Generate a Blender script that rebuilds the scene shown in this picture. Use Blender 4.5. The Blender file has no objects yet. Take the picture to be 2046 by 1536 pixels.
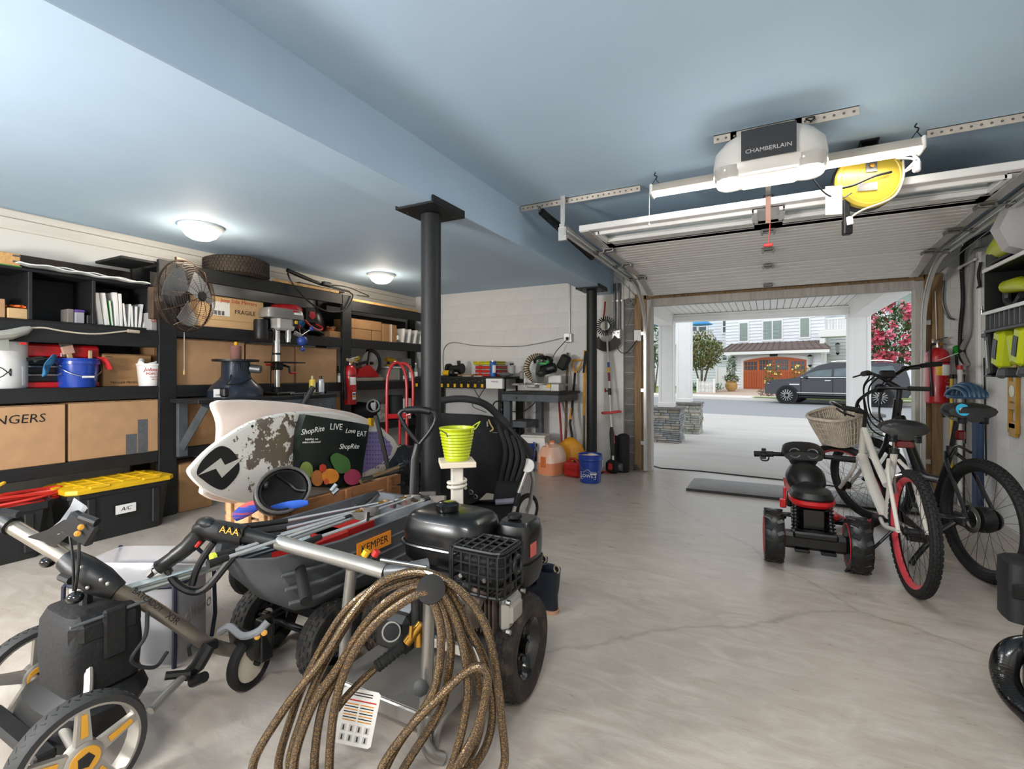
import bpy, math, random
from mathutils import Vector as V, Matrix as MX
random.seed(7)
RD=math.radians; PI=math.pi
sc=bpy.context.scene; COL=sc.collection
# ---------------------------------------------------------------- camera
F=975.; CX=1023.; HY=747.; EYE=1.2; TH=RD(27.7); ct,st=math.cos(TH),math.sin(TH)
cam=bpy.data.cameras.new('camera'); camo=bpy.data.objects.new('camera',cam); COL.objects.link(camo)
cam.sensor_width=36; cam.lens=36*F/2046; cam.shift_y=-21/2046; cam.clip_start=.02; cam.clip_end=300
camo.location=(0,0,EYE); camo.rotation_euler=(PI/2,0,TH); sc.camera=camo
# ---------------------------------------------------------------- sky, view
w=bpy.data.worlds.new('sky'); sc.world=w; w.use_nodes=True
bg=w.node_tree.nodes['Background']; bg.inputs[0].default_value=(.86,.93,1,1); bg.inputs[1].default_value=1.4
vs=sc.view_settings; vs.view_transform='Standard'; vs.look='None'; vs.gamma=1; vs.use_curve_mapping=False; vs.exposure=0.12
def area(name,loc,size,power,col=(1,1,1),rot=(0,0,0),shape='RECTANGLE'):
    l=bpy.data.lights.new(name,'AREA'); l.shape=shape; l.size,l.size_y=size; l.energy=power; l.color=col
    o=bpy.data.objects.new(name,l); COL.objects.link(o); o.location=loc; o.rotation_euler=rot; return o
sun=bpy.data.lights.new('sun','SUN'); sun.energy=.7; sun.angle=RD(25); sun.color=(1,.97,.92)
suno=bpy.data.objects.new('sun',sun); COL.objects.link(suno); suno.rotation_euler=(RD(38),0,RD(-30))
# front LED tube and two added, unseen rear fill lamps (fixtures built further down)
area('shop_lamp_front',(.02,3.3,2.372),(1.34,.05),12,(1,.98,.96))
area('fill_lamp_rear',(-.1,-.95,2.43),(1.3,.06),88,(1,.98,.95))
area('fill_lamp_rear_left',(-3.2,-.95,2.31),(1.3,.06),75,(1,.98,.95))
# added fill light, unseen behind the camera (its tripod is built at the end)
area('flood_fill_lamp',(-2.75,-1.35,1.35),(.62,.42),135,(1,.985,.97),(RD(112),0,RD(-6)))
# ---------------------------------------------------------------- pixel -> place
def at(px,py,d):
    x=(px-CX)/F*d; return V((x*ct-d*st, x*st+d*ct, EYE+(HY-py)/F*d))
def onZ(px,py,Z=0.): return at(px,py,(Z-EYE)*F/(HY-py))
def onX(px,py,X): return at(px,py,X/((px-CX)/F*ct-st))
def onY(px,py,Y): return at(px,py,Y/((px-CX)/F*st+ct))
# ---------------------------------------------------------------- materials
def lin(h):
    if not isinstance(h,str): return tuple(h)
    h=h.lstrip('#'); c=[int(h[i:i+2],16)/255 for i in (0,2,4)]
    return tuple(x/12.92 if x<=.04045 else ((x+.055)/1.055)**2.4 for x in c)
MATS={}
def mat(name,col,rough=.5,metal=0,var=.10,scale=6,bump=0,bscale=60,coat=0,trans=0,emit=0,alpha=1,stretch=None,spec=.5,col2=None,thr=None):
    if name in MATS: return MATS[name]
    m=bpy.data.materials.new(name); m.use_nodes=True; nt=m.node_tree; N=nt.nodes; L=nt.links
    b=N['Principled BSDF']; c=lin(col)
    if max(c)<.085: c=tuple(x*.55 for x in c)   # deep blacks
    b.inputs['Roughness'].default_value=rough; b.inputs['Metallic'].default_value=metal
    b.inputs['Specular IOR Level'].default_value=spec
    b.inputs['Coat Weight'].default_value=coat; b.inputs['Transmission Weight'].default_value=trans; b.inputs['Alpha'].default_value=alpha
    tc=N.new('ShaderNodeTexCoord'); src=tc.outputs['Object']
    if stretch:
        mp=N.new('ShaderNodeMapping'); mp.inputs['Scale'].default_value=stretch; L.new(src,mp.inputs[0]); src=mp.outputs[0]
    nz=N.new('ShaderNodeTexNoise'); nz.inputs['Scale'].default_value=scale; nz.inputs['Detail'].default_value=6; L.new(src,nz.inputs[0])
    cr=N.new('ShaderNodeValToRGB'); L.new(nz.outputs[0],cr.inputs[0]); e=cr.color_ramp.elements
    if col2 is None:
        e[0].position=.3; e[1].position=.7
        e[0].color=[x*(1-var) for x in c]+[1]; e[1].color=[min(1,x*(1+var)) for x in c]+[1]
    else:
        t=thr or (.45,.55); e[0].position=t[0]; e[1].position=t[1]; e[0].color=list(c)+[1]; e[1].color=list(lin(col2))+[1]
    L.new(cr.outputs[0],b.inputs['Base Color'])
    if emit:
        L.new(cr.outputs[0],b.inputs['Emission Color']); b.inputs['Emission Strength'].default_value=emit
    if bump:
        n2=N.new('ShaderNodeTexNoise'); n2.inputs['Scale'].default_value=bscale; n2.inputs['Detail'].default_value=4; L.new(src,n2.inputs[0])
        bp=N.new('ShaderNodeBump'); bp.inputs['Strength'].default_value=bump; bp.inputs['Distance'].default_value=.01
        L.new(n2.outputs[0],bp.inputs['Height']); L.new(bp.outputs[0],b.inputs['Normal'])
    MATS[name]=m; return m
# ---------------------------------------------------------------- geometry
def frame(o,x,y):
    x=V(x).normalized(); y=V(y); z=x.cross(y).normalized(); y=z.cross(x)
    return MX(((x.x,y.x,z.x,o[0]),(x.y,y.y,z.y,o[1]),(x.z,y.z,z.z,o[2]),(0,0,0,1)))
def along(o,z,up=(0,0,1)):
    z=V(z).normalized(); up=V(up)
    if abs(z.dot(up))>.98: up=V((1,0,0))
    x=up.cross(z).normalized(); y=z.cross(x)
    return MX(((x.x,y.x,z.x,o[0]),(x.y,y.y,z.y,o[1]),(x.z,y.z,z.z,o[2]),(0,0,0,1)))
def T(x,y,z): return MX.Translation((x,y,z))
def RZ(a): return MX.Rotation(a,4,'Z')
def RX(a): return MX.Rotation(a,4,'X')
def RY(a): return MX.Rotation(a,4,'Y')
def spl(pts,k=6,closed=False):
    P=[V(p) for p in pts]; n=len(P); out=[]
    for i in range(n if closed else n-1):
        a=P[(i-1)%n] if closed or i>0 else P[i]*2-P[i+1]
        b=P[i]; c=P[(i+1)%n]; d=P[(i+2)%n] if closed or i<n-2 else P[i+1]*2-P[i]
        for j in range(k):
            t=j/k; out.append(.5*((2*b)+(c-a)*t+(2*a-5*b+4*c-d)*t*t+(3*b-a-3*c+d)*t**3))
    if not closed: out.append(P[-1])
    return out
class G:
    def __init__(s): s.v=[]; s.f=[]
    def add(s,vs,fs,m=None):
        k=len(s.v)
        s.v+= [m@V(p) for p in vs] if m is not None else [V(p) for p in vs]
        s.f+=[tuple(i+k for i in f) for f in fs]; return s
    def box(s,c,sz,m=None,b=0,rz=0):
        x,y,z=[q/2 for q in sz]; M=T(*c)
        if rz: M=M@RZ(rz)
        if m is not None: M=m@M
        if b<=0:
            vs=[(i*x,j*y,k*z) for k in(-1,1) for j in(-1,1) for i in(-1,1)]
            fs=[(0,2,3,1),(4,5,7,6),(0,1,5,4),(2,6,7,3),(0,4,6,2),(1,3,7,5)]
        else:
            b=min(b,x*.95,y*.95,z*.95); vs=[]; ix={}
            for k in(-1,1):
                for j in(-1,1):
                    for i in(-1,1):
                        ix[i,j,k]=len(vs); vs+=[(i*x,j*(y-b),k*(z-b)),(i*(x-b),j*y,k*(z-b)),(i*(x-b),j*(y-b),k*z)]
            fs=[]
            for a in range(3):
                o=[q for q in range(3) if q!=a]
                for sg in(-1,1):
                    q=[]
                    for p,r in((-1,-1),(1,-1),(1,1),(-1,1)):
                        t=[0,0,0]; t[a]=sg; t[o[0]]=p; t[o[1]]=r; q.append(ix[tuple(t)]+a)
                    if (sg>0)==(a==1): q.reverse()
                    fs.append(tuple(q))
                for p in(-1,1):
                    for r in(-1,1):
                        t=[0,0,0]; t[o[0]]=p; t[o[1]]=r; t[a]=-1; A=ix[tuple(t)]; t[a]=1; B=ix[tuple(t)]
                        q=[A+o[0],B+o[0],B+o[1],A+o[1]]
                        if (p*r>0)==(a==1): q.reverse()
                        fs.append(tuple(q))
            for t,i0 in ix.items():
                q=[i0,i0+1,i0+2]
                if t[0]*t[1]*t[2]<0: q.reverse()
                fs.append(tuple(q))
        return s.add(vs,fs,M)
    def loft(s,rings,cap=True,closed=False,m=None):
        n=len(rings[0]); vs=[p for r in rings for p in r]; fs=[]; K=len(rings)
        for i in range(K if closed else K-1):
            a=i*n; b=((i+1)%K)*n
            for j in range(n): fs.append((a+j,a+(j+1)%n,b+(j+1)%n,b+j))
        if cap and not closed: fs+=[tuple(range(n))[::-1],tuple(range((K-1)*n,K*n))]
        return s.add(vs,fs,m)
    def tube(s,pts,r,n=8,closed=False,cap=True,sx=1,m=None):
        P=[V(p) for p in pts]; K=len(P); rr=r if isinstance(r,(list,tuple)) else [r]*K
        tg=[]
        for i in range(K):
            a=P[(i-1)%K] if closed or i>0 else P[i]; b=P[(i+1)%K] if closed or i<K-1 else P[i]
            d=(b-a); tg.append(d.normalized() if d.length>1e-9 else V((0,0,1)))
        u=V((0,0,1)).cross(tg[0]); u=u.normalized() if u.length>.05 else V((1,0,0)).cross(tg[0]).normalized()
        rings=[]
        for i in range(K):
            u=(u-tg[i]*u.dot(tg[i])); u=u.normalized() if u.length>1e-6 else tg[i].orthogonal().normalized(); q=tg[i].cross(u)
            rings.append([P[i]+(u*math.cos(t)*sx+q*math.sin(t))*rr[i] for t in [2*PI*j/n for j in range(n)]])
        return s.loft(rings,cap,closed,m)
    def cyl(s,a,b,r,r2=None,n=14,cap=True):
        a=V(a);b=V(b); M=along(a,b-a); h=(b-a).length; r2=r if r2 is None else r2
        c=[(math.cos(2*PI*j/n),math.sin(2*PI*j/n)) for j in range(n)]
        return s.loft([[(x*r,y*r,0) for x,y in c],[(x*r2,y*r2,h) for x,y in c]],cap,False,M)
    def lathe(s,prof,m=None,n=24,cap=True,a0=0,a1=2*PI):
        rings=[[(max(r,1e-4)*math.cos(a0+(a1-a0)*j/n),max(r,1e-4)*math.sin(a0+(a1-a0)*j/n),z) for j in range(n)] for r,z in prof]
        return s.loft(rings,cap,False,m)
    def torus(s,c,ax,R,r,n=32,k=8,sy=1):
        M=along(c,ax); rings=[]
        for i in range(n):
            a=2*PI*i/n; ca,sa=math.cos(a),math.sin(a)
            rings.append([((R+r*math.cos(b))*ca,(R+r*math.cos(b))*sa,r*sy*math.sin(b)) for b in [2*PI*j/k for j in range(k)]])
        return s.loft(rings,False,True,M)
    def sph(s,c,r,n=14,k=8,m=None):
        rx,ry,rz=(r,r,r) if not isinstance(r,(tuple,list)) else r
        rings=[]
        for i in range(k+1):
            a=-PI/2+PI*i/k; q=max(math.cos(a),.02)
            rings.append([(c[0]+rx*q*math.cos(2*PI*j/n),c[1]+ry*q*math.sin(2*PI*j/n),c[2]+rz*math.sin(a)) for j in range(n)])
        return s.loft(rings,True,False,m)
    def prism(s,pts,h,m=None):
        n=len(pts); ar=sum(pts[i][0]*pts[(i+1)%n][1]-pts[(i+1)%n][0]*pts[i][1] for i in range(n))
        if ar<0: pts=pts[::-1]
        return s.loft([[(x,y,0) for x,y in pts],[(x,y,h) for x,y in pts]],True,False,m)
    def grid(s,fn,nu,nv,th=0,m=None):
        vs=[V(fn(i/nu,j/nv)) for j in range(nv+1) for i in range(nu+1)]; w=nu+1
        fs=[(j*w+i,j*w+i+1,(j+1)*w+i+1,(j+1)*w+i) for j in range(nv) for i in range(nu)]
        if th:
            nr=[]
            for j in range(nv+1):
                for i in range(nu+1):
                    a=vs[j*w+min(i+1,nu)]-vs[j*w+max(i-1,0)]; b=vs[min(j+1,nv)*w+i]-vs[max(j-1,0)*w+i]
                    q=a.cross(b); nr.append(q.normalized() if q.length>1e-9 else V((0,0,1)))
            k=len(vs); vs=[p+q*th/2 for p,q in zip(vs,nr)]+[p-q*th/2 for p,q in zip(vs,nr)]
            fs=fs+[tuple(x+k for x in f[::-1]) for f in fs]
            ed=[(i,i+1) for i in range(nu)]+[(j*w+nu,(j+1)*w+nu) for j in range(nv)]+[(nv*w+i+1,nv*w+i) for i in range(nu)]+[((j+1)*w,j*w) for j in range(nv)]
            fs+=[(b,a,a+k,b+k) for a,b in ed]
        return s.add(vs,fs,m)
    def mv(s,m): s.v=[m@p for p in s.v]; return s
MW={}
def link(o,parent):
    COL.objects.link(o)
    if parent is not None: o.parent=parent
    return o
def mesh(name,g,m,sm=35):
    me=bpy.data.meshes.new(name); me.from_pydata([tuple(p) for p in g.v],[],g.f)
    if m: me.materials.append(m)
    me.polygons.foreach_set('use_smooth',[True]*len(me.polygons))
    me.set_sharp_from_angle(angle=RD(sm)); return me
def ob(name,g,m,parent=None,world=False,sm=35,label=None,kind=None):
    if world and parent is not None: g.mv(MW[parent.name].inverted())
    me=g if isinstance(g,bpy.types.Mesh) else mesh(name,g,m,sm)
    o=bpy.data.objects.new(name,me); link(o,parent)
    if parent is not None: MW[o.name]=MW[parent.name].copy()
    if label: o['label']=label
    if kind: o['kind']=kind
    return o
def thing(name,label,cat,loc=(0,0,0),rz=0,group=None,kind=None):
    o=bpy.data.objects.new(name,None); COL.objects.link(o); o.location=loc; o.rotation_euler=(0,0,rz); o.empty_display_size=.1
    MW[o.name]=T(*loc)@RZ(rz); tag(o,label,cat,group,kind); return o
def tag(o,label,cat=None,group=None,kind=None):
    o['label']=label
    if cat: o['category']=cat
    if group: o['group']=group
    if kind: o['kind']=kind
    return o
def one(name,label,cat,g,m,loc=(0,0,0),rz=0,group=None,sm=35,kind=None):
    o=ob(name,g,m,None,sm=sm); o.location=loc; o.rotation_euler=(0,0,rz); MW[o.name]=T(*loc)@RZ(rz); return tag(o,label,cat,group,kind)
def onew(name,label,cat,g,m,group=None,sm=35,kind=None):
    # world-coordinate mesh: origin moved to its base centre
    xs=[p.x for p in g.v]; ys=[p.y for p in g.v]; zs=[p.z for p in g.v]
    c=V(((min(xs)+max(xs))/2,(min(ys)+max(ys))/2,min(zs))); g.mv(T(*(-c)))
    return one(name,label,cat,g,m,tuple(c),0,group,sm,kind)
def struct(name,g,m,parent=None,label=None):
    o=ob(name,g,m,parent); MW.setdefault(o.name,MX.Identity(4))
    if parent is None: o['kind']='structure'
    if label: o['label']=label
    return o
_tx={}
def text(s,size,M,m,parent,name='lettering',ax='CENTER',ext=.0004,world=True,shear=0,sx=1):
    key=(s,size,ax,ext,shear,sx)
    if key not in _tx:
        cu=bpy.data.curves.new('t','FONT'); cu.body=s; cu.size=size; cu.align_x=ax; cu.align_y='CENTER'; cu.extrude=ext; cu.shear=shear; cu.resolution_u=2
        o=bpy.data.objects.new('t',cu); COL.objects.link(o); me=bpy.data.meshes.new_from_object(o); bpy.data.objects.remove(o); me.name=name
        if sx!=1:
            for q in me.vertices: q.co.x*=sx
        _tx[key]=me
    me=_tx[key].copy(); me.materials.clear(); me.materials.append(m)
    A=MW[parent.name].inverted()@M if world else M
    me.transform(A); o=bpy.data.objects.new(name,me); link(o,parent); return o
def dup(root,loc,rz,label=None):
    r=root.copy(); COL.objects.link(r); r.location=loc; r.rotation_euler=(0,0,rz); MW[r.name]=T(*loc)@RZ(rz)
    if label: r['label']=label
    for ch in list(root.children):
        c=ch.copy(); COL.objects.link(c); c.parent=r
        for g in list(ch.children):
            d=g.copy(); COL.objects.link(d); d.parent=c
    return r
def kids(name,me,parent,locs):
    for p in locs:
        o=bpy.data.objects.new(name,me); link(o,parent); o.location=p
# common materials
BLK=mat('black_plastic','#17181a',.45,var=.15); BLKG=mat('black_gloss','#0d0e10',.18,coat=.4,var=.1); BLKP=mat('black_painted_wood','#1d1f22',.62,var=.35,scale=14,bump=.25,stretch=(1,.15,1))
RUB=mat('black_rubber','#141414',.75,var=.25,scale=20); STEEL=mat('brushed_steel','#b4b2ae',.28,1,var=.08); CHROME=mat('chrome','#d8d8d8',.1,1,var=.03)
GALV=mat('galvanised_steel','#cfcdc8',.38,.75,var=.1,scale=20); WHT=mat('white_plastic','#e8e6e2',.4,var=.03); WPAINT=mat('white_paint','#e6e6e4',.5,var=.04)
CARD=mat('cardboard','#b18b66',.85,var=.08,scale=10,bump=.05,bscale=200); CARD2=mat('dark_cardboard','#9f7850',.85,var=.08,scale=10)
REDP=mat('red_paint','#b3141b',.32,coat=.3,var=.08); REDPL=mat('red_plastic','#b8211f',.42,var=.08); BLUEPL=mat('blue_plastic','#1a3f9e',.35,var=.08)
PINE=mat('pine_wood','#c79a62',.65,var=.2,scale=5,stretch=(1,12,12)); WOODB=mat('brown_wood','#8a5f3b',.7,var=.25,scale=5,stretch=(6,6,1))
GREYM=mat('grey_metal','#6d6f72',.4,.6,var=.1); DGREY=mat('dark_grey_plastic','#3a3c3e',.5,var=.12); YEL=mat('yellow_plastic','#d9a916',.4,var=.08)
WTXT=mat('white_print','#f0efec',.6,var=.01); BTXT=mat('black_print','#1b1a19',.7,var=.01); RTXT=mat('red_print','#b3322a',.7,var=.01); PAPER=mat('white_paper','#e9e8e4',.8,var=.03)
BRASS=mat('brass','#b68a3c',.3,.9,var=.1); LIME=mat('lime_plastic','#b9c41c',.42,var=.06); SILV=mat('silver_paint','#a9a59e',.34,.7,var=.06)
# ================================================================ structure
XL,XR,YB,YF=-4.97,1.65,-2.2,6.15; ZL,ZR=2.42,2.535
def concrete(name,c1,c2,rough=.42):
    m=mat(name,c1,rough,var=.1,scale=1.2,bump=.06,bscale=90); nt=m.node_tree; N=nt.nodes; L=nt.links; b=N['Principled BSDF']
    tc=[n for n in N if n.type=='TEX_COORD'][0]; base=b.inputs['Base Color'].links[0].from_socket
    n1=N.new('ShaderNodeTexNoise'); n1.inputs['Scale'].default_value=9; n1.inputs['Detail'].default_value=8; n1.inputs['Roughness'].default_value=.7; n1.inputs['Distortion'].default_value=1.2
    mp=N.new('ShaderNodeMapping'); mp.inputs['Rotation'].default_value=(0,0,.5); mp.inputs['Scale'].default_value=(.45,1.3,1); L.new(tc.outputs['Object'],mp.inputs[0]); L.new(mp.outputs[0],n1.inputs[0])
    r1=N.new('ShaderNodeValToRGB'); r1.color_ramp.elements[0].position=.42; r1.color_ramp.elements[1].position=.68; L.new(n1.outputs[0],r1.inputs[0])
    mx=N.new('ShaderNodeMix'); mx.data_type='RGBA'; mx.inputs[7].default_value=list(lin(c2))+[1]; L.new(r1.outputs[0],mx.inputs[0]); L.new(base,mx.inputs[6])
    vo=N.new('ShaderNodeTexVoronoi'); vo.feature='DISTANCE_TO_EDGE'; vo.inputs['Scale'].default_value=.3
    nd=N.new('ShaderNodeTexNoise'); nd.inputs['Scale'].default_value=2.2; nd.inputs['Detail'].default_value=6; L.new(tc.outputs['Object'],nd.inputs[0])
    ad=N.new('ShaderNodeMix'); ad.data_type='VECTOR'; ad.inputs[0].default_value=.22; L.new(tc.outputs['Object'],ad.inputs[4]); L.new(nd.outputs['Color'],ad.inputs[5]); L.new(ad.outputs[1],vo.inputs[0])
    r2=N.new('ShaderNodeValToRGB'); r2.color_ramp.elements[0].position=.0; r2.color_ramp.elements[1].position=.0006; L.new(vo.outputs['Distance'],r2.inputs[0])
    m3=N.new('ShaderNodeMix'); m3.data_type='RGBA'; m3.blend_type='MULTIPLY'; m3.inputs[0].default_value=.22; L.new(mx.outputs[2],m3.inputs[6]); L.new(r2.outputs[0],m3.inputs[7])
    L.new(m3.outputs[2],b.inputs['Base Color'])
    rr=N.new('ShaderNodeMapRange'); rr.inputs[3].default_value=rough-.13; rr.inputs[4].default_value=rough+.14; L.new(n1.outputs[0],rr.inputs[0]); L.new(rr.outputs[0],b.inputs['Roughness'])
    return m
CONC=concrete('sealed_concrete','#aaa095','#bbb3aa',.31); DRIVE=mat('driveway_concrete','#b6b2ac',.8,var=.08,scale=1.5,bump=.1,stretch=(.5,2,1))
CEIL=mat('blue_ceiling_paint','#b4cce1',.7,var=.02,scale=3,bump=.04,bscale=25)
BLOCKW=mat('white_painted_block','#dcdad6',.75,var=.05,scale=3,bump=.35,bscale=45); MORT=mat('white_mortar','#d2d0cb',.85,var=.05,bump=.3)
BLOCKG=mat('bare_block','#7d7974',.9,var=.25,scale=9,bump=.5,bscale=60); OLDW=mat('old_white_wood','#d8d3ca',.7,var=.08,scale=4,stretch=(4,.6,8))
PARGE=mat('white_parged_wall','#dad8d3',.8,var=.04,scale=2,bump=.15,bscale=12); GREYW=mat('weathered_grey_trim','#b9b4ac',.7,var=.15,scale=6,stretch=(5,5,.6))
struct('floor',G().box(((XL+XR)/2,(YB+YF)/2+.1,-.05),(XR-XL+.2,YF-YB+.2,.1)),CONC)
struct('ceiling_left',G().box(((XL-2.0)/2-.0,(YB+YF)/2,ZL+.1),(-2.0-XL+.1,YF-YB+.2,.2)),CEIL)
struct('ceiling_right',G().box(((XR-1.78)/2,(YB+YF)/2,ZR+.05),(XR+1.78+.1,YF-YB+.2,.1)),CEIL)
struct('trim_1',G().box((-1.885,(YB+YF)/2,2.412),(.26,YF-YB,.375),b=.004),CEIL,label='boxed ceiling beam painted the same blue')
wl=struct('wall_left',G().box((XL-.06,(YB+YF)/2,1.25),(.12,YF-YB+.2,2.5)),PARGE)
for k,(z,h) in enumerate(((2.385,.055),(2.31,.085))):
    o=struct('plank',G().box((XL+.008,(YB+YF)/2,z),(.03 if k else .02,YF-YB,h),b=.004),OLDW,wl)
struct('wall_rear',G().box(((XL+XR)/2,YB-.06,1.3),(XR-XL+.2,.12,2.6)),BLOCKW)
def blockwall(name,o,ux,wid,zmax,holes=None,off=0,mm=None):
    # mortar slab with separate proud blocks
    ux=V(ux); n=V((ux.y,-ux.x,0))   # room side
    M=frame(o,ux,(0,0,1)); g=G().box((wid/2,zmax/2,-.06),(wid,zmax,.118),M)
    wobj=struct(name,g,MORT)
    cache={}; r=0; z=0
    while z<zmax-.03:
        h=min(.203,zmax-z); x=-(.203 if (r+off)%2 else 0)
        while x<wid-.02:
            a=max(x,0); b=min(x+.406,wid)
            if b-a>.03:
                k=(round(b-a,3),round(h,3))
                if k not in cache: cache[k]=mesh('block',G().box((0,0,0),(b-a-.004,h-.004,.02),M.to_3x3().to_4x4(),b=.0015),mm or BLOCKW)
                q=bpy.data.objects.new('block',cache[k]); link(q,wobj); q.location=M@V(((a+b)/2,z+h/2,-.0094+random.uniform(-.0004,.0004)))
            x+=.406
        z+=.203; r+=1
    return wobj
blockwall('wall_back',(XL,YF,0),(1,0,0),XL*-1-1.63,2.53)
blockwall('wall_right',(XR,YF,0),(0,-1,0),YF-YB,2.53)
# bare block pier beside the opening, studs and jambs
blockwall('wall_pier',(-1.63,YF+.06,0),(1,0,0),.22,2.5,off=1,mm=BLOCKG)
blockwall('wall_corner',(1.36,YF+.0,0),(1,0,0),.29,2.5,off=1)
struct('wall_header',G().box((0,YF+.12,2.36),(3.3,.2,.42)),OLDW)
def trim(n,c,s,m,label): return struct('trim_%d'%n,G().box(c,s,b=.003),m,label=label)
RAWJ=mat('raw_wood_jamb','#927654',.75,var=.3,scale=5,stretch=(9,9,.8))
trim(2,(-1.445,YF+.03,1.1),(.09,.05,2.2),RAWJ,'raw wood stud left of the garage opening')
trim(3,(-1.365,YF+.03,1.09),(.05,.08,2.18),RAWJ,'brown wood jamb left of the garage opening')
trim(4,(-1.305,YF+.05,1.06),(.06,.14,2.12),GREYW,'weathered pale jamb left of the garage opening')
trim(5,(0,YF+.03,2.15),(2.74,.08,.05),RAWJ,'brown wood header board over the opening')
trim(6,(0,YF+.05,2.085),(2.58,.12,.09),GREYW,'weathered pale header trim under the brown board')
trim(7,(1.32,YF+.05,1.06),(.07,.14,2.12),GREYW,'weathered pale jamb right of the garage opening')
trim(8,(1.385,YF+.03,1.09),(.06,.08,2.18),RAWJ,'brown wood jamb right of the garage opening')
trim(9,(1.455,YF-.01,1.09),(.08,.06,2.18),RAWJ,'raw wood stud right of the garage opening')
# steel columns
STEELP=mat('black_painted_steel','#26282b',.5,.2,var=.15,scale=30,bump=.15,bscale=150)
def column(x,y,label):
    t=thing('steel_column',label,'column',(x,y,0),group='steel columns under the ceiling beam')
    ob('shaft',G().lathe([(.0625,.0),(.0625,2.2)],n=28),STEELP,t)
    g=G().box((0,0,2.214),(.29,.34,.014),b=.003); ob('cap_plate',g,STEELP,t)
    for sx in(-1,1): ob('side_flange',G().box((sx*.139,0,2.238),(.012,.34,.036),b=.003),STEELP,t)
    ob('base_plate',G().box((0,0,.006),(.22,.22,.012),b=.002),STEELP,t)
    for a in(-1,1): ob('bolt',G().cyl((a*.1,.1*a,2.197),(a*.1,.1*a,2.208),.011,n=6),STEELP,t)
column(-1.885,2.49,'black steel column nearest the camera, behind the lime bucket')
column(-1.885,5.66,'farther black steel column beside the string trimmer and blue bucket')
# ================================================================ outside
EO=V((-.28,15.67,0)); ED=V((math.cos(RD(-17)),math.sin(RD(-17)),0)); EN=V((-ED.y,ED.x,0)); ERZ=RD(-17)
def E(a,b,z): p=EO+ED*a+EN*b; return V((p.x,p.y,z))
def eb(px,py,b):
    u=(px-CX)/F; d0=V((u*ct-st,u*st+ct,0)); d=(b+EO.dot(EN))/d0.dot(EN); p=d0*d-EO
    return p.dot(ED),EYE+(HY-py)/F*d
def GZ(b): return -.2 if b<12 else -.2+.29*min(1,(b-12)/10.7)
ASPH=mat('asphalt','#8d8e90',.9,var=.12,scale=40,bump=.3,bscale=200); GRASS=mat('lawn_grass','#7f8f4a',.95,var=.35,scale=60,bump=.5,bscale=300)
SIDE=mat('pale_sidewalk','#d8d3cb',.85,var=.05,scale=5); PAVER=mat('tan_drive','#c0a896',.85,var=.12,scale=12)
WV=mat('white_vinyl','#ecebe9',.5,var=.02); SIDG=mat('white_siding','#e3e5e8',.6,var=.03,scale=3)
# driveway, sloping gently to the street
g=G().add([(-14,6.3,-.005),(14,6.3,-.005),(14,13,-.04),(-14,13,-.04),tuple(E(-30,.0,-.2)),tuple(E(30,.0,-.2))],[(0,1,2,3),(3,2,5,4)])
g.box((0,6.3,-.06),(2.6,.25,.1)); struct('driveway',g,DRIVE)
MATF=mat('dark_rubber_seal','#2a2a2b',.6)
onew('door_seal_strip','black rubber threshold strip lying across the garage opening','strip',G().tube([onZ(1303,930,.006),onZ(1320,935,.006),onZ(1400,941,.006),onZ(1560,958,.006),onZ(1700,975,.006)],.008,6),MATF)
def slab(name,a0,a1,b0,b1,m,dz=0,label=None):
    g=G().add([E(a0,b0,GZ(b0)+dz),E(a1,b0,GZ(b0)+dz),E(a1,b1,GZ(b1)+dz),E(a0,b1,GZ(b1)+dz)],[(0,1,2,3)]); return struct(name,g,m,label=label)
slab('street',-60,60,-.05,12.2,ASPH); g=G(); 
for a0,a1 in((-60,60),): g.add([E(a0,12.2,-.2),E(a1,12.2,-.2),E(a1,12.2,-.06),E(a0,12.2,-.06),E(a1,12.4,-.06),E(a0,12.4,-.06)],[(0,1,2,3),(3,2,4,5)])
struct('kerb',g,SIDE)
slab('sidewalk',-60,60,12.4,14.4,SIDE,.1); slab('lawn',-60,60,14.4,60,GRASS,.01)
slab('verge',-4.4,60,12.42,13.3,GRASS,.15); slab('neighbor_drive',-9.3,-2.2,14.4,22.8,PAVER,.03)
# porch over the driveway: plank ceiling, beams, columns on stone piers
PZ=2.25
pc=struct('porch_ceiling',G().box((-.2,7.75,PZ+.05),(3.6,3.0,.06)),mat('grey_backing','#8d8e90',.8))
me=mesh('plank',G().box((0,0,0),(.084,2.95,.02),b=.003),WV); 
kids('plank',me,pc,[(-1.95+.092*i,7.75,PZ+.012) for i in range(39)])
pb=struct('porch_beam',G().box((-.2,9.12,2.19),(3.1,.26,.12),b=.004),WV); ob('moulding',G().box((-.2,8.98,2.232),(3.1,.03,.03),b=.006),WV,pb); ob('panel',G().box((-.2,8.985,2.178),(2.6,.008,.05),b=.002),WV,pb)
for x in(-1.62,1.22):
    b=struct('porch_beam',G().box((x,7.66,2.16),(.24,2.7,.2),b=.004),WV); ob('moulding',G().box((x+(.12 if x<0 else -.12),7.66,2.24),(.03,2.7,.03),b=.006),WV,b)
STONES=[mat('ledgestone_%s'%k,c,.9,var=.3,scale=9,bump=.6,bscale=40) for k,c in (('blue','#84878a'),('tan','#a19a8d'),('grey','#93938e'),('green','#8e9289'),('pale','#b4b0a7'))]; CAPM=mat('slate_cap','#6f6a66',.8,var=.2,scale=10,bump=.3)
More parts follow.
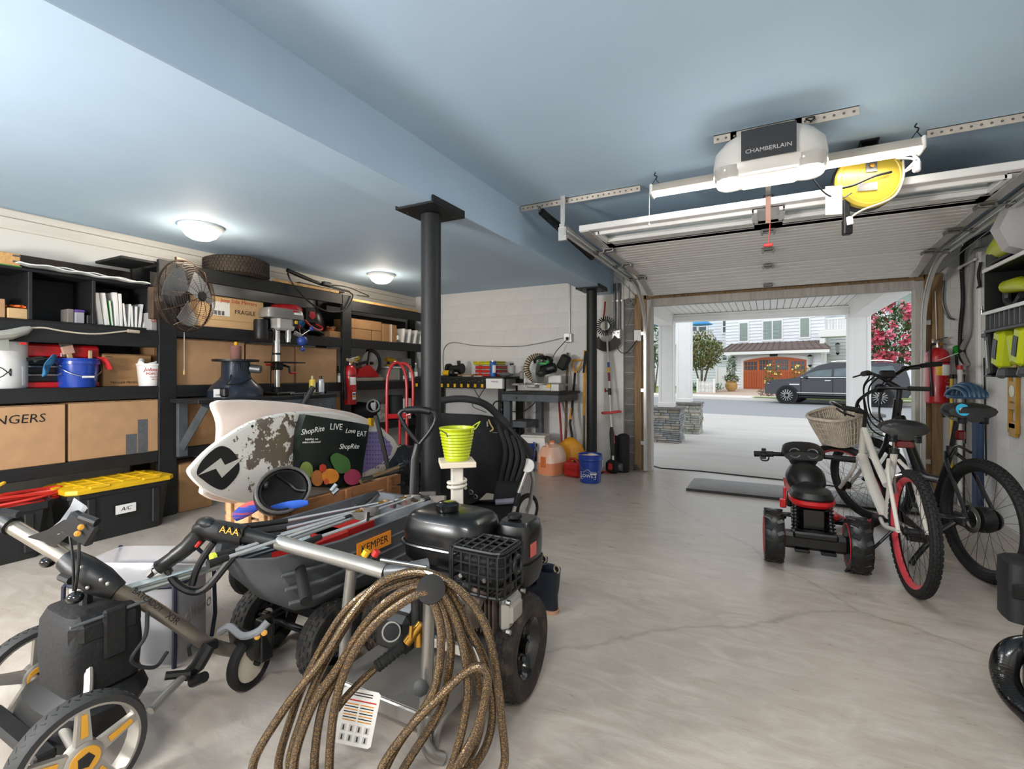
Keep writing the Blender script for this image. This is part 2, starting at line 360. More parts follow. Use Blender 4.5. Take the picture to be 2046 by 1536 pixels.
def pier(x0,x1,y0,y1,z0,z1,label,sides,ctop,ci):
    t=thing('stone_pier',label,'pier',((x0+x1)/2,(y0+y1)/2,z0),group='ledgestone porch piers'); t.location=(0,0,0); MW[t.name]=MX.Identity(4)
    ob('core',G().box(((x0+x1)/2,(y0+y1)/2,(z0+z1-.045)/2),(x1-x0-.03,y1-y0-.03,z1-.045-z0)),STONES[2],t)
    ob('capstone',G().box(((x0+x1)/2,(y0+y1)/2,z1-.022),(x1-x0+.06,y1-y0+.06,.045),b=.006),CAPM,t)
    z=z0
    while z<z1-.06:
        h=min(random.uniform(.03,.058),z1-.045-z)
        if h<.02: break
        for sd in sides:
            a,bb=(x0,x1) if sd=='f' else (y0,y1); p=a
            while p<bb-.03:
                l=min(random.uniform(.1,.3),bb-p)
                if bb-p-l<.06: l=bb-p
                o=random.uniform(-.012,.014)
                if sd=='f': c=(p+l/2,y0+.02-o,z+h/2); s=(l-.006,.06,h-.006)
                elif sd=='r': c=(x1-.02+o,p+l/2,z+h/2); s=(.06,l-.006,h-.006)
                else: c=(x0+.02-o,p+l/2,z+h/2); s=(.06,l-.006,h-.006)
                ob('stone',G().box(c,s,b=.006),STONES[random.choice(ci)],t); p+=l
        z+=h
    return t
pier(-2.1,-1.38,8.92,9.5,-.02,.605,'bluish grey ledgestone pier nearest the garage opening','fr',0,[0,0,2,1]); pier(-1.9,-1.24,10.55,11.1,-.03,.61,'paler tan ledgestone pier standing behind the first one','fr',0,[1,2,3,4]); pier(.93,1.5,8.9,9.4,-.02,.605,'ledgestone pier under the right porch post, mostly behind the bicycles','fl',0,[0,2,3])
def post(x,y,z0,z1,wd,label):
    t=thing('porch_post',label,'post',(x,y,z0),group='white porch posts'); h=z1-z0
    ob('shaft',G().box((0,0,h/2),(wd,wd,h),b=.004),WV,t)
    for sx in(-1,1): ob('corner_board',G().box((sx*(wd/2-.02),-wd/2,h/2),(.045,.02,h),b=.003),WV,t); ob('corner_board',G().box((wd/2,sx*(wd/2-.02),h/2),(.02,.045,h),b=.003),WV,t)
    ob('base_trim',G().box((0,0,.04),(wd+.03,wd+.03,.08),b=.004),WV,t); ob('top_trim',G().box((0,0,h-.03),(wd+.03,wd+.03,.06),b=.004),WV,t)
post(-1.62,9.1,.607,2.13,.24,'square white porch post on the bluish stone pier'); post(-1.565,10.8,.612,2.9,.28,'white porch post standing behind, on the tan stone pier'); post(1.22,9.1,.607,2.13,.27,'square white porch post at the right, behind the bicycle handlebars')
# ---- house across the street
HB=22.7
ROOFM=mat('bronze_metal_roof','#6a5b55',.75,0,var=.12,scale=5); DOORW=mat('cedar_door','#b45c33',.5,var=.15,scale=6,stretch=(20,20,1)); GLD=mat('dark_window_glass','#4d565c',.1,var=.2,scale=2); SHUT=mat('blind_glass','#7e9088',.2,var=.2,scale=1); LANT=mat('lantern_black','#17181a',.4); LGLASS=mat('lantern_glass','#c8ccd0',.1,alpha=.6)
hs=thing('house','white two-storey house with cedar garage door across the street','house',tuple(E(-5,HB,.09)),ERZ)
HM=MW[hs.name]; HI=HM.inverted()
def hp(px,py,b): a,z=eb(px,py,b); return HI@E(a,b,z)   # local x,z on facade
def hrect(name,px0,py0,px1,py1,b,th,m,parent=None,proud=0):
    a=hp(px0,(py0),b); c=hp(px1,(py1),b); g=G().box(((a.x+c.x)/2,b-HB-proud-th/2,(a.z+c.z)/2),(abs(c.x-a.x),th,abs(a.z-c.z)),b=.01); return ob(name,g,m,parent or hs)
def siding(px0,py0,px1,py1,b,depth,step=.16,name='siding'):
    a=hp(px0,py0,b); c=hp(px1,py1,b); x0,x1=sorted((a.x,c.x)); z0,z1=sorted((a.z,c.z)); g=G(); y=b-HB
    g.box(((x0+x1)/2,y+depth/2,(z0+z1)/2),(x1-x0,depth,z1-z0)); z=z0
    while z<z1: g.add([(x0,y-.05,z),(x1,y-.05,z),(x1,y-.005,z+step),(x0,y-.005,z+step),(x0,y,z),(x1,y,z)],[(0,1,2,3),(4,5,1,0)]); z+=step
    return ob(name,g,SIDG,hs,sm=10)
siding(1450,530,1648,706,HB+.9,6,.23,'upper_siding'); siding(1461,701,1641,782,HB,.9,.2,'lower_siding')
# pent roof with standing seams
P=[hp(1441,702,HB-.6),hp(1659,693.5,HB-.6),hp(1641,677,HB+.85),hp(1463,690,HB+.85)]; zf=(P[0].z+P[1].z)/2; zb=(P[2].z+P[3].z)/2
Q=[V((P[0].x,-.6,zf)),V((P[1].x,-.6,zf)),V((P[2].x,.85,zb)),V((P[3].x,.85,zb))]
rf=ob('pent_roof',G().add(Q+[q-V((0,0,.12)) for q in Q],[(0,1,2,3),(4,7,6,5),(0,4,5,1),(1,5,6,2),(3,7,4,0)]),ROOFM,hs); ob('fascia',G().box(((Q[0].x+Q[1].x)/2,-.58,zf-.2),(Q[1].x-Q[0].x-.1,.06,.2)),WV,hs)
for i in range(17):
    t=i/16; ob('seam',G().tube([Q[0].lerp(Q[1],t)+V((0,0,.03)),Q[3].lerp(Q[2],t)+V((0,0,.03))],.035,4),ROOFM,rf)
# arched garage door
a0=hp(1487,777,HB); a1=hp(1612,777,HB); x0,x1=a0.x,a1.x; zb=a0.z-.0; zs=hp(1487,721,HB).z; zt=hp(1549,713,HB).z; xm=(x0+x1)/2; W=x1-x0
def arch(x,z0=0): t=(x-xm)/(W/2); return zs+(zt-zs)*(1-t*t)+z0
pts=[(x0-.18,zb)]+[(x0-.18+(W+.36)*i/16,0) for i in range(17)]+[(x1+.18,zb)]
pts=[(x,(zs+(zt-zs)*(1-min(1,abs((x-xm)/(W/2+.18)))**2)+.18) if i not in(0,len(pts)-1) else z) for i,(x,z) in enumerate(pts)]
ob('door_surround',G().prism(pts,.1,frame((0,0,0),(1,0,0),(0,0,1))),WV,hs)
pts=[(x0,zb)]+[(x0+W*i/16,arch(x0+W*i/16)) for i in range(17)]+[(x1,zb)]
gd=ob('garage_door',G().prism(pts,.06,frame((0,-.1,0),(1,0,0),(0,0,1))),DOORW,hs)
nb=36
for i in range(nb):
    x=x0+W*(i+.5)/nb; zz=zb+.62*(zs-zb) ; ob('plank',G().box((x,-.175,(zb+zz)/2+.05),(W/nb-.02,.03,zz-zb-.1),b=.008),DOORW,gd)
for i in range(4):
    xa=x0+W*(i+.09)/4; xb=x0+W*(i+.91)/4; za=zb+.68*(zs-zb); zc=arch((xa+xb)/2)-.18
    p=ob('window_pane',G().box(((xa+xb)/2,-.165,(za+zc)/2),(xb-xa,.02,zc-za)),GLD,gd)
    for j in range(1,4): ob('muntin',G().box((xa+(xb-xa)*j/4,-.18,(za+zc)/2),(.035,.03,zc-za)),DOORW,gd)
    ob('muntin',G().box(((xa+xb)/2,-.18,(za+zc)/2),(xb-xa,.03,.035)),DOORW,gd)
ob('address_plaque',G().box((xm,-.14,zt+.14),(.5,.05,.2),b=.02),LANT,hs)
def lantern(px,py,b,s=1.0):
    c=hp(px,py,b); y=b-HB-.2; l=ob('wall_lantern',G().box((c.x,y+.14,c.z),(.12,.12,.5),b=.02).lathe([(.04,.42),(.12,.35),(.17,.3),(.03,.3)],T(c.x,y,c.z)).lathe([(.03,-.42),(.1,-.34),(.11,-.3),(.11,-.26)],T(c.x,y,c.z)),LANT,hs)
    ob('lantern_glass',G().lathe([(.1,-.26),(.14,.3)],T(c.x,y,c.z)),LGLASS,l)
lantern(1467,723,HB); lantern(1620,721,HB); lantern(1675,697,HB+2)
for (u0,v0,u1,v1,n) in((1479,645,1494,681,1),(1526,640,1562,678,2),(1600,635,1617,673,1)):
    b=HB+.9; f=hrect('window_frame',u0-3,v0-3,u1+3,v1+3,b,.08,WV); a=hp(u0,v1,b); c=hp(u1,v0,b)
    for k in range(n):
        xa=a.x+(c.x-a.x)*k/n+(.05 if k else 0); xb=a.x+(c.x-a.x)*(k+1)/n-(.05 if k<n-1 else 0)
        ob('pane',G().box(((xa+xb)/2,b-HB-.09,(a.z+c.z)/2),(xb-xa,.02,c.z-a.z)),SHUT,f)
        g=G()
        for j in range(14): g.box(((xa+xb)/2,b-HB-.105,a.z+(c.z-a.z)*(j+.5)/14),(xb-xa-.04,.012,.06))
        ob('blind_slats',g,mat('pale_blind','#9aa8a2',.6),f)
# entry porch and balcony on its right
siding(1640,530,1700,790,HB+2.6,3,.23,'porch_siding'); siding(1738,540,1860,760,HB+2.0,4,.23,'wing_siding')
hrect('balcony_floor',1641,662,1700,672,HB+1,1.6,WV,proud=-.8); hrect('balcony_post',1641,676,1652,782,HB+.7,.45,WV)
def rail(px0,px1,pt,pb,b,n,m=WV):
    a=hp(px0,pb,b); c=hp(px1,pt,b); y=b-HB
    r=ob('railing',G().box(((a.x+c.x)/2,y,c.z),(c.x-a.x,.1,.1),b=.01).box(((a.x+c.x)/2,y,a.z+.05),(c.x-a.x,.08,.08)),m,hs)
    me=mesh('baluster',G().box((0,0,0),(.05,.05,c.z-a.z)),m)
    for i in range(n):
        q=bpy.data.objects.new('baluster',me); link(q,r); q.location=(a.x+(c.x-a.x)*(i+.5)/n,y,(a.z+c.z)/2)
rail(1645,1700,634,664,HB+1,18); rail(1655,1700,727,742,HB+.8,14); rail(1738,1780,727,742,HB+1,12); rail(1738,1770,636,662,HB+1,10)
f=hrect('window_frame',1797,585,1822,640,HB+2.0,.1,WV); c=hp(1809,612,HB+2); ob('pane',G().box((c.x,1.88,c.z),(.7,.03,1.6)),SHUT,f)
f=hrect('window_frame',1748,680,1760,725,HB+2.0,.1,WV); c=hp(1754,702,HB+2); ob('pane',G().box((c.x,1.88,c.z),(.35,.03,1.3)),SHUT,f)
hrect('downspout',1787,560,1790,740,HB+1.9,.1,mat('dark_downspout','#2b2b2d',.5))
# ---- house at left
h2=thing('house','pale grey-white sided house left of the cedar garage, behind the tree','house',tuple(E(-14,HB+5,.1)),ERZ); HI2=MW[h2.name].inverted()
def hp2(px,py,b): a,z=eb(px,py,b); return HI2@E(a,b,z)
a=hp2(1300,800,HB+5); c=hp2(1458,540,HB+5); g=G().box(((a.x+c.x)/2,2,c.z/2),(c.x-a.x,4,c.z)); z=0
while z<c.z: g.add([(a.x,-.05,z),(c.x,-.05,z),(c.x,-.005,z+.25),(a.x,-.005,z+.25),(a.x,0,z),(c.x,0,z)],[(0,1,2,3),(4,5,1,0)]); z+=.25
ob('siding',g,mat('pale_siding','#dfe2e7',.6,var=.03),h2,sm=10)
for u0,v0,u1,v1 in((1446,641,1452,664),(1445,707,1453,719),(1397,642,1412,662),(1381,642,1393,662),(1300,690,1312,720)):
    a=hp2(u0,v1,HB+5); c=hp2(u1,v0,HB+5); f=ob('window_frame',G().box(((a.x+c.x)/2,-.08,(a.z+c.z)/2),(c.x-a.x+.25,.1,c.z-a.z+.25)),WV,h2); ob('pane',G().box(((a.x+c.x)/2,-.14,(a.z+c.z)/2),(c.x-a.x,.03,c.z-a.z)),GLD,f)
    ob('sash_bar',G().box(((a.x+c.x)/2,-.16,(a.z+c.z)/2),(c.x-a.x,.03,.06)),WV,f)
a=hp2(1303,668,HB+3.5); c=hp2(1425,664,HB+3.5); ob('deck_rail',G().box(((a.x+c.x)/2,-1.5,a.z),(c.x-a.x,.12,.12)),WV,h2); ob('deck',G().box(((a.x+c.x)/2,-.75,a.z-.9),(c.x-a.x,1.5,.25)),WV,h2)
BLUM=mat('blue_umbrella','#2d8fd0',.7)
for px,py,lb in((1309,645,'blue parasol seen between the opening jamb and white porch post'),(1396,643,'blue parasol on the upper deck behind the tree')):
    a,z=eb(px,py,HB+2.6); t=thing('parasol',lb,'parasol',tuple(E(a,HB+2.6,z-2.2)),0); ob('canopy',G().lathe([(1.15,1.95),(.6,2.25),(.02,2.45)],n=8),BLUM,t); ob('pole',G().cyl((0,0,0),(0,0,2.3),.03),WHT,t)
# ---- plants: crowns of real leaf cards on branching stems
def leafmesh(name,n,rad,size,fn=None,seed=1,flat=.8):
    rnd=random.Random(seed); g=G()
    for i in range(n):
        while 1:
            p=V((rnd.uniform(-1,1),rnd.uniform(-1,1),rnd.uniform(-1,1)))
            if .25<p.length<1 and rnd.random()<p.length**1.5: break
        p*=rnd.uniform(.85,1.08); p=V((p.x*rad[0],p.y*rad[1],p.z*rad[2]))
        M=T(*p)@RZ(rnd.uniform(0,6.3))@RX(rnd.uniform(-1.2,1.2)); s=size*rnd.uniform(.7,1.3)
        g.add([(0,-s,0),(s*.45,0,.1*s),(0,s,0),(-s*.45,0,.1*s)],[(0,1,2,3)],M)
    return g
LEAFA=mat('autumn_green_leaf','#68743c',.7,col2='#94764a',scale=3,thr=(.5,.68)); LEAFG=mat('green_leaf','#4a6b38',.65,var=.35,scale=4); PINKF=mat('pink_blossom','#dc6a80',.6,var=.2,scale=3); BARK=mat('grey_bark','#6b5c50',.9,var=.2); YELF=mat('yellow_rose','#e8d06a',.6,var=.2)
def tree(px,pyc,pyb,b,rw,rh,label,leaf,n,bl,sz):
    a,zc=eb(px,pyc,b); a2,z0=eb(px,pyb,b); z0=GZ(b)+.01; t=thing('tree',label,'tree',tuple(E(a,b,z0)),ERZ); h=zc-z0
    for i in range(6):
        q=2*PI*i/6; ob('trunk',G().tube(spl([(.06*math.cos(q),.06*math.sin(q),0),(.25*rw*math.cos(q),.25*rw*math.sin(q),h*.45),(.6*rw*math.cos(q),.6*rw*math.sin(q),h)],4),[.05]*4+[.035]*4+[.02],6),BARK,t)
    ob('foliage',leafmesh('f',n,(rw,rw,rh),sz,seed=int(px)).mv(T(0,0,h)),leaf,t,kind='stuff')
    if bl:
        rnd=random.Random(5); g=G()
        for i in range(bl):
            q=rnd.uniform(0,2*PI); v=rnd.uniform(-.6,1); r=math.sqrt(max(0,1-v*v)); c=V((rw*r*math.cos(q),rw*r*math.sin(q),h+rh*v))*1.0
            for j in range(26):
                M=T(*(c+V((rnd.gauss(0,.12),rnd.gauss(0,.12),rnd.gauss(0,.12)))))@RZ(rnd.uniform(0,6))@RX(rnd.uniform(-1.2,1.2)); s=rnd.uniform(.05,.09); g.add([(-s,-s,0),(s,-s,0),(s,s,0),(-s,s,0)],[(0,1,2,3)],M)
        ob('blossom',g,PINKF,t,kind='stuff')
    return t
tree(1402,702,768,17.5,1.35,1.35,'vase-shaped tree with bronze-green leaves behind the picket fence',LEAFA,2600,5,.11)
tree(1785,680,770,16,1.5,1.9,'crape myrtle covered in pink blossom right of the porch post',LEAFG,2600,62,.11)
tree(1307,690,760,16,.9,1.6,'leafy tree glimpsed between the jamb and first porch post',LEAFG,900,0,.12)
def bush(name,px,py,b,r,label,leaf,n,cat='bush',fl=None,nf=0,sz=.07):
    a,z=eb(px,py,b); r=V(r); z0=GZ(b)+.01; t=thing(name,label,cat,tuple(E(a,b,z0)),ERZ)
    ob('leaves',leafmesh('f',n,tuple(r),sz,seed=int(px*7)).mv(T(0,0,r.z)),leaf,t,kind='stuff')
    ob('stem',G().tube([(0,0,0),(0,0,r.z)],.03,6),BARK,t)
    if fl:
        rnd=random.Random(3); g=G()
        for i in range(nf):
            q=rnd.uniform(0,2*PI); v=rnd.uniform(-.5,1); rr=math.sqrt(1-v*v); g.sph((r.x*rr*math.cos(q),r.y*rr*math.sin(q),r.z+r.z*v),.06,6,4)
        ob('flowers',g,fl,t,kind='stuff')
bush('rose_bush',1543,752,20.5,(.55,.5,.95),'yellow rose bush left of the car bonnet, before the cedar door',LEAFG,420,fl=YELF,nf=16)
bush('rose_bush',1600,748,20.5,(.6,.5,.9),'yellow rose bush standing behind the car windscreen',LEAFG,380,fl=YELF,nf=18)
bush('shrub',1535,786,14.9,(.65,.4,.28),'low reddish shrub beside the car front wheel',mat('reddish_leaf','#8a6a5c',.8,var=.3),380,sz=.06)
bush('conical_shrub',1624,742,22,(.3,.3,.8),'dark conical shrub behind the car roof',LEAFG,400)
bush('shrub',1405,760,18.5,(1.5,.5,.35),'low green hedge planting behind the picket fence',LEAFG,700)
a,z=eb(1461,772,19.3); t=thing('planter_pot','terracotta pot with a conical evergreen and flowers by the white gate','planter',tuple(E(a,19.3,GZ(19.3)+.04)),ERZ)
ob('pot',G().lathe([(.2,0),(.36,.2),(.4,.45),(.3,.62),(.36,.68),(.3,.68)],n=20),mat('terracotta','#c29a5e',.7,var=.15),t); ob('flowers',leafmesh('f',420,(.55,.45,.3),.07,seed=4).mv(T(0,0,.85)),mat('mixed_flowers','#5c7a3c',.7,col2='#c77a9a',scale=6,thr=(.55,.6)),t,kind='stuff')
ob('evergreen',leafmesh('f',700,(.32,.32,.9),.06,seed=6).mv(T(0,0,1.5)),LEAFG,t,kind='stuff')
# picket fence and gate
fa,fz=eb(1394,779,17); fb,_=eb(1427,779,17); t=thing('picket_fence','short white picket fence below the bronze-green tree','fence',tuple(E(fa,17,GZ(17))),ERZ); L=fb-fa; nn=12; me=mesh('picket',G().prism([(-.03,0),(.03,0),(.03,.75),(0,.82),(-.03,.75)],.03,frame((0,0,0),(1,0,0),(0,0,1))),WV)
for i in range(nn):
    q=bpy.data.objects.new('picket',me); link(q,t); q.location=(L*(i+.5)/nn,0,0)
for z in(.2,.6): ob('rail',G().box((L/2,.03,z),(L,.04,.08)),WV,t)
for x in(0,L): ob('post',G().box((x,0,.48),(.13,.13,.96),b=.02),WV,t)
ga,_=eb(1432,775,21); gb,_=eb(1460,775,21); t=thing('garden_gate','tall solid white gate between the tree and planter','gate',tuple(E(ga,21,GZ(21))),ERZ); L=gb-ga
ob('panel',G().box((L/2,0,.85),(L-.2,.06,1.6)),WV,t); [ob('post',G().box((x,0,.9),(.14,.14,1.8),b=.02),WV,t) for x in(0,L)]
# ---- parked car, facing left
CARP=mat('grey_car_paint','#4b4d52',.25,.5,coat=.6,var=.03); CGL=mat('car_glass','#5b666b',.05,var=.3,scale=1.5); TIRE=RUB
ca=eb(1550,800,10.4)[0]-.5; car=thing('parked_car','dark grey full-size suv parked across the street facing left','car',tuple(E(ca,11.4,-.2)),ERZ)
side=[(.02,.45),(.0,.75),(.06,1.02),(.35,1.12),(1.35,1.22),(2.15,1.78),(2.6,1.9),(4.6,1.9),(5.25,1.82),(5.45,1.2),(5.5,.6),(5.4,.42)]
for sx in (1,): 
    def ring(y,ins,zs): return [(x+ (ins if x<2.7 else -ins)*(1 if z>1 else .3),y,.3+(z-.3)*1) for x,z in side]
    g=G().loft([[(x+ (.06 if x<2.7 else -.06),-1.0+ (.16 if z>1.3 else 0.03),z) for x,z in side],[(x,-.97+(.2 if z>1.3 else 0),z) for x,z in side],[(x,.97-(.2 if z>1.3 else 0),z) for x,z in side],[(x+(.06 if x<2.7 else -.06),1.0-(.16 if z>1.3 else .03),z) for x,z in side]])
    ob('body',g,CARP,car,sm=40)
def cx(z): return -1.0+ (0.0 if z<1.2 else .16*min(1,(z-1.2)/.3))
def sidepoly(name,pts,m,out=.012,th=.03): 
    g=G(); n=len(pts); A=[(x,cx(z)-out,z) for x,z in pts]; B=[(x,cx(z)-out+th,z) for x,z in pts]; g.add(A+B,[tuple(range(n)),tuple(range(2*n-1,n-1,-1))]+[(i,(i+1)%n+0,(i+1)%n+n,i+n) for i in range(n)]); return ob(name,g,m,car)
sidepoly('front_window',[(1.62,1.28),(2.28,1.72),(2.75,1.78),(2.75,1.28)],CGL); sidepoly('rear_window',[(2.85,1.28),(2.85,1.78),(3.85,1.78),(3.85,1.28)],CGL); sidepoly('quarter_window',[(3.95,1.28),(3.95,1.78),(4.9,1.74),(5.1,1.28)],CGL)
ob('trim_strip',G().box((2.7,-1.02,.55),(2.6,.03,.04)),CHROME,car); ob('belt_trim',G().box((3.2,-.995,1.25),(3.3,.03,.03)),CHROME,car); ob('sill',G().box((2.75,0,.36),(4.4,1.9,.16),b=.05),BLK,car); ob('roof_rail',G().tube([(2.7,-.75,1.93),(3.0,-.75,1.97),(4.6,-.75,1.97),(4.9,-.75,1.92)],.025,6),CHROME,car)
ob('door_handle',G().box((2.62,-1.02,1.1),(.24,.03,.035),b=.01),CHROME,car); ob('door_handle',G().box((3.75,-1.02,1.1),(.24,.03,.035),b=.01),CHROME,car); ob('headlight',G().sph((.16,-.78,.95),(.16,.2,.09)),mat('headlamp','#d9dcdf',.1),car); ob('fender_badge',G().box((1.3,-1.01,.92),(.42,.02,.05)),CHROME,car)
ob('grille',G().box((0,0,.8),(.06,1.1,.34),b=.02),CHROME,car)
for x in(2.8,): ob('door_seam',G().box((x,-1.002,.85),(.012,.01,.8)),BLK,car); ob('door_seam',G().box((1.55,-1.002,.85),(.012,.01,.8)),BLK,car)
ob('mirror',G().box((1.75,-1.12,1.27),(.12,.22,.16),b=.04),CARP,car)
for x in(.98,4.5):
    for y in(-.88,.88):
        wv=ob('wheel_arch' if 0 else 'tyre',G().lathe([(.27,-.13),(.4,-.13),(.41,-.1),(.41,.1),(.4,.13),(.27,.13)],T(x,y,.41)@RX(PI/2),n=28,cap=False),TIRE,car); ob('rim',G().lathe([(.28,-.11),(.28,.12),(.24,.12),(.22,.0)],T(x,y,.41)@RX(PI/2),n=24),BLKG,wv)
        if y<0:
            for i in range(14):
                q=2*PI*i/14; ob('spoke',G().box((.17,0,.155),(.2,.03,.02),T(x,y,.41)@RX(PI/2)@RZ(q)),CHROME,wv)
    ob('arch_liner',G().lathe([(.47,-.02),(.47,.03),(.4,.03),(.4,-.02)],T(x,-.99,.41)@RX(PI/2),n=24,cap=False),BLK,car)
# ================================================================ overhead door and ceiling fittings
DW=mat('white_steel_door','#dedcd9',.45,var=.03); DRIB=mat('white_door_rib','#e4e2df',.5,var=.03)
wn=thing('door_1','white sectional garage door rolled up under the ceiling','garage door',(0,3.48,2.27),kind='structure')
def sect(y0,z0,y1,z1,win):
    L=math.hypot(y1-y0,z1-z0); M=frame((0,y0,z0),(1,0,0),(0,y1-y0,z1-z0)); g=G()   # local: x across, y along, z up
    rng=[(0,.03),(L-.03,L)]
    if win:
        g.box((0,.035,.0225),(2.52,.07,.045),b=.004); g.box((0,L-.06,.0225),(2.52,.12,.045),b=.004)
        for x0,x1 in((-1.26,-1.13),(-.09,.09),(1.13,1.26)): g.box(((x0+x1)/2,L/2,.0225),(x1-x0,L-.1,.045))
        g.box((0,L-.2,.0225),(2.5,.17,.04))
    else: g.box((0,L/2,.026),(2.52,L-.006,.038),b=.004)
    g.mv(M); s=ob('section',g,DW,wn,world=True)
    r=G()
    n=7
    for i in range(n):
        yy=(i+.5)*L/n
        if win and yy<.36: continue
        ob('rib',G().box((0,yy,.004),(2.44,L/n-.012,.008),M,b=.003),DRIB,s,world=True)
    for x in(-1.22,1.22): ob('end_stile',G().box((x,L/2,.0),(.07,L-.02,.014),M,b=.002),GALV,s,world=True)
    if win:
        for x in(-.61,.61):
            ob('window_frame',G().box((x,.09,-.006),(1.06,.03,.03),M,b=.004).box((x,.32,-.006),(1.06,.03,.03),M,b=.004).box((x-.53,.205,-.006),(.035,.26,.03),M,b=.004).box((x+.53,.205,-.006),(.035,.26,.03),M,b=.004),WPAINT,s,world=True)
            ob('pane',G().box((x,.205,.02),(1.04,.22,.004),M),mat('door_window_glass','#c9d6d6',.08,trans=.85,var=.05,scale=2),s,world=True)
    return s
sect(3.48,2.27,4.08,2.27,1); sect(4.085,2.27,4.685,2.265,0); sect(4.69,2.264,5.29,2.25,0); sect(5.295,2.247,5.87,2.12,0)
for y,z in((4.08,2.262),(4.685,2.256),(5.29,2.238)):
    for x in(0,-1.2,1.2):
        h=ob('hinge',G().box((x,y-.035,z-.004),(.09,.05,.008),b=.002).box((x,y+.035,z-.004),(.09,.05,.008),b=.002).cyl((x-.05,y,z-.012),(x+.05,y,z-.012),.008,n=8).box((x-.04,y,z-.014),(.01,.09,.022)).box((x+.04,y,z-.014),(.01,.09,.022)),mat('zinc_hinge','#8c8a86',.4,.8),wn,world=True)
        if x: ob('roller',G().cyl((x,y,z-.015),(x+math.copysign(.16,x),y,z-.015),.007,n=8).cyl((x+math.copysign(.1,x),y,z-.015),(x+math.copysign(.135,x),y,z-.015),.02,n=12),mat('zinc_hinge','#8c8a86'),wn,world=True)
ob('lift_handle',G().box((0,5.76,2.125),(.09,.05,.03),b=.008),GREYM,wn,world=True)
def track(sx,label):
    t=thing('door_track',label,'track',(sx*1.33,6.07,0),group='galvanised garage door tracks'); X=sx*1.345
    pth=[(X,3.4,2.26),(X,5.35,2.245)]; 
    for i in range(9):
        a=PI/2*i/8; pth.append((X,5.35+.69*math.sin(a),2.245-.62+.62*math.cos(a)))
    pth.append((X,6.05,.02)); P=[V(p) for p in pth]
    def ribbon(off0,off1,xo0,xo1):  # strip between two offset paths
        g=G(); rows=[]
        for i,p in enumerate(P):
            d=(P[min(i+1,len(P)-1)]-P[max(i-1,0)]).normalized(); n=V((0,d.z,-d.y))
            rows.append((p+n*off0+V((xo0,0,0)),p+n*off1+V((xo1,0,0))))
        return rows
    g=G()
    for (o0,x0),(o1,x1) in (((.03,-.0),(-.03,0)),((-.03,0),(-.03,-sx*.028)),((.03,0),(.03,-sx*.028))):
        r=ribbon(o0,o1,x0,x1); g.add([q for w_ in r for q in w_],[(2*i,2*i+1,2*i+3,2*i+2) for i in range(len(r)-1)])
    ob('rail',g,mat('bright_galvanised','#dad9d6',.32,.55,var=.05),t,world=True)
    ob('edge_lip',G().tube([p+V((-sx*.028,0,0))+V((0,0,-.0)) for p in P],.006,6),GALV,t,world=True)
    ob('hanger',G().box((X+sx*.02,3.42,2.395),(.035,.006,.3)),GALV,t,world=True); ob('hanger_foot',G().box((X+sx*.02,3.42,2.25),(.06,.03,.1)),GALV,t,world=True)
    for z in(.35,1.0,1.7): ob('wall_clip',G().box((X+sx*.02,6.09,z),(.06,.05,.05),b=.004),GALV,t,world=True)
    ob('support_angle',G().box((X+sx*.02,4.3,2.31),(.04,1.8,.025)),GALV,t,world=True)
    return t
track(-1,'left galvanised door track curving down beside the bare block pier'); track(1,'right galvanised door track curving down beside the fire extinguisher')
for sx,lb in((-1,'black extension spring hung along the left door track under the beam'),(1,'black extension spring along the right door track')):
    g=G().tube([(sx*1.56,3.47,2.46),(sx*1.5,3.75,2.4),(sx*1.43,4.3,2.27)],.026,10); t=thing('extension_spring',lb,'spring',(sx*1.5,3.9,2.3)); ob('coil',g,BLK,t,world=True)
    g=G()
    for i in range(34):
        q=i/33; g.torus((sx*(1.56-.13*q),3.47+.83*q,2.46-.19*q),(sx*-.13,.83,-.19),.026,.004,12,5)
    ob('winding',g,BLK,t,world=True,kind='stuff'); ob('cable',G().tube([(sx*1.43,4.3,2.27),(sx*1.4,5.2,2.2),(sx*1.38,5.95,2.1)],.004,6),GREYM,t,world=True); ob('end_hook',G().torus((sx*1.565,3.44,2.475),(1,0,0),.02,.004,12,5),GREYM,t,world=True)
PAI=mat('perforated_angle_steel','#d3c9bd',.5,.45,var=.15,scale=14); HOL=mat('hole_shadow_steel','#6d665e',.8)
def angle(x0,x1,y,label):
    t=thing('ceiling_angle_bracket',label,'bracket',((x0+x1)/2,y,ZR-.045),group='perforated ceiling angle brackets'); L=x1-x0
    ob('web',G().box((0,0,.0225),(L,.004,.045)),PAI,t); ob('flange',G().box((0,.02,.043),(L,.044,.004)),PAI,t); g=G()
    n=int(L/.04)
    for i in range(n):
        x=-L/2+L*(i+.5)/n; g.cyl((x,-.0026,.02),(x,.0026,.02),.007,n=8)
    ob('perforation',g,HOL,t,kind='stuff')
    for x in(-L*.36,L*.05,L*.4): ob('bolt',G().cyl((x,.02,.034),(x,.02,.043),.009,n=6),GREYM,t)
angle(-1.74,-.8,3.47,'perforated angle bracket on the ceiling above the left door track'); angle(-.27,.4,2.95,'perforated angle bracket holding the garage door opener'); angle(.77,1.62,3.42,'perforated angle bracket at the right edge above the door windows')
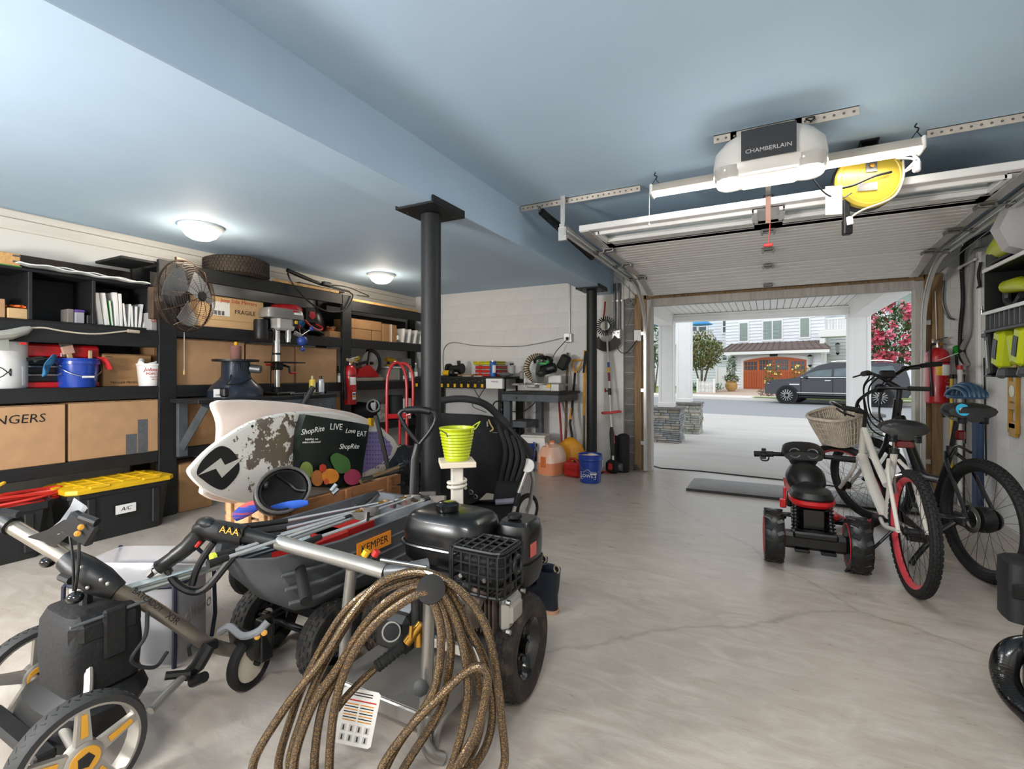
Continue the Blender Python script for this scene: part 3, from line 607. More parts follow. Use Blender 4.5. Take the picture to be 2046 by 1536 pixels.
# garage door opener
OPW=mat('opener_white','#dcd8d2',.35,var=.04); LENS=mat('ribbed_lens','#e8e6e0',.12,trans=.6,var=.02); OPD=mat('charcoal_panel','#45474b',.5,var=.05)
t=thing('garage_door_opener','white motor unit with charcoal front panel bolted under the ceiling','door opener',(.0,2.98,2.29))
def oval(a,b,n=28,e=2.6): return [(a*math.copysign(abs(math.cos(q))**(2/e),math.cos(q)),b*math.copysign(abs(math.sin(q))**(2/e),math.sin(q))) for q in [2*PI*i/n for i in range(n)]]
rings=[]
for z,s,sy in((-.035,.72,.6),(-.03,.86,.85),(0,.96,.97),(.05,1,1),(.12,.96,1),(.165,.8,.96),(.18,.7,.9)): rings.append([(x*s,y*sy,z) for x,y in oval(.275,.16)])
ob('housing',G().loft(rings),OPW,t)
fp=ob('front_panel',G().grid(lambda u,v:((u-.5)*.25,-.166-.004*math.sin(PI*u),.02+v*.155),6,2,.008),OPD,t); ob('base_plate',G().box((0,0,-.037),(.26,.2,.012),b=.004),WHT,t)
text('CHAMBERLAIN',.03,frame((0,2.98-.1755,2.29+.06),(1,0,0),(0,0,1)),mat('silver_print','#c9c7c2',.4),fp,world=True,sx=1.05)
for sx in(-1,1):
    rings=[]
    for z,s in((-.045,.55),(-.038,.85),(-.01,1),(.02,1.02)): rings.append([(sx*.185+x*s,-.01+y*s,z) for x,y in oval(.088,.14,20,2.4)])
    l=ob('light_lens',G().loft(rings),LENS,t); g=G()
    for i in range(7): g.box((sx*(.16+.014*i),-.09+.02*abs(i-3)*.3,-.03),(.005,.05,.014))
    ob('lens_flute',g,WHT,l,kind='stuff')
ob('hanger_strap',G().box((-.17,-.03,.215),(.03,.004,.1)),PAI,t); ob('hanger_strap',G().box((.14,-.03,.215),(.03,.004,.1)),PAI,t); ob('top_bracket',G().box((.0,-.03,.186),(.22,.05,.012),b=.003),GALV,t)
ob('antenna_wire',G().tube(spl([(.19,-.05,.2),(.21,-.06,.22),(.17,-.07,.215),(.2,-.05,.205)],5),.004,6),BLK,t)
t2=thing('opener_rail','steel opener rail with trolley arm running over the door','rail',(0,4.5,2.37)); ob('rail',G().box((0,-.02,0),(.03,2.7,.04),b=.003),GALV,t2); ob('trolley',G().box((0,-.88,-.03),(.06,.12,.04),b=.006),BLK,t2)
ob('door_arm',G().box((0,-.86,-.03),(.03,.008,.02)).tube([(0,-.9,-.04),(0,-.95,-.08)],.008,6),GALV,t2)
ob('arm_bar',G().box((0,-1.02,-.135),(.03,.012,.17),b=.002),mat('rusty_arm','#6a4a3c',.6),t2); ob('release_cord',G().tube(spl([(0,-.95,-.09),(.01,-.93,-.2),(0,-.93,-.32)],4),.003,5),mat('red_cord','#b23a2e',.7),t2); ob('release_handle',G().box((0,-.93,-.335),(.055,.012,.02),b=.004),REDPL,t2)
for sx in(-1,1):
    l=bpy.data.lights.new('opener_bulb','POINT'); l.energy=4.5; l.color=(1,.96,.9); l.shadow_soft_size=.07; lo=bpy.data.objects.new('opener_bulb',l); COL.objects.link(lo); lo.location=(sx*.2,2.95,2.16)
# LED shop light
def shoplight(x0,x1,y,z,label,name='led_shop_light',chain=True,yaw=0,zc=ZR):
    t=thing(name,label,'shop light',((x0+x1)/2,y,z),yaw,group='led shop lights'); L=x1-x0
    rings=[]
    for x in(-L/2,L/2): rings.append([(x,-.055,-.012),(x,.055,-.012),(x,.045,.02),(x,.02,.045),(x,-.02,.045),(x,-.045,.02)])
    ob('housing',G().loft(rings),mat('aluminium_housing','#cdc2b4',.35,.3),t)
    ob('diffuser',G().loft([[(x,.032*math.cos(q),-.014-.02*math.sin(q)) for q in [PI*i/8 for i in range(9)]] for x in(-L/2+.01,L/2-.01)]),mat('led_diffuser','#fff6e8',.4,emit=5,var=0),t)
    for sx in(-1,1): ob('end_cap',G().box((sx*L/2,0,.005),(.018,.115,.07),b=.006),WHT,t)
    if chain:
        for sx in(-1,1):
            x=sx*(L/2-.02); h=zc-z; ob('hanging_wire',G().tube([(x-.03,0,.04),(x,0,.085),(x+.03,0,.04)],.003,5).tube(spl([(x,0,.08),(x+.008,0,h-.03),(x-.008,0,h-.018),(x,0,h-.002)],4),.004,5),BLK,t)
    return t
sl=shoplight(-.68,.72,3.3,2.405,'lit led shop light hanging on chains behind the door opener')
ob('pull_wire',G().tube([(-.72,0,.0),(-.722,0,-.2)],.002,5).sph((-.722,0,-.21),.008,8,5),WHT,sl); ob('power_cord',G().tube(spl([(.66,.02,-.02),(.7,.05,-.06),(.64,.06,-.1),(.68,.04,-.05),(.6,.05,-.02)],6),.006,6),WHT,sl); ob('plug',G().box((.69,.05,-.085),(.035,.03,.06),b=.008),WHT,sl)
shoplight(-.75,.55,-.95,2.465,'led fill light added on the ceiling behind the camera',chain=True); shoplight(-3.85,-2.55,-.95,2.345,'led fill light added unseen over the rear of the shelving bay',zc=ZL)  # two added fixtures for the rear fill lamps, out of view
# cord reel
c=at(1736,357,2.8); t=thing('cord_reel','yellow retractable cord reel hanging from the ceiling behind the shop light','cord reel',tuple(c),RD(14)); YR=mat('reel_yellow','#bfa838',.35,var=.05)
ob('drum_face',G().lathe([(.168,-.02),(.172,0),(.168,.02),(.15,.026),(.145,.022),(.12,.026),(.02,.028)],RX(PI/2),n=40),YR,t); ob('drum_back',G().lathe([(.02,0),(.172,.0),(.172,.05),(.02,.05)],T(0,.07,0)@RX(PI/2),n=40),BLK,t)
ob('yoke',G().box((0,-.032,.1),(.055,.006,.15),b=.002).box((0,.09,.12),(.055,.006,.3)).box((0,.03,.24),(.09,.13,.006)),GREYM,t); ob('name_plate',G().box((-.02,-.031,-.055),(.1,.004,.045)),SILV,t); ob('hub_bolt',G().cyl((0,-.045,.06),(0,-.03,.06),.012,n=10),BRASS,t)
ob('feed_arm',G().box((-.115,.0,-.16),(.03,.03,.18),b=.004).box((-.11,0,-.27),(.045,.045,.09),b=.006),BLK,t); ob('cord',G().tube(spl([(.09,-.05,.01),(0,-.06,-.01),(-.1,-.06,-.05),(-.17,-.05,-.06)],5),.007,8),BLK,t); ob('tail_cord',G().tube(spl([(.16,-.02,.08),(.15,-.04,-.03),(.1,-.04,-.13),(-.05,-.04,-.19),(-.11,-.03,-.23)],6),.006,8),mat('pale_cord','#cdbfae',.6),t); ob('plug_end',G().cyl((-.11,-.03,-.22),(-.105,-.03,-.265),.016,n=10),WHT,t)
tg=onew('warning_tag','small white tag hanging from the cord reel','tag',G().box((0,0,0),(.085,.003,.16),T(*at(1666,400,2.72))@RZ(RD(16)),b=.001),PAPER)
one('ceiling_mount_hook','black mounting bracket of the cord reel on the ceiling','bracket',G().box((0,0,-.005),(.09,.13,.01)).box((-.04,0,-.02),(.006,.1,.03)).box((.04,0,-.02),(.006,.1,.03)),BLK,(c.x,c.y+.03,ZR))
onew('loose_wire','dark wire drooping from the opener to the cord reel','wire',G().tube(spl([V((.2,3.08,2.27)),V((.28,3.2,2.2)),V((.36,3.3,2.19)),V((.42,3.36,2.23))],6),.004,6),BLK)
# ceiling dome lamps
DOME=mat('lit_frosted_glass','#fff1dc',.4,emit=3.2,var=0)
for i,(px,py,lb) in enumerate(((402,452,'white dome ceiling lamp above the wire fan'),(762,548,'white dome ceiling lamp nearer the back corner'),(0,0,'white dome ceiling lamp out of frame at the rear'))):
    p=onZ(px,py,ZL) if px else V((-4.2,.2,ZL)); t=thing('ceiling_lamp',lb,'ceiling lamp',(p.x,p.y,ZL),group='dome ceiling lamps')
    ob('base_ring',G().lathe([(.165,0),(.165,-.02),(.15,-.032),(.14,-.03),(.02,-.02)],n=32),WPAINT,t); ob('glass_dome',G().lathe([(.138,-.028),(.132,-.055),(.11,-.085),(.07,-.108),(.01,-.118)],n=32),DOME,t)
    l=bpy.data.lights.new('dome_bulb','POINT'); l.energy=11; l.color=(1,.87,.7); l.shadow_soft_size=.1; lo=bpy.data.objects.new('dome_bulb',l); COL.objects.link(lo); lo.location=(p.x,p.y,ZL-.19)
# ================================================================ black shelving along the left wall
SX=-4.49; SB=-4.955
def yz(px,py,X=SX): p=onX(px,py,X); return p.y,p.z
sh=thing('shelving_unit','long black-painted timber shelving along the left wall','shelving',(-4.72,2.3,0))
def sbox(name,x0,x1,y0,y1,z0,z1,m=BLKP,par=sh,b=.004): return ob(name,G().box(((x0+x1)/2,(y0+y1)/2,(z0+z1)/2),(x1-x0,y1-y0,z1-z0),b=b),m,par,world=True)
for y,zt in((-.2,2.15),(2.3,2.16),(4.28,2.15),(6.02,2.15)):
    sbox('post',SX-.04,SX,y-.07,y+.07,0,zt); sbox('post',SB,SB+.04,y-.07,y+.07,0,2.15)
for y0,y1,lv in((-.13,2.23,((1.56,.14),(1.10,.1),(.56,.09))),(2.37,4.21,((2.15,.12),(1.63,.11),(1.10,.1),(.56,.09))),(4.35,5.95,((2.09,.12),(1.63,.11),(1.10,.1),(.56,.09)))):
    for z,h in lv:
        sbox('shelf_board',SB,SX-.042,y0-.06,y1+.06,z-.022,z); sbox('front_rail',SX-.04,SX-.004,y0,y1,z-h,z)
sbox('shelf_board',SB,SX-.042,1.98,2.24,2.118,2.14); sbox('back_board',SB-.008,SB+.004,-.13,2.23,1.2,1.5); sbox('back_board',SB-.008,SB+.004,2.37,4.2,1.7,2.0); sbox('back_board',SB-.008,SB+.004,4.36,5.9,1.66,2.0)
for y,z in((2.25,2.06),(4.23,1.9),(4.34,1.9)): sbox('cleat',SX-.03,SX-.01,y-.025,y+.025,z-.3,z)
# cubby
cu=thing('cubby_shelf','black plywood cubby box with open bays on the upper shelf','shelf',(-4.78,1.4,1.565)); CF=-4.62
ye=yz(300,600,CF)[0]
sbox('bottom',SB,CF,-.1,ye,1.565,1.585,BLKP,cu); sbox('top',SB,CF,-.1,ye,1.925,1.945,BLKP,cu); sbox('back',SB,SB+.012,-.1,ye,1.585,1.925,BLKP,cu)
for px in(-140,61,188,298): y=yz(px,600,CF)[0]; sbox('divider',SB+.012,CF,y-.012,y+.012,1.585,1.925,BLKP,cu)
TAPE=mat('packing_tape','#c4a071',.35,var=.05); CARDL=mat('light_cardboard','#c9a679',.85,var=.06)
def cbox(label,px0,px1,z0,z1,X=SX-.03,depth=.38,m=CARD,px_on=None,flap=True,group='cardboard boxes',rz=0,name='cardboard_box'):
    y0=yz(px0,747,X)[0]+.003; y1=yz(px1,747,X)[0]-.003
    depth=min(depth,X-SB-.005); t=thing(name,label,'box',(X-depth/2,(y0+y1)/2,z0),rz,group=group); w_,d,h=depth,y1-y0,z1-z0
    ob('body',G().box((0,0,h/2-.003),(w_,d,h-.006),b=.004),m,t)
    if flap:
        for s in(-1,1): ob('flap',G().box((s*w_/4,0,h-.0015),(w_/2-.003,d,.003)),m,t)
        ob('tape',G().box((0,0,h+.0005),(.05,d+.002,.001)),TAPE,t); ob('tape_end',G().box((w_/2+.0006,0,h-.045),(.001,.05,.09)) if 0 else G().box((0,d/2+.0006,h-.045),(.05,.001,.09)),TAPE,t)
    t['_f']=(w_/2,d,h); return t
def ftext(t,s,size,dy,z,m=BTXT,ax='CENTER',**k):  # text on +X face of a box thing, dy from centre
    w_=t['_f'][0]; return text(s,size,frame((w_+.0012,dy,z),(0,1,0),(0,0,1)),m,t,world=False,ax=ax,**k)
# bay contents
cbox('open brown carton at the far left of the cubby',-30,12,1.587,1.72,CF-.02,.2,CARD,flap=False)
t=cbox('small carton holding orange clips in the cubby',14,59,1.587,1.665,CF-.02,.16,CARDL,flap=False)
OR=mat('orange_plastic','#e0621c',.45); g=G(); rnd=random.Random(2)
for i in range(9): g.box((rnd.uniform(-.04,.04),rnd.uniform(-.05,.05),.085+rnd.uniform(0,.012)),(.05,.022,.014),rz=rnd.uniform(0,3),b=.004)
ob('orange_clips',g,OR,t)
t=cbox('open grey carton with lifted flaps in the middle cubby bay',134,149,1.587,1.695,CF-.03,.12,mat('grey_carton','#77706a',.8),flap=False)
t=cbox('grey and purple carton in the middle cubby bay',150,170,1.587,1.675,CF-.015,.12,mat('pale_grey_carton','#9a9aa0',.7),flap=False); ob('purple_lid',G().box((0,0,t['_f'][2]+.004),(.122,t['_f'][1]+.004,.018),b=.002),mat('purple_print','#5b3a8c',.6),t)
cbox('dark grey box beside the cubby divider',173,186,1.587,1.66,CF-.02,.12,DGREY,flap=False)
CLR=mat('clear_sleeve','#d8dadd',.25,alpha=.75,var=.08,scale=20); GRN=mat('green_folder','#4b9a4a',.5)
def leaf(px,w_,h,lean,m,label,name='catalogue',z=1.587,X=CF-.03):
    y=yz(px,640,X)[0]; t=thing(name,label,'catalogue',(X-.12,y,z),0,group='catalogues standing in the cubby'); M=RX(lean)
    ob('cover',G().box((0,0,h/2+abs(math.sin(lean))*w_/2),(.22,w_,h),M,b=.002),m,t); ob('pages',G().box((.112,0,h/2+abs(math.sin(lean))*w_/2),(.004,w_*.7,h*.97),M),PAPER,t)
for px,w_,h,l,m,lb in((203,.036,.25,.13,PAPER,'thick white catalogue leaning at the left end of the cubby row'),(216,.034,.255,.12,WHT,'second thick white catalogue of the cubby row'),(226,.012,.2,.1,GRN,'slim green folder among the white catalogues'),(236,.03,.27,.06,PAPER,'tall white catalogue right of the green folder'),(244,.022,.265,.04,WHT,'tall slim catalogue before the clear sleeves'),(253,.014,.19,.1,CLR,'clear sleeve packet right after the tall catalogues'),(259,.014,.19,-.05,CLR,'second clear sleeve packet in the cubby'),(266,.016,.175,.05,CLR,'third clear sleeve packet in the cubby'),(273,.016,.175,-.02,CLR,'fourth clear sleeve packet in the cubby'),(280,.02,.2,-.1,CLR,'fifth clear sleeve packet, leaning right'),(288,.012,.2,-.16,CLR,'clear sleeve packet at the right end of the cubby row')): leaf(px,w_,h,l,m,lb)
t=cbox('boxed item with red lettering squeezed between cubby and post',301,318,1.565,1.72,SX-.06,.2,mat('grey_box','#a8a6a4',.6),flap=False); ftext(t,'ON',.04,.0,.08,RTXT)
cbox('silver tin standing on the shelf behind the post',301,318,1.73,1.87,SX-.1,.16,SILV,flap=False)
# on top of cubby
t=cbox('wooden crate with metal corners lying on top of the cubby',-60,42,1.948,2.045,CF-.02,.24,PINE,flap=False,name='wooden_crate'); y1=t['_f'][1]/2
for z in(.035,.075): ob('corner_strap',G().box((t['_f'][0],y1-.02,z),(.006,.045,.012),b=.002),GREYM,t)
ob('green_base',G().box((0,0,-.0),(t['_f'][0]*2+.01,t['_f'][1]+.01,.012)),GRN,t)
onew('foam_sheet','stack of thin white foam sheets draped on the cubby top','sheet',G().grid(lambda u,v:(-4.92+.36*v+.012*math.sin(9*u),1.4+.8*u,1.951+.02*(1-u)+.006*math.sin(25*u+3*v)),30,4,.008).grid(lambda u,v:(-4.9+.33*v,1.55+.55*u,1.962+.016*(1-u)+.005*math.sin(20*u+4*v)),20,4,.006),mat('foam_white','#dddfdd',.8))
onew('dark_plank','dark brown plank leaning on the wall above the cubby','plank',G().box((-4.945,1.55,2.02),(.02,1.4,.14),b=.003),mat('dark_stain','#3a2c24',.6,var=.2))
# power strip and cable
onew('extension_lead','beige extension lead hooked under the cubby','cable',G().tube(spl([onX(62,655,-4.46),onX(90,655,-4.46),onX(130,662,-4.46),onX(190,667,-4.46),onX(255,661,-4.46)],6),.006,8).cyl(onX(255,661,-4.46),onX(278,663,-4.46),.013),mat('beige_cable','#b9ad9c',.5))
g=G().tube([onX(-20,672,-4.45),onX(20,668,-4.45),onX(50,660,-4.45),onX(62,655,-4.45)],[.03,.035,.03,.014],10).box(onX(5,685,-4.46),(.04,.05,.1)); t=onew('heat_gun','grey heat gun lying on the pot under the cubby','tool',g,mat('grey_green_tool','#8f9088',.5)); ob('red_switch',G().box((.025,.05,.05),(.02,.03,.015)),REDPL,t)
# shelf B left
POTW=mat('white_enamel','#e4e4e2',.2,coat=.5,var=.03)
pp=onX(20,772,SX-.2); y0=pp.y; t=thing('stock_pot','tall white enamel pot with black handles on the left shelf','pot',(SX-.2,yz(10,772,SX-.03)[0],1.101)); R0=.165; h=.335
ob('body',G().lathe([(R0-.008,0),(R0,.012),(R0,h),(R0+.006,h+.006),(R0-.006,h+.006),(R0-.01,.02)],n=40),POTW,t); ob('fish_print',G().tube(spl([(R0*math.cos(q)*1.004,R0*math.sin(q)*1.004,.11+z) for q,z in((-.5,.0),(-.35,.035),(-.1,.03),(.1,.0),(.18,.025),(.18,-.025),(.1,0),(-.1,-.03),(-.35,-.035))],4,True),.003,5,closed=True),BTXT,t); ob('side_label',G().grid(lambda u,v:((R0+.001)*math.cos(.62+.14*u),(R0+.001)*math.sin(.62+.14*u),.02+.13*v),4,2,.001),PAPER,t)
ob('handle',G().tube(spl([(.1,.13,.2),(.13,.2,.215),(.16,.21,.205),(.2,.14,.19)],5),.013,8),BLK,t); ob('lid_knob',G().tube([(.05,.13,h+.02),(.06,.2,h+.01)],.014,8),BLK,t)
t=thing('tool_chest','red metal tool chest with silver-edged drawers behind the blue bucket','tool chest',(SX-.25,yz(132,747,SX-.1)[0],1.101)); W=yz(207,747,SX-.1)[0]-yz(60,747,SX-.1)[0]
ob('body',G().box((0,0,.02),(.26,W,.04),b=.006).box((0,0,.265),(.26,W,.1),b=.015),REDP,t); ob('cabinet',G().box((-.01,0,.125),(.24,W-.02,.19)),BLK,t)
for i in range(3): d=ob('drawer',G().box((.115,0,.07+.06*i),(.02,W-.03,.05),b=.004),BLK,t); ob('pull_edge',G().box((.128,0,.092+.06*i),(.008,W-.02,.012),b=.002),STEEL,d)
ob('carry_handle',G().tube([(0,-.12,.315),(0,-.1,.335),(0,.1,.335),(0,.12,.315)],.008,6),BLK,t); ob('latch',G().box((.132,0,.24),(.008,.05,.03),b=.002),STEEL,t)
BK=mat('blue_bucket_plastic','#1c3f9a',.25,var=.06,coat=.3)
def bucket(label,x,y,z,r,h,m,handle=True,name='bucket',ang=0):
    t=thing(name,label,'bucket',(x,y,z),ang); ob('body',G().lathe([(r*.86,0),(r*.88,.01),(r*.97,h*.8),(r*1.04,h*.82),(r*1.04,h*.9),(r,h*.92),(r*1.03,h),(r*.97,h),(r*.84,.02)],n=36),m,t)
    ob('rim_band',G().lathe([(r*1.045,h*.8),(r*1.06,h*.81),(r*1.06,h*.84),(r*1.045,h*.85)],n=36,cap=False),m,t)
    if handle:
        ob('wire_handle',G().tube(spl([(0,-r*1.06,h*.86),(r*.75,-r*.85,h*.55),(r*1.08,-.1*r,h*.36),(r*1.08,.3*r,h*.36),(r*.75,r*.85,h*.55),(0,r*1.06,h*.86)],6),.003,6),STEEL,t); ob('grip',G().tube([(r*1.1,-.2*r,h*.36),(r*1.1,.35*r,h*.36)],.008,8),WHT,t)
    return t
by=yz(171,747,SX+.02)[0]; bk=bucket('dark blue bucket with brushes on the left shelf',SX-.1,by,1.101,.125,.215,BK)
t=thing('paint_brush','wide paint brush standing bristles-up in the blue bucket','paint brush',(SX-.1,by+.0,1.14)); M=T(0,-.005,.02)@RX(.25)
ob('handle',G().box((0,0,.1),(.022,.035,.2),M,b=.006),mat('brush_wood','#c8a77c',.6),t); ob('ferrule',G().box((0,0,.225),(.026,.07,.06),M,b=.003),mat('copper_band','#cda491',.4),t); ob('bristles',G().box((0,0,.285),(.02,.072,.07),M,b=.002),mat('dark_bristle','#55504c',.9),t)
onew('brush_handle','pale wooden brush handle sticking out of the blue bucket','brush',G().box((SX-.1,by+.075,1.32),(.02,.024,.12),b=.005),mat('brush_wood','#c8a77c'))
onew('cleaning_rag','blue rag hanging over the bucket edge at left','rag',G().grid(lambda u,v:(SX-.08+.09*u+.012*math.sin(8*v),by-.14-.05*v-.05*u+.012*math.sin(9*u+5*v),1.33-.14*v+.012*math.sin(7*u)),8,8,.006),mat('blue_cloth','#2f6d97',.9,var=.2,bump=.4))
onew('red_cloth','red cloth strip hanging over the bucket edge at right','rag',G().grid(lambda u,v:(SX-.06+.05*u,by+.1+.06*v+.02*u,1.325-.09*v*v+.008*math.sin(9*u)),4,8,.005),mat('red_cloth','#c4262b',.9))
t=cbox('brown carton printed with product lettering behind the blue bucket',205,303,1.101,1.36,SX-.12,.3,CARD2); ftext(t,'TRIGGER PRODUCTS',.026,.0,.03); ftext(t,'PARTS',.016,-.13,.235)
cbox('brown carton half hidden behind the front shelf post',306,352,1.101,1.44,SX-.2,.25,CARD2)
t=thing('popcorn_tub','white popcorn tub with red lettering beside the shelf post','tub',(SX-.09,yz(303,747,SX-.05)[0],1.101)); ob('body',G().lathe([(.068,0),(.07,.006),(.085,.17),(.09,.172),(.09,.185),(.084,.185),(.068,.01)],n=32),WHT,t)
for s,z,sz in(("Johnson's",.135,.042),('POPCORN',.1,.028),('Ocean Boardwalk',.075,.011),('SINCE 1940',.055,.011)):
    o=text(s,sz,frame((.086-.016*(1-z/.17)+.002,0.01,z),(0,1,0),(.0,0,1)),RTXT,t,world=False,shear=.25 if z>.12 else 0)
    for q in o.data.vertices:
        r=q.co.x; a=q.co.y/.08; q.co.x=r*math.cos(a); q.co.y=r*math.sin(a)
onew('paper_scrap','crumpled white papers and a roll in the popcorn tub','paper',G().grid(lambda u,v:(SX-.12+.07*u,t.location.y-.03+.09*v,1.27+.05*v*u+.012*math.sin(9*u+3*v)),5,5,.004).cyl((SX-.06,t.location.y-.075,1.285),(SX-.1,t.location.y-.05,1.31),.022),PAPER)
# shelf C left boxes + totes
t=cbox('large carton marked hangers by hand on the lower left shelf',-110,132,.561,.985,SX-.005,.42,CARD); ftext(t,'HANGERS',.085,t['_f'][1]/2-.3,.33,shear=.1,ext=.0003)
t=cbox('large carton mended with grey duct tape on the lower left shelf',136,317,.561,.99,SX-.015,.42,CARD); DUCT=mat('duct_tape','#63666a',.35,.2,var=.15,scale=30); fz=t['_f']
for y,z,w_,h in((.1,.08,.075,.16),(.18,.13,.07,.28)): ob('duct_tape',G().box((fz[0]+.001,y,z),(.002,w_,h)),DUCT,t)
TOTE=mat('black_tote','#2a2b2d',.5,var=.12,scale=20); TY=mat('tote_yellow','#e3b51b',.38,var=.06)
def tote(label,x,y,w_,d,h,lid,rz=0):
    t=thing('storage_tote',label,'storage tote',(x,y,0),rz)
    def rr(a,b,z,c=.05): return [(a-c,-b,z),(a,-b+c,z),(a,b-c,z),(a-c,b,z),(-a+c,b,z),(-a,b-c,z),(-a,-b+c,z),(-a+c,-b,z)]
    a,b=w_/2,d/2
    if lid: ob('body',G().loft([rr(a*.84,b*.86,0),rr(a*.94,b*.95,h-.06),rr(a*.99,b*.99,h-.055),rr(a*.99,b*.99,h-.02)]),TOTE,t)
    else: ob('body',G().loft([rr(a*.84,b*.86,0),rr(a*.95,b*.95,h-.05),rr(a,b,h-.045),rr(a,b,h),rr(a*.93,b*.94,h),rr(a*.8,b*.82,.03)]),TOTE,t)
    for y_ in(-.62,-.0,.62): ob('side_rib',G().box((a*.9,y_*b,h*.48),(.035,.05 if y_ else .0001,h*.7),RY(-.0) ,b=.006),TOTE,t) if y_ else None
    if lid:
        l=ob('lid',G().loft([rr(a+.012,b+.012,h-.02),rr(a+.015,b+.015,h-.012),rr(a+.012,b+.012,h+.012),rr(a-.01,b-.01,h+.018)]),TY,t)
        for i in range(5): ob('lid_rib',G().box((0,-b*.7+b*1.4*i/4,h+.021),(w_*.8,.02,.012),b=.004),TY,l)
        for i in range(3): ob('lid_rib',G().box((-a*.6+a*.6*i,0,h+.02),(.02,d*.85,.01),b=.003),TY,l)
        for s in(-1,1): ob('lid_clip',G().box((a+.005,s*b*.5,h+.018),(.03,.12,.02),b=.005),TY,l)
    return t
p0=onZ(210,1072); t=tote('black tote with bright yellow lid under the shelf, marked A/C',-4.44,1.88,.42,.66,.38,True); ob('label_sticker',G().box((.2075,.0,.2),(.002,.13,.065)),PAPER,t); text('A/C',.04,frame((.209,0,.2),(0,1,0),(.0,0,1)),BTXT,t,world=False,shear=.3)
t=tote('open black tote full of orange and yellow extension cords',-4.44,1.12,.44,.72,.36,False)
OC=mat('orange_cord','#e0491f',.5); YC=mat('yellow_cord','#e0b030',.5); RC=mat('red_cable','#c32a20',.5); rnd=random.Random(11)
for i,(m,lb,n) in enumerate(((OC,'coiled orange extension cord in the open tote','extension_lead'),(YC,'yellow extension cord looped above the open tote','extension_lead'),(RC,'red cable coil in the open tote','extension_lead'))):
    pts=[]
    for k in range(16): q=k*1.35+i; r=.1+.03*rnd.random(); pts.append((-4.44+.9*r*math.cos(q),1.18+.16*i-.14+2*r*math.sin(q),.3+.01*k*.6+rnd.uniform(0,.03)))
    if i==1: pts=[(-4.4,1.05,.3),(-4.36,1.1,.38),(-4.33,1.2,.47),(-4.35,1.26,.5),(-4.4,1.22,.46),(-4.42,1.15,.38),(-4.36,.95,.33),(-4.3,.85,.36),(-4.33,1.1,.37)]
    onew(n,lb,'cord',G().tube(spl(pts,6),.011,6),m)
# fan on the post
fc=onX(372,592,-4.17); t=thing('wall_fan','round rusty wire-cage fan mounted on the shelf post','fan',(fc.x,fc.y,fc.z),RD(22)); WIRE=mat('rusty_wire','#5c4a3c',.5,.5,var=.3,scale=20); M=RY(PI/2); R0=.285
def bow(r,s): q=min(1,r/R0); return s*(.1*(1-q**2.5))
for s,nm in((1,'front_guard'),(-1,'rear_guard')):
    cg=ob(nm,G().torus((0,0,0),(1,0,0),R0,.007,40,6),WIRE,t); g=G()
    for k in range(1,17): r=R0*k/17; g.torus((bow(r,s)+s*.035*min(1,(R0-r)/.03),0,0),(1,0,0),r,.0014,36,4)
    ob('wire_rings',g,WIRE,cg); g=G()
    for i in range(12):
        q=2*PI*i/12; g.tube([(bow(R0*x,s)+s*.035*min(1,(R0-R0*x)/.03),R0*x*math.cos(q),R0*x*math.sin(q)) for x in(.12,.3,.5,.7,.88,.96,1)],.0024,4)
    ob('wire_spokes',g,WIRE,cg)
ob('centre_badge',G().lathe([(.04,.0),(.042,.012),(.036,.018)],T(.133,0,0)@M,n=24),BLK,t); BL=mat('fan_blade_grey','#9a9c9e',.3,.5)
for i in range(3):
    q=2*PI*i/3+.5; ob('blade',G().grid(lambda u,v:(.02-.05*(v-.5),(.05+.19*u)*math.cos(q+(v-.5)*1.3),(.05+.19*u)*math.sin(q+(v-.5)*1.3)),6,6,.003),BL,t)
ob('motor',G().lathe([(.07,-.16),(.085,-.14),(.085,-.03),(.05,-.02)],M,n=24),DGREY,t); ob('mount_bracket',G().box((-.2,.0,-.02),(.12,.05,.05),b=.006).box((-.29,-.0,-.05),(.05,.05,.26),b=.004),WIRE,t); ob('top_tab',G().box((-.05,0,R0+.012),(.02,.11,.03),b=.006),WIRE,t)
ob('pull_chain',G().tube([(-.05,.04,-.27),(-.05,.04,-.6)],.002,5),mat('chain_pale','#d4cbb8',.5),t); ob('chain_bead',G().lathe([(.004,0),(.009,.012),(.006,.035)],T(-.05,.04,-.635)),mat('wood_bead','#c49a62',.6),t)
# shelf B middle boxes
cbox('large plain carton behind the fan on the middle shelf',348,489,1.101,1.51,SX-.06,.35); cbox('large plain carton behind the spindle sander',491,589,1.101,1.5,SX-.07,.35); cbox('large plain carton right of the drill press',592,673,1.101,1.5,SX-.05,.35)
t=cbox('light carton with handwritten red note and fragile print',402,527,1.631,1.925,SX-.05,.34,CARDL); ftext(t,'Jeep Side Mirrors',.052,.05,.262,RTXT); ftext(t,'FRAGILE',.058,.11,.165); q=t['_f']; ob('shipping_label',G().box((q[0]+.001,-.13,.18),(.001,.17,.13)),PAPER,t)
for i in range(9): ob('barcode_bar',G().box((q[0]+.0018,-.2+.012*i,.14),(.0006,.004+.003*(i%3),.04)),BTXT,t)
ob('lower_seam',G().box((q[0]+.0005,0,.075),(.001,q[1],.004)),CARD2,t)
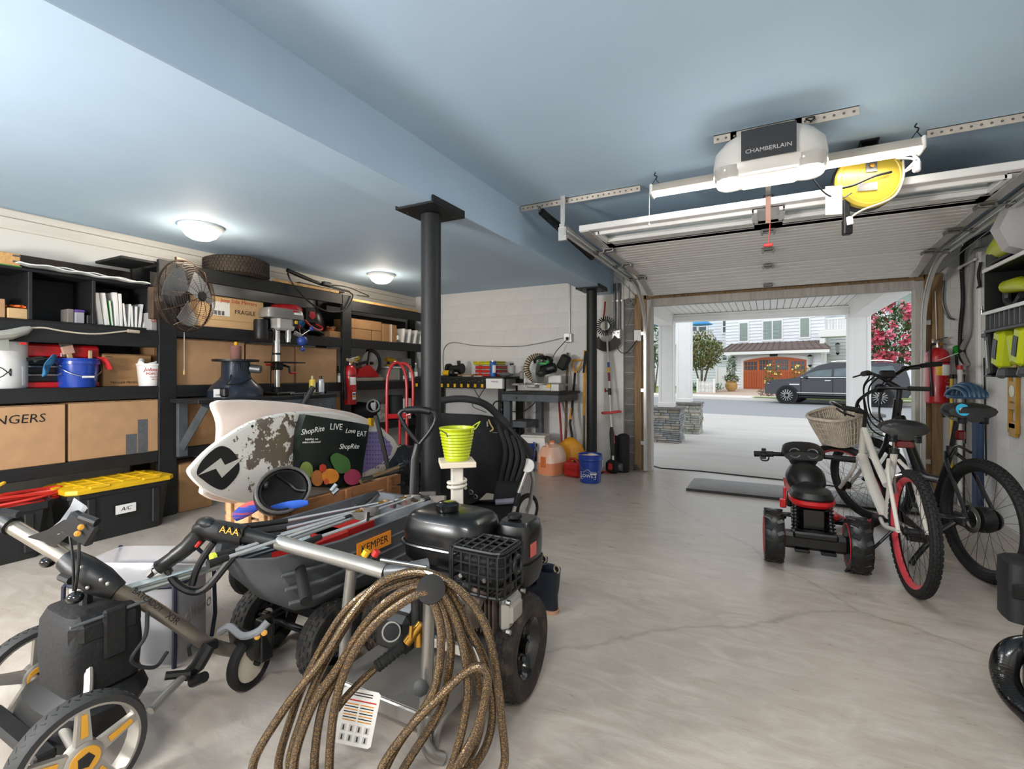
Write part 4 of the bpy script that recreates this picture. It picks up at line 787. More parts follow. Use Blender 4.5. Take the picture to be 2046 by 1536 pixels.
# shelf A right: backpack, dark bag with toys
by=yz(600,650,SX-.02)[0]; t=thing('backpack','red and blue backpack with black straps lying on the upper shelf','backpack',(SX-.17,by,1.631))
def blob(c,r,seed,n=16,k=10,amp=.1):
    rn=random.Random(seed); ph=[rn.uniform(0,6) for _ in range(6)]; g=G().sph((0,0,0),1,n,k)
    g.v=[V((c[0]+p.x*r[0]*(1+amp*math.sin(3*p.y+ph[0]+2*p.z)),c[1]+p.y*r[1]*(1+amp*math.sin(4*p.z+ph[1]+p.x)),c[2]+p.z*r[2]*(1+amp*math.sin(3*p.x+ph[2]+2*p.y)))) for p in g.v]; return g
ob('red_panel',blob((0,-.06,.25),(.15,.19,.09),1),mat('red_nylon','#b01c26',.6,bump=.3),t); ob('blue_panel',blob((0,-.05,.13),(.16,.2,.12),2),mat('blue_nylon','#1f6fae',.6,bump=.3),t); ob('black_base',blob((0,-.03,.06),(.15,.22,.055),3),mat('black_nylon','#1a1a1c',.7,bump=.3),t)
st_=ob('front_pocket',G().box((.135,.15,.22),(.04,.13,.18),b=.015),mat('black_nylon','#1a1a1c'),t); ob('red_emblem',G().lathe([(.045,0),(.05,.004)],T(.157,.15,.225)@RY(PI/2),n=5),mat('red_nylon','#b01c26'),st_)
ob('strap',G().tube(spl([(.16,.05,.16),(.17,.12,.1),(.18,.22,.06),(.17,.28,.09),(.16,.2,.13)],5),.012,6),mat('red_nylon','#b01c26'),t); ob('strap',G().tube(spl([(.16,.02,.02),(.18,.1,.05),(.19,.2,.05),(.17,.3,.02)],5),.014,6),mat('black_nylon','#1a1a1c'),t)
y=yz(650,650,SX-.03)[0]; t=one('gift_bag','black printed bag of small things beside the backpack','bag',blob((0,0,.16),(.11,.13,.17),9),mat('black_print_bag','#17171a',.4,col2='#5b5550',scale=14,thr=(.6,.68)),(SX-.22,y,1.631)); 
t=cbox('small carton of orange and brown toys beside the dark bag',658,682,1.631,1.71,SX-.03,.16,CARD2,flap=False); ob('toys',blob((0,0,.1),(.06,.06,.04),5,amp=.3),mat('brown_orange_toy','#b4632c',.6,col2='#6a4a30',scale=20),t)
# top shelf
tp=onX(472,553,SX-.2); t=thing('car_tyre','worn brown-dusted car tyre lying flat on the top shelf','tyre',(SX-.19,yz(472,550,SX-.2)[0],2.152)); TD=mat('dusty_tyre','#463a30',.85,var=.3,scale=12,bump=.3)
ob('carcass',G().lathe([(.19,.0),(.25,-.0),(.28,.02),(.285,.05),(.285,.13),(.28,.16),(.25,.18),(.19,.175),(.175,.15),(.175,.03)],n=48,cap=False),TD,t); g=G()
for k in range(5):
    for i in range(56): q=2*PI*i/56+k*.05; g.box((.287,0,.03+.03*k),(.01,.024,.022),RZ(q))
ob('tread_blocks',g,TD,t,kind='stuff')
for k,(a,b,z,lb) in enumerate(((548,680,2.155,'pine board lying along the top shelf under the black bow-like tool'),(676,838,2.095,'pine board along the far end of the top shelf'))): 
    y0=yz(a,560,SX)[0]; y1=yz(b,560,SX)[0]; onew('pine_board',lb,'board',G().box((SX-.1,(y0+y1)/2,z+.016),(.16,y1-y0,.03),b=.003),PINE)
onew('white_block','painted white block at the left end of the pine board','block',G().box((SX-.08,yz(552,560)[0]-.02,2.175),(.1,.06,.04),b=.004),OLDW)
y=yz(585,545)[0]; t=thing('pump_sprayer_wand','black wand with looped black hose lying on the top shelf','wand',(SX-.08,y+.3,2.19)); ob('wand',G().tube([(0.02,-.32,.12),(0,-.1,.085),(-.02,.15,.05),(-.03,.6,.03)],[.022,.022,.016,.012],10),BLK,t); ob('head',G().box((0,.22,.06),(.05,.12,.05),b=.01),BLK,t); ob('blade_plate',G().box((-.06,.2,.015),(.1,.7,.02),RZ(.08),b=.003),mat('dark_stain','#3a2c24'),t)
ob('hose',G().tube(spl([(.02,-.3,.12),(.06,-.34,.06),(.1,-.3,-.05),(.13,-.1,-.22),(.13,.15,-.28),(.12,.4,-.22),(.11,.52,-.05),(.08,.5,.0)],8),.009,8),BLK,t); ob('loop',G().tube(spl([(.0,.3,.06),(.02,.5,.07),(.04,.75,.03),(.05,.85,.0),(.0,.7,-.0)],8),.007,8),BLK,t)
# third bay: boxes, white sheets
cbox('flat brown carton on top in the far upper bay',701,763,1.765,1.885,SX-.03,.3,CARD2); cbox('lower brown carton in the far upper bay',701,742,1.631,1.763,SX-.03,.3,CARD2); cbox('small brown carton beside the lower one in the far bay',743,763,1.631,1.763,SX-.03,.3,CARD2); t=cbox('upright brown carton tied with white string',765,793,1.631,1.87,SX-.03,.3,CARD2); q=t['_f']
for y in(-.0,.03): ob('string',G().box((q[0]+.002,y,.12),(.004,.005,.24)),WTXT,t)
for i in range(4): y=yz(803+11*i,660,SX-.05)[0]; onew('white_tile','white board leaning in the far upper bay, number %s from the tied carton'%('one','two','three','four')[i],'board',G().box((SX-.14,y+.02,1.632+.105),(.2,.028,.2),T(0,0,0),b=.003).mv(T(0,y,1.63)@RX(-.18-.03*i)@T(0,-y,-1.63)).mv(T(0,.01*i,.008)),WHT)
onew('white_plastic_cup','small white plastic cup beside the tied carton','cup',G().box((SX-.05,yz(799,670)[0],1.70),(.05,.06,.07),b=.012),WHT)
# shelf B far bay
y=yz(738,750,SX-.1)[0]; t=thing('chop_saw','red abrasive chop saw on the far shelf behind the extinguisher','saw',(SX-.2,y,1.101)); 
ob('base',G().box((0,0,.03),(.24,.5,.05),b=.008),mat('pale_metal','#b5afa3',.4,.5),t); ob('body',G().prism([(-.24,.06),(.16,.06),(.12,.12),(-.02,.22),(-.2,.16)],.06,frame((.06,0,0),(0,1,0),(0,0,1))),REDP,t); ob('wheel',G().lathe([(.16,-.003),(.16,.003)],T(.08,.04,.24)@RY(PI/2),n=36),mat('abrasive_disc','#a8a6a2',.8),t)
ob('blade_guard',G().lathe([(.185,-.03),(.185,.03),(.14,.03),(.14,-.03)],T(.07,.04,.24)@RY(PI/2)@RZ(-.6),n=28,cap=False,a1=PI*1.3),BLK,t); ob('arm',G().box((.1,-.08,.26),(.03,.2,.035),RX(.2),b=.006),BLK,t); ob('guard_stripe',G().box((.1,-.06,.36),(.03,.12,.05),RX(.5),b=.01),YEL,t); ob('hub_bolt',G().cyl((.07,.04,.24),(.12,.04,.24),.02,n=10),BLK,t); ob('vise',G().box((.08,.17,.07),(.06,.12,.06),b=.008),STEEL,t)
CLP=mat('clear_plastic_tub','#b9bdb9',.2,alpha=.55,var=.05)
t=one('plastic_tub','clear plastic tub with orange contents behind the hand truck','tub',G().box((0,0,.09),(.2,.26,.18),b=.02),CLP,(SX-.2,yz(788,750,SX-.1)[0],1.101)); ob('lid',G().box((0,0,.19),(.22,.28,.02),b=.006),WHT,t); ob('orange_contents',blob((.02,.02,.06),(.06,.08,.05),4),OR,t)
for i,(px,r,h,m,lb) in enumerate(((678,.028,.2,mat('dark_bottle','#4c5a50',.2),'dark bottle left of the middle shelf post'),(680,.03,.11,PAPER,'white labelled jar left of the middle shelf post'),(812,.03,.14,mat('dark_bottle','#4c5a50'),'dark bottle behind the red hand truck'),(823,.032,.22,mat('grey_bottle','#7c8a84',.2),'grey bottle with white label behind the hand truck'),(833,.03,.24,mat('grey_bottle','#7c8a84'),'tall grey bottle next to the steel column'))):
    t=one('bottle',lb,'bottle',G().lathe([(r*.95,0),(r,.006),(r,h*.68),(r*.4,h*.82),(r*.4,h)],n=18),m,(SX-(.08 if i!=0 else .16),yz(px,750,SX-.06)[0]+(.07 if i==0 else 0),1.101)); ob('label',G().lathe([(r*1.02,h*.2),(r*1.02,h*.55)],n=18,cap=False),PAPER,t); ob('cap',G().lathe([(r*.45,h),(r*.45,h*1.08),(r*.1,h*1.09)],n=12),BLK if i%2 else WHT,t)
y=yz(792,715,SX-.1)[0]; t=thing('cordless_tools','yellow and black cordless drill on the far shelf above the tub','drill',(SX-.2,y,1.31)); t.name='cordless_drill'; MW['cordless_drill']=MW['cordless_tools']; ob('body',G().tube([(0,-.1,.09),(0,.02,.09),(0,.06,.085),(0,.12,.085)],[.03,.032,.026,.015],10),YEL,t); ob('grip',G().box((0,-.04,.03),(.035,.04,.1),RX(.2),b=.01),BLK,t); ob('battery',G().box((0,-.05,.012),(.06,.1,.024),b=.006),YEL,t)
cbox('grey box with holes behind the yellow drill',803,822,1.101,1.44,SX-.32,.1,mat('grey_box','#a8a6a4'),flap=False)
# lower right: cartons below the bench
cbox('carton on the lower shelf behind the diagonal brace',353,440,.561,.985,SX-.02,.4,CARD2); cbox('carton standing on the floor right of the shelf post',358,425,.002,.42,SX-.0,.4,CARD2); cbox('carton on the lower shelf near the bench end',655,682,.561,.93,SX-.04,.35,CARD2); cbox('carton on the lower shelf under the sander',445,560,.561,.9,SX-.1,.3,CARD2)
cbox('pale box with printed side on the far lower shelf',751,775,.561,.8,SX-.05,.25,mat('pale_print_box','#b9b4aa',.7,col2='#8e8880',scale=18),flap=False); cbox('narrow pale box behind the hand truck',806,822,.561,.86,SX-.05,.25,PAPER,flap=False)
onew('storage_bag','dark bag slumped on the far lower shelf','bag',blob((SX-.2,yz(725,850,SX-.2)[0],.70),(.17,.24,.14),21),mat('black_nylon','#1a1a1c')); onew('storage_drum','dark round drum behind the hand truck','drum',G().lathe([(.11,0),(.13,.02),(.13,.32),(.12,.34)],T(SX-.18,yz(785,850,SX-.2)[0],.561)),DGREY)
# ================================================================ bench before the shelves
GREYP=mat('grey_painted_wood','#4d5257',.65,var=.25,scale=10,bump=.2)
t=thing('work_bench','dark wooden bench with diagonal braces fixed before the shelves','workbench',(-4.28,3.0,0)); BZ=.99
sbox('top',-4.485,-4.07,2.31,3.74,BZ-.035,BZ,BLKP,t); sbox('apron',-4.1,-4.075,2.6,3.72,BZ-.13,BZ-.036,GREYP,t); sbox('end_apron',-4.48,-4.08,3.70,3.735,BZ-.16,BZ-.036,GREYP,t)
for y in(2.4,3.6): ob('brace',G().tube([(-4.12,y,BZ-.05),(-4.47,y,BZ-.42)],.04,4),GREYP,t,world=True); sbox('wall_cleat',-4.487,-4.45,y-.04,y+.04,BZ-.5,BZ-.036,GREYP,t)
sbox('leg',-4.16,-4.08,3.6,3.69,0,BZ-.036,GREYP,t)
NAVY=mat('navy_tool','#2e3c4f',.4,var=.1,coat=.2)
p=onX(470,790,-4.28); t=thing('spindle_sander','navy benchtop spindle sander with round black table','sander',(-4.27,p.y,BZ+.001))
def sq(a,b,z,n=24,e=3): return [(x,y,z) for x,y in oval(a,b,n,e)]
ob('base',G().loft([sq(.17,.215,0),sq(.172,.217,.06),sq(.15,.19,.1),sq(.115,.125,.16),sq(.105,.108,.19),sq(.1,.105,.32)]),NAVY,t); ob('table',G().lathe([(.185,.32),(.19,.325),(.19,.34),(.02,.342)],n=36),BLK,t); ob('sanding_drum',G().lathe([(.044,.343),(.046,.35),(.046,.46),(.043,.465)],n=24),mat('drum_grit','#7a5650',.9,var=.15),t); ob('drum_nut',G().lathe([(.01,.465),(.016,.48),(.012,.5)],n=6),YEL,t)
ob('dust_port',G().tube([(.08,.09,.26),(.15,.14,.25)],[.04,.035],16),GREYM,t); ob('foot_pocket',G().box((.12,-.19,.05),(.09,.05,.08),b=.012),BLK,t); ob('cord',G().tube(spl([(.09,-.1,.2),(.13,-.14,.16),(.14,-.17,.12),(.16,-.05,.13),(.13,.06,.17)],6),.006,6),BLK,t); pl=ob('front_label',G().box((.176,-.15,.045),(.003,.12,.07),RZ(-.35)),PAPER,t); text('SANDER',.024,frame((.172,-.146,.034),(.35,1,0),(0,0,1)) if 0 else frame((.125,-.21,.03),(.33,.94,0),(0,0,1)),BTXT,t,world=False)
for i in range(4): ob('vent_slot',G().box((.104,-.03+.02*i,.27),(.004,.008,.05),b=.001),BLK,t)
p=onX(553,778,-4.36); t=thing('drill_press','bench drill press with chrome column and blue-knobbed feed','drill press',(-4.36,p.y,BZ+.001)); DPG=mat('drill_grey','#85837f',.35,.3,var=.06)
ob('foot',G().box((0,0,.015),(.3,.2,.03),b=.008),BLK,t); ob('column',G().cyl((0,0,.03),(0,0,.78),.033,n=20),CHROME,t); ob('column_collar',G().cyl((0,0,.4),(0,0,.42),.04,n=20).cyl((0,0,.03),(0,0,.08),.05,n=20),BLK,t)
ob('belt_cover',G().loft([sq(.1,.21,z,20,5) if s else 0 for z,s in((.76,1),(.8,1))]+[sq(.095,.2,.84,20,5),sq(.085,.19,.855,20,5)],m=T(.05,.02,0)),DPG,t); hd=ob('head',G().box((.05,.03,.71),(.14,.2,.13),b=.02),mat('pale_head','#bdbab4',.4,.2),t); ob('motor',G().lathe([(.06,.55),(.065,.57),(.065,.72),(.06,.74)],T(-.02,-.16,0),n=20),BLK,t)
ob('quill',G().lathe([(.03,.56),(.03,.66)],T(.08,.07,0),n=16).lathe([(.012,.52),(.024,.53),(.026,.58)],T(.08,.07,0),n=16),CHROME,t); ob('control_panel',G().box((.12,.12,.74),(.02,.07,.1),b=.006),BLK,t); ob('stop_switch',G().box((.135,.12,.73),(.02,.03,.035),b=.005),YEL,t); ob('name_badge',G().box((.152,.13,.815),(.003,.09,.02)),WTXT,t); ob('brand_strip',G().box((.148,.1,.838),(.004,.05,.016)),REDPL,t)
ob('feed_hub',G().cyl((.1,.13,.63),(.1,.2,.6),.022,n=12),DPG,t)
for i in range(3): q=2*PI*i/3+.4; d=V((math.cos(q)*.6,.25,math.sin(q))).normalized(); ob('feed_arm',G().cyl((.1,.2,.6),V((.1,.2,.6))+d*.13,.006,n=8),CHROME,t); ob('feed_knob',G().sph(V((.1,.2,.6))+d*.14,.024,12,8),REDPL if i==1 else mat('blue_knob','#27408a',.4),t)
ob('blue_hub',G().sph((.1,.22,.55),(.05,.055,.055),14,10),mat('blue_knob','#27408a'),t)
ob('work_table',G().box((.06,.05,.325),(.24,.3,.014),b=.004).box((.0,0,.29),(.09,.09,.08),b=.01),BLK,t); ob('table_crank',G().tube([(.02,.05,.3),(.03,.12,.28),(.04,.12,.22)],.012,8),BLK,t); ob('crank_grip',G().cyl((.04,.12,.22),(.04,.19,.22),.011),REDPL,t); ob('lock_grip',G().cyl((.03,-.07,.3),(.03,-.14,.3),.01),REDPL,t); ob('cable',G().tube(spl([(-.0,-.14,.6),(.04,-.06,.65),(.05,-.09,.4),(.05,-.1,.1),(.08,-.06,.02)],6),.006,6),BLK,t)
for px,r,h,m,lb,nm in((624,.032,.17,mat('yellow_can','#d8c04a',.35),'yellow spray can on the bench','spray_can'),(641,.034,.17,mat('silver_can','#bfc6cc',.3,.3),'white and silver squirt bottle on the bench','squirt_bottle')):
    p=onX(px,787,-4.2); t=one(nm,lb,'can',G().lathe([(r*.95,0),(r,.005),(r,h*.82),(r*.7,h*.9),(r*.35,h*.92)],n=20),m,(-4.2,p.y,BZ+.001)); ob('label_band',G().lathe([(r*1.01,h*.12),(r*1.01,h*.7)],n=20,cap=False,a1=PI),PAPER,t); ob('cap',G().lathe([(r*.4,h*.9),(r*.4,h*1.1),(r*.1,h*1.12)],n=12),mat('cap_tan','#c6b38a',.5) if px<630 else BLK,t)
rnd=random.Random(5); g=G()
for i in range(14): g.cyl((-4.2+rnd.uniform(-.05,.06),3.45+rnd.uniform(-.25,.2),BZ+.012),(-4.2+rnd.uniform(-.05,.06),3.45+rnd.uniform(-.25,.2),BZ+.016),.006,n=6)
onew('loose_bits','scatter of dark drill bits on the bench top','bits',g,GREYM)
t=thing('bench_clamp','dark C-shaped bench clamp handle at the bench end','clamp',(-4.07,3.32,.9)); ob('frame',G().box((.02,0,.04),(.03,.04,.14),b=.008),BLK,t); ob('handle',G().tube([(.03,-.04,.0),(.05,.07,.17)],[.02,.028],10),DGREY,t)
# fire extinguishers
def extinguisher(label,loc,rz,h=.5,r=.075,yellow=False):
    t=thing('fire_extinguisher',label,'fire extinguisher',loc,rz); ob('cylinder',G().lathe([(r*.9,0),(r,.012),(r,h*.78),(r*.9,h*.86),(r*.55,h*.92),(r*.3,h*.94)],n=30),REDP,t)
    ob('valve',G().lathe([(.02,h*.93),(.024,h),(.016,h+.03)],n=14),STEEL,t); ob('lever',G().box((0,0,0),(.02,.13,.012),T(0,.03,h+.05)@RX(.25),b=.003).box((0,0,0),(.02,.11,.01),T(0,.035,h+.01)@RX(-.25),b=.003).box((0,0,h+.03),(.02,.09,.03)),STEEL,t); ob('gauge',G().cyl((.02,0,h-.0),(.04,0,h-.0),.016,n=14),BRASS,t); ob('pull_pin',G().torus((-.0,-.035,h+.035),(1,0,0),.014,.003,12,5),YEL,t)
    ob('hose',G().tube(spl([(0,-.02,h),(.02,-r*.9,h*.96),(.03,-r*1.1,h*.7),(.04,-r*1.05,h*.35)],6),.011,8),BLK,t); ob('nozzle',G().tube([(.04,-r*1.05,h*.36),(.04,-r*1.0,h*.12)],[.014,.018],10),BLK,t)
    for z0,z1,a0,a1,m,nm in((h*.47,h*.65,-.35,.75,PAPER,'instruction_label'),(h*.12,h*.3,.0,.7,PAPER,'inspection_label'),(h*.17,h*.22,.05,.65,mat('orange_print','#d9912e',.6),'orange_band'),(h*.23,h*.27,.05,.65,mat('blue_print','#2a4a8c',.6),'blue_band')):
        rr=r*(1.006 if nm.endswith('label') else 1.012); ob(nm,G().grid(lambda u,v:(rr*math.cos(a0+(a1-a0)*u),rr*math.sin(a0+(a1-a0)*u),z0+(z1-z0)*v),8,1,.0008),m,t)
    ob('diamond_badge',G().add([(r*1.015*math.cos(q),r*1.015*math.sin(q),z) for q,z in((-.15,h*.38),(.25,h*.345),(.65,h*.38),(.25,h*.415))],[(0,1,2,3)]),WTXT,t)
    if yellow: ob('yellow_label',G().grid(lambda u,v:(r*1.008*math.cos(-.85+.5*u),r*1.008*math.sin(-.85+.5*u),h*(.47+.2*v)),6,1,.0008),YEL,t)
    ob('strap',G().lathe([(r*1.012,h*.68),(r*1.012,h*.7)],n=30,cap=False),BLK,t); return t
p=onX(703,808,-4.38); extinguisher('red fire extinguisher hung on the middle shelf post',(-4.405,p.y,p.z),RD(-25),.5,.072)
# red hand truck
HT=mat('hand_truck_red','#b01820',.3,coat=.4,var=.06); dH=5.1
t=thing('hand_truck','red tubular hand truck standing before the far shelves','hand truck',tuple(V((at(793,900,dH).x,at(793,900,dH).y,0))),RD(-32)); w_=.105
ob('loop_frame',G().tube(spl([(0,-w_,.03),(0,-w_,.5),(0,-w_,1.05),(0,-w_*.8,1.22),(0,-w_*.3,1.31),(0,w_*.3,1.31),(0,w_*.8,1.22),(0,w_,1.05),(0,w_,.5),(0,w_,.03)],6),.016,10),HT,t)
ob('grip_loop',G().tube(spl([(.0,.03,1.31),(.03,.1,1.3),(.045,.15,1.2),(.045,.16,.95),(.03,.15,.8),(0,.1,.76)],6),.015,10),HT,t); ob('cross_bar',G().box((0,0,.76),(.025,2*w_,.05),b=.006),HT,t); ob('middle_bar',G().cyl((0,.03,.05),(0,.03,.76),.013),HT,t); ob('toe_plate',G().box((.12,0,.012),(.26,.36,.012),b=.003),HT,t); ob('axle',G().cyl((-.06,-.2,.13),(-.06,.2,.13),.012),STEEL,t)
for s in(-1,1): wq=ob('wheel',G().torus((-.06,s*.18,.13),(0,1,0),.09,.04,24,8),RUB,t); ob('wheel_hub',G().cyl((-.06,s*.16,.13),(-.06,s*.2,.13),.055,n=16),HT,wq)
# black refuse bag
BAG=mat('black_bin_liner','#121214',.25,var=.2,bump=.8,bscale=25)
def crumple(c,r,seed,n=30,k=18):
    rn=random.Random(seed); ph=[rn.uniform(0,6) for _ in range(9)]; g=G().sph((0,0,0),1,n,k)
    out=[]
    for p in g.v:
        f=1+.1*math.sin(5*p.x+ph[0])*math.sin(4*p.y+ph[1])+.07*math.sin(9*p.z+7*p.x+ph[2])+.04*math.sin(17*p.y+13*p.z+ph[3]); out.append(V((c[0]+p.x*r[0]*f,c[1]+p.y*r[1]*f,max(.002,c[2]+p.z*r[2]*f))))
    g.v=out; return g
p=at(790,950,4.3); onew('rubbish_bag','shiny black rubbish bag on the floor behind the wagon','bag',crumple((p.x,p.y,.27),(.36,.3,.32),3),BAG); p=at(905,985,3.75); onew('rubbish_bag','small black plastic bag on the floor behind the near column','bag',crumple((p.x-.1,p.y,.16),(.22,.2,.2),8),BAG)
# ================================================================ back wall benches
t=thing('tool_bench','black tool bench with yellow drawer labels against the back wall','workbench',(-3.7,5.8,0))
sbox('top',-4.45,-3.005,5.5,6.13,1.135,1.165,BLKP,t); fr=sbox('front_panel',-4.45,-3.27,5.485,5.505,1.01,1.134,BLK,t)
for i in range(11): x=-4.4+.108*i; ob('yellow_label',G().box((x,5.482,1.045),(.035,.004,.045)),YEL,fr,world=True)
for i in range(24): ob('rivet',G().sph((-4.42+.05*i,5.484,1.1+.012*(i%3)),.006,6,4),STEEL,fr,world=True)
for x in(-4.4,-3.06): 
    for y in(5.55,6.05): sbox('leg',x-.04,x+.04,y-.04,y+.04,0,1.134,BLKP,t)
sbox('lower_shelf',-4.4,-3.06,5.52,6.1,.45,.475,BLKP,t)
onew('white_instruction_box','white printed box on the front of the tool bench','box',G().box((-3.135,5.5,1.075),(.245,.06,.13),b=.004),PAPER)
text('MARVEL',.03,frame((-3.12,5.4685,1.1),(1,0,0),(0,0,1)),BTXT,bpy.data.objects['white_instruction_box'])
for px,lb in((952,'stack of red parts organizers'),):
    pass
y=5.75; xo=onY(982,735,5.75).x; RO=mat('organizer_red','#b62a22',.35)
for i in range(4):
    t=thing('parts_organizer','%s case of the stacked parts organizers'%('lowest red','second red','third red','yellow-lidded top')[i],'organizer',(xo+(.0 if i<3 else -.03),y,1.166+.052*i)); ob('tray',G().box((0,0,.018),(.36,.26,.036),b=.006),RO if i<3 else mat('lime_case','#b9b51f',.4),t); ob('lid',G().box((0,0,.043),(.37,.27,.014),b=.004),CLP if i<3 else mat('lime_case','#b9b51f'),t)
    for s in(-1,1): ob('latch',G().box((s*.1,-.134,.03),(.05,.01,.035),b=.003),RO if i<3 else YEL,t)
t=one('blue_can','tall blue cardboard tube standing before the red organizers','can',G().lathe([(.042,0),(.043,.004),(.043,.2),(.04,.205)],n=22),mat('blue_can','#1f5ea8',.4),(onY(984,750,5.55).x,5.565,1.166)); ob('label',G().lathe([(.0435,.05),(.0435,.15)],n=10,cap=False,a0=-1.2,a1=.2),PAPER,t); ob('rim',G().lathe([(.044,.195),(.044,.208),(.038,.208)],n=22,cap=False),STEEL,t)
t=one('measuring_cup','translucent measuring cup with dark lid on the tool bench','cup',G().lathe([(.042,0),(.052,.14),(.054,.145)],n=22),mat('frosted_cup','#b9bcbc',.3,alpha=.8),(onY(1024,750,5.75).x,5.72,1.166)); ob('scoop',G().tube([(0,0,.13),(-.02,0,.165),(.03,0,.165)],.012,8),BLK,t)
p=onY(1000,750,5.6); onew('rag_pile','heap of grey rags on the bench beside the blue can','rags',blob((p.x+.06,5.62,1.19),(.1,.07,.03),31,amp=.25),mat('grey_rag','#6b6a69',.9,bump=.5))
def dewalt(px,label,y=5.68,sc_=1):
    p=onY(px,750,y); t=thing('power_tool',label,'power tool',(p.x,y,1.166)); ob('body',G().box((0,0,.05),(.12,.09,.07),b=.02),YEL,t); ob('motor_cap',G().tube([(.05,0,.05),(.09,0,.05),(.11,0,.05)],[.04,.042,.03],12),BLK,t); ob('pad',G().box((-.02,0,.008),(.14,.1,.014),b=.003),BLK,t); return t
dewalt(893,'yellow and black sander on the left end of the tool bench')
p=onY(905,745,5.8); t=thing('bench_grinder','black bench grinder behind the yellow tool','grinder',(p.x,5.85,1.166)); ob('motor',G().cyl((-.08,0,.11),(.08,0,.11),.05),BLK,t); [ob('wheel_guard',G().cyl((s*.08,0,.11),(s*.13,0,.11),.075,n=20),BLK,t) for s in(-1,1)]; ob('foot',G().box((0,0,.02),(.16,.12,.04),b=.008),BLK,t); ob('eye_shield',G().box((0.1,-.05,.2),(.06,.02,.05),b=.006),DGREY,t)
onew('flat_bars','flat white and brown strips lying on the tool bench front','strips',G().box((onY(945,750,5.54).x,5.54,1.172),(.3,.05,.012),b=.002),OLDW)
onew('hammer','hammer lying on the tool bench before the organizers','hammer',G().cyl((-3.75,5.56,1.182),(-3.5,5.54,1.182),.011).box((-3.49,5.54,1.182),(.03,.1,.03),b=.005),WOODB)
for k in range(2): onew('appliance_lead',('black cord looping down from the tool bench','second black cord crossing below the tool bench')[k],'cord',G().tube(spl([(-3.45+.2*k,5.46,1.04),(-3.35+.0*k,5.45,.9),(-3.2-.25*k,5.45,.78),(-3.05-.2*k,5.47,.7)],6),.005,6),BLK)
t=onew('head_protectors','black ear defenders hanging below the tool bench','ear defenders',G().torus((-3.08,5.47,.78),(0,1,0),.07,.01,20,6).sph((-3.14,5.47,.74),(.03,.03,.045)).sph((-3.02,5.47,.74),(.03,.03,.045)),BLK); t.name='ear_defenders'
# miter saw bench
t=thing('saw_bench','weathered dark table holding the miter saw','table',(-2.6,5.76,0)); 
sbox('top',-3.0,-2.2,5.4,6.12,.95,.98,BLKP,t); sbox('front_apron',-2.99,-2.22,5.42,5.445,.86,.949,GREYP,t); sbox('side_apron',-2.245,-2.22,5.446,6.1,.86,.949,GREYP,t)
for x in(-2.94,-2.7): sbox('leg',x-.045,x+.045,5.45 if x<-2.8 else 5.9,5.53 if x<-2.8 else 5.98,0,.859,GREYP,t)
sbox('stretcher',-2.94,-2.7,5.53,5.9,.52,.6,GREYP,t) ; ob('bolt',G().cyl((-2.78,5.41,.9),(-2.78,5.42,.9),.014,n=10),BLK,t,world=True)
MS=thing('miter_saw','green and black sliding miter saw with ribbed tan dust hose','miter saw',(-2.6,5.72,.982)); CAST=mat('cast_aluminium','#a5a39f',.4,.7)
ob('base',G().box((0,0,.045),(.5,.3,.09),b=.012),CAST,MS); ob('turntable',G().lathe([(.17,.085),(.17,.1),(.02,.1)],T(0,-.02,0),n=28).box((.0,-.2,.07),(.12,.12,.04),b=.008),CAST,MS); ob('wing',G().box((-.3,.05,.08),(.2,.14,.03),b=.004).box((.27,.05,.08),(.14,.14,.03),b=.004),CAST,MS); ob('fence',G().box((-.16,.09,.15),(.2,.03,.1),b=.01),WHT,MS); ob('fence',G().box((.17,.09,.15),(.18,.03,.1),b=.01),WHT,MS)
ob('end_block',G().box((.28,-.1,.05),(.12,.14,.1),b=.01),CAST,MS); ob('warning_label',G().box((.2,-.175,.07),(.05,.004,.04)),YEL,MS); ob('clamp',G().cyl((-.22,.0,.09),(-.22,.0,.25),.008).box((-.22,0,.25),(.05,.02,.02),b=.004).box((-.27,.02,.2),(.05,.04,.1),b=.008),STEEL,MS)
ob('blade_guard',G().lathe([(.15,-.03),(.155,0),(.15,.03)],T(-.02,.0,.24)@RY(PI/2)@RZ(0),n=28),CLP,MS); ob('blade',G().lathe([(.14,-.001),(.14,.001)],T(-.02,0,.23)@RY(PI/2),n=36),STEEL,MS); ob('motor',G().cyl((.02,.02,.26),(.19,.04,.3),.065,n=18),BLK,MS); ob('motor_vent',G().cyl((.17,.04,.297),(.2,.042,.305),.055,n=18),DGREY,MS)
ob('arm',G().box((.07,.12,.24),(.09,.26,.07),RX(.5),b=.015),DGREY,MS); ob('handle',G().tube(spl([(-.03,-.08,.36),(.0,-.14,.4),(.08,-.1,.44),(.1,0,.4)],5),.02,8),BLK,MS); GRT=mat('green_trim','#3fa45e',.4); ob('green_accent',G().box((.03,-.02,.35),(.16,.03,.03),b=.008).sph((.13,-.05,.37),.024).box((-.02,.03,.42),(.03,.05,.06),b=.008),GRT,MS); ob('upper_housing',G().box((.02,.03,.4),(.12,.12,.12),RY(.2),b=.03),BLK,MS)
hp_=spl([(-.1,.06,.13),(-.16,.02,.2),(-.19,.0,.3),(-.15,.02,.41),(-.07,.06,.45),(0,.1,.44)],8); hz=ob('dust_hose',G().tube(hp_,.035,14),mat('tan_hose','#b8a886',.6),MS); g=G()
for i in range(1,len(hp_)-1,2): g.torus(hp_[i],hp_[i+1]-hp_[i-1],.036,.006,16,5)
ob('hose_rib',g,mat('dark_hose_rib','#4a4136',.6),hz); ob('dust_bag',G().box((.2,.14,.46),(.13,.1,.2),RY(.5),b=.025),mat('black_nylon','#1a1a1c'),MS); bpy.data.objects['dust_bag'].data.transform(T(-.12,0,.06))
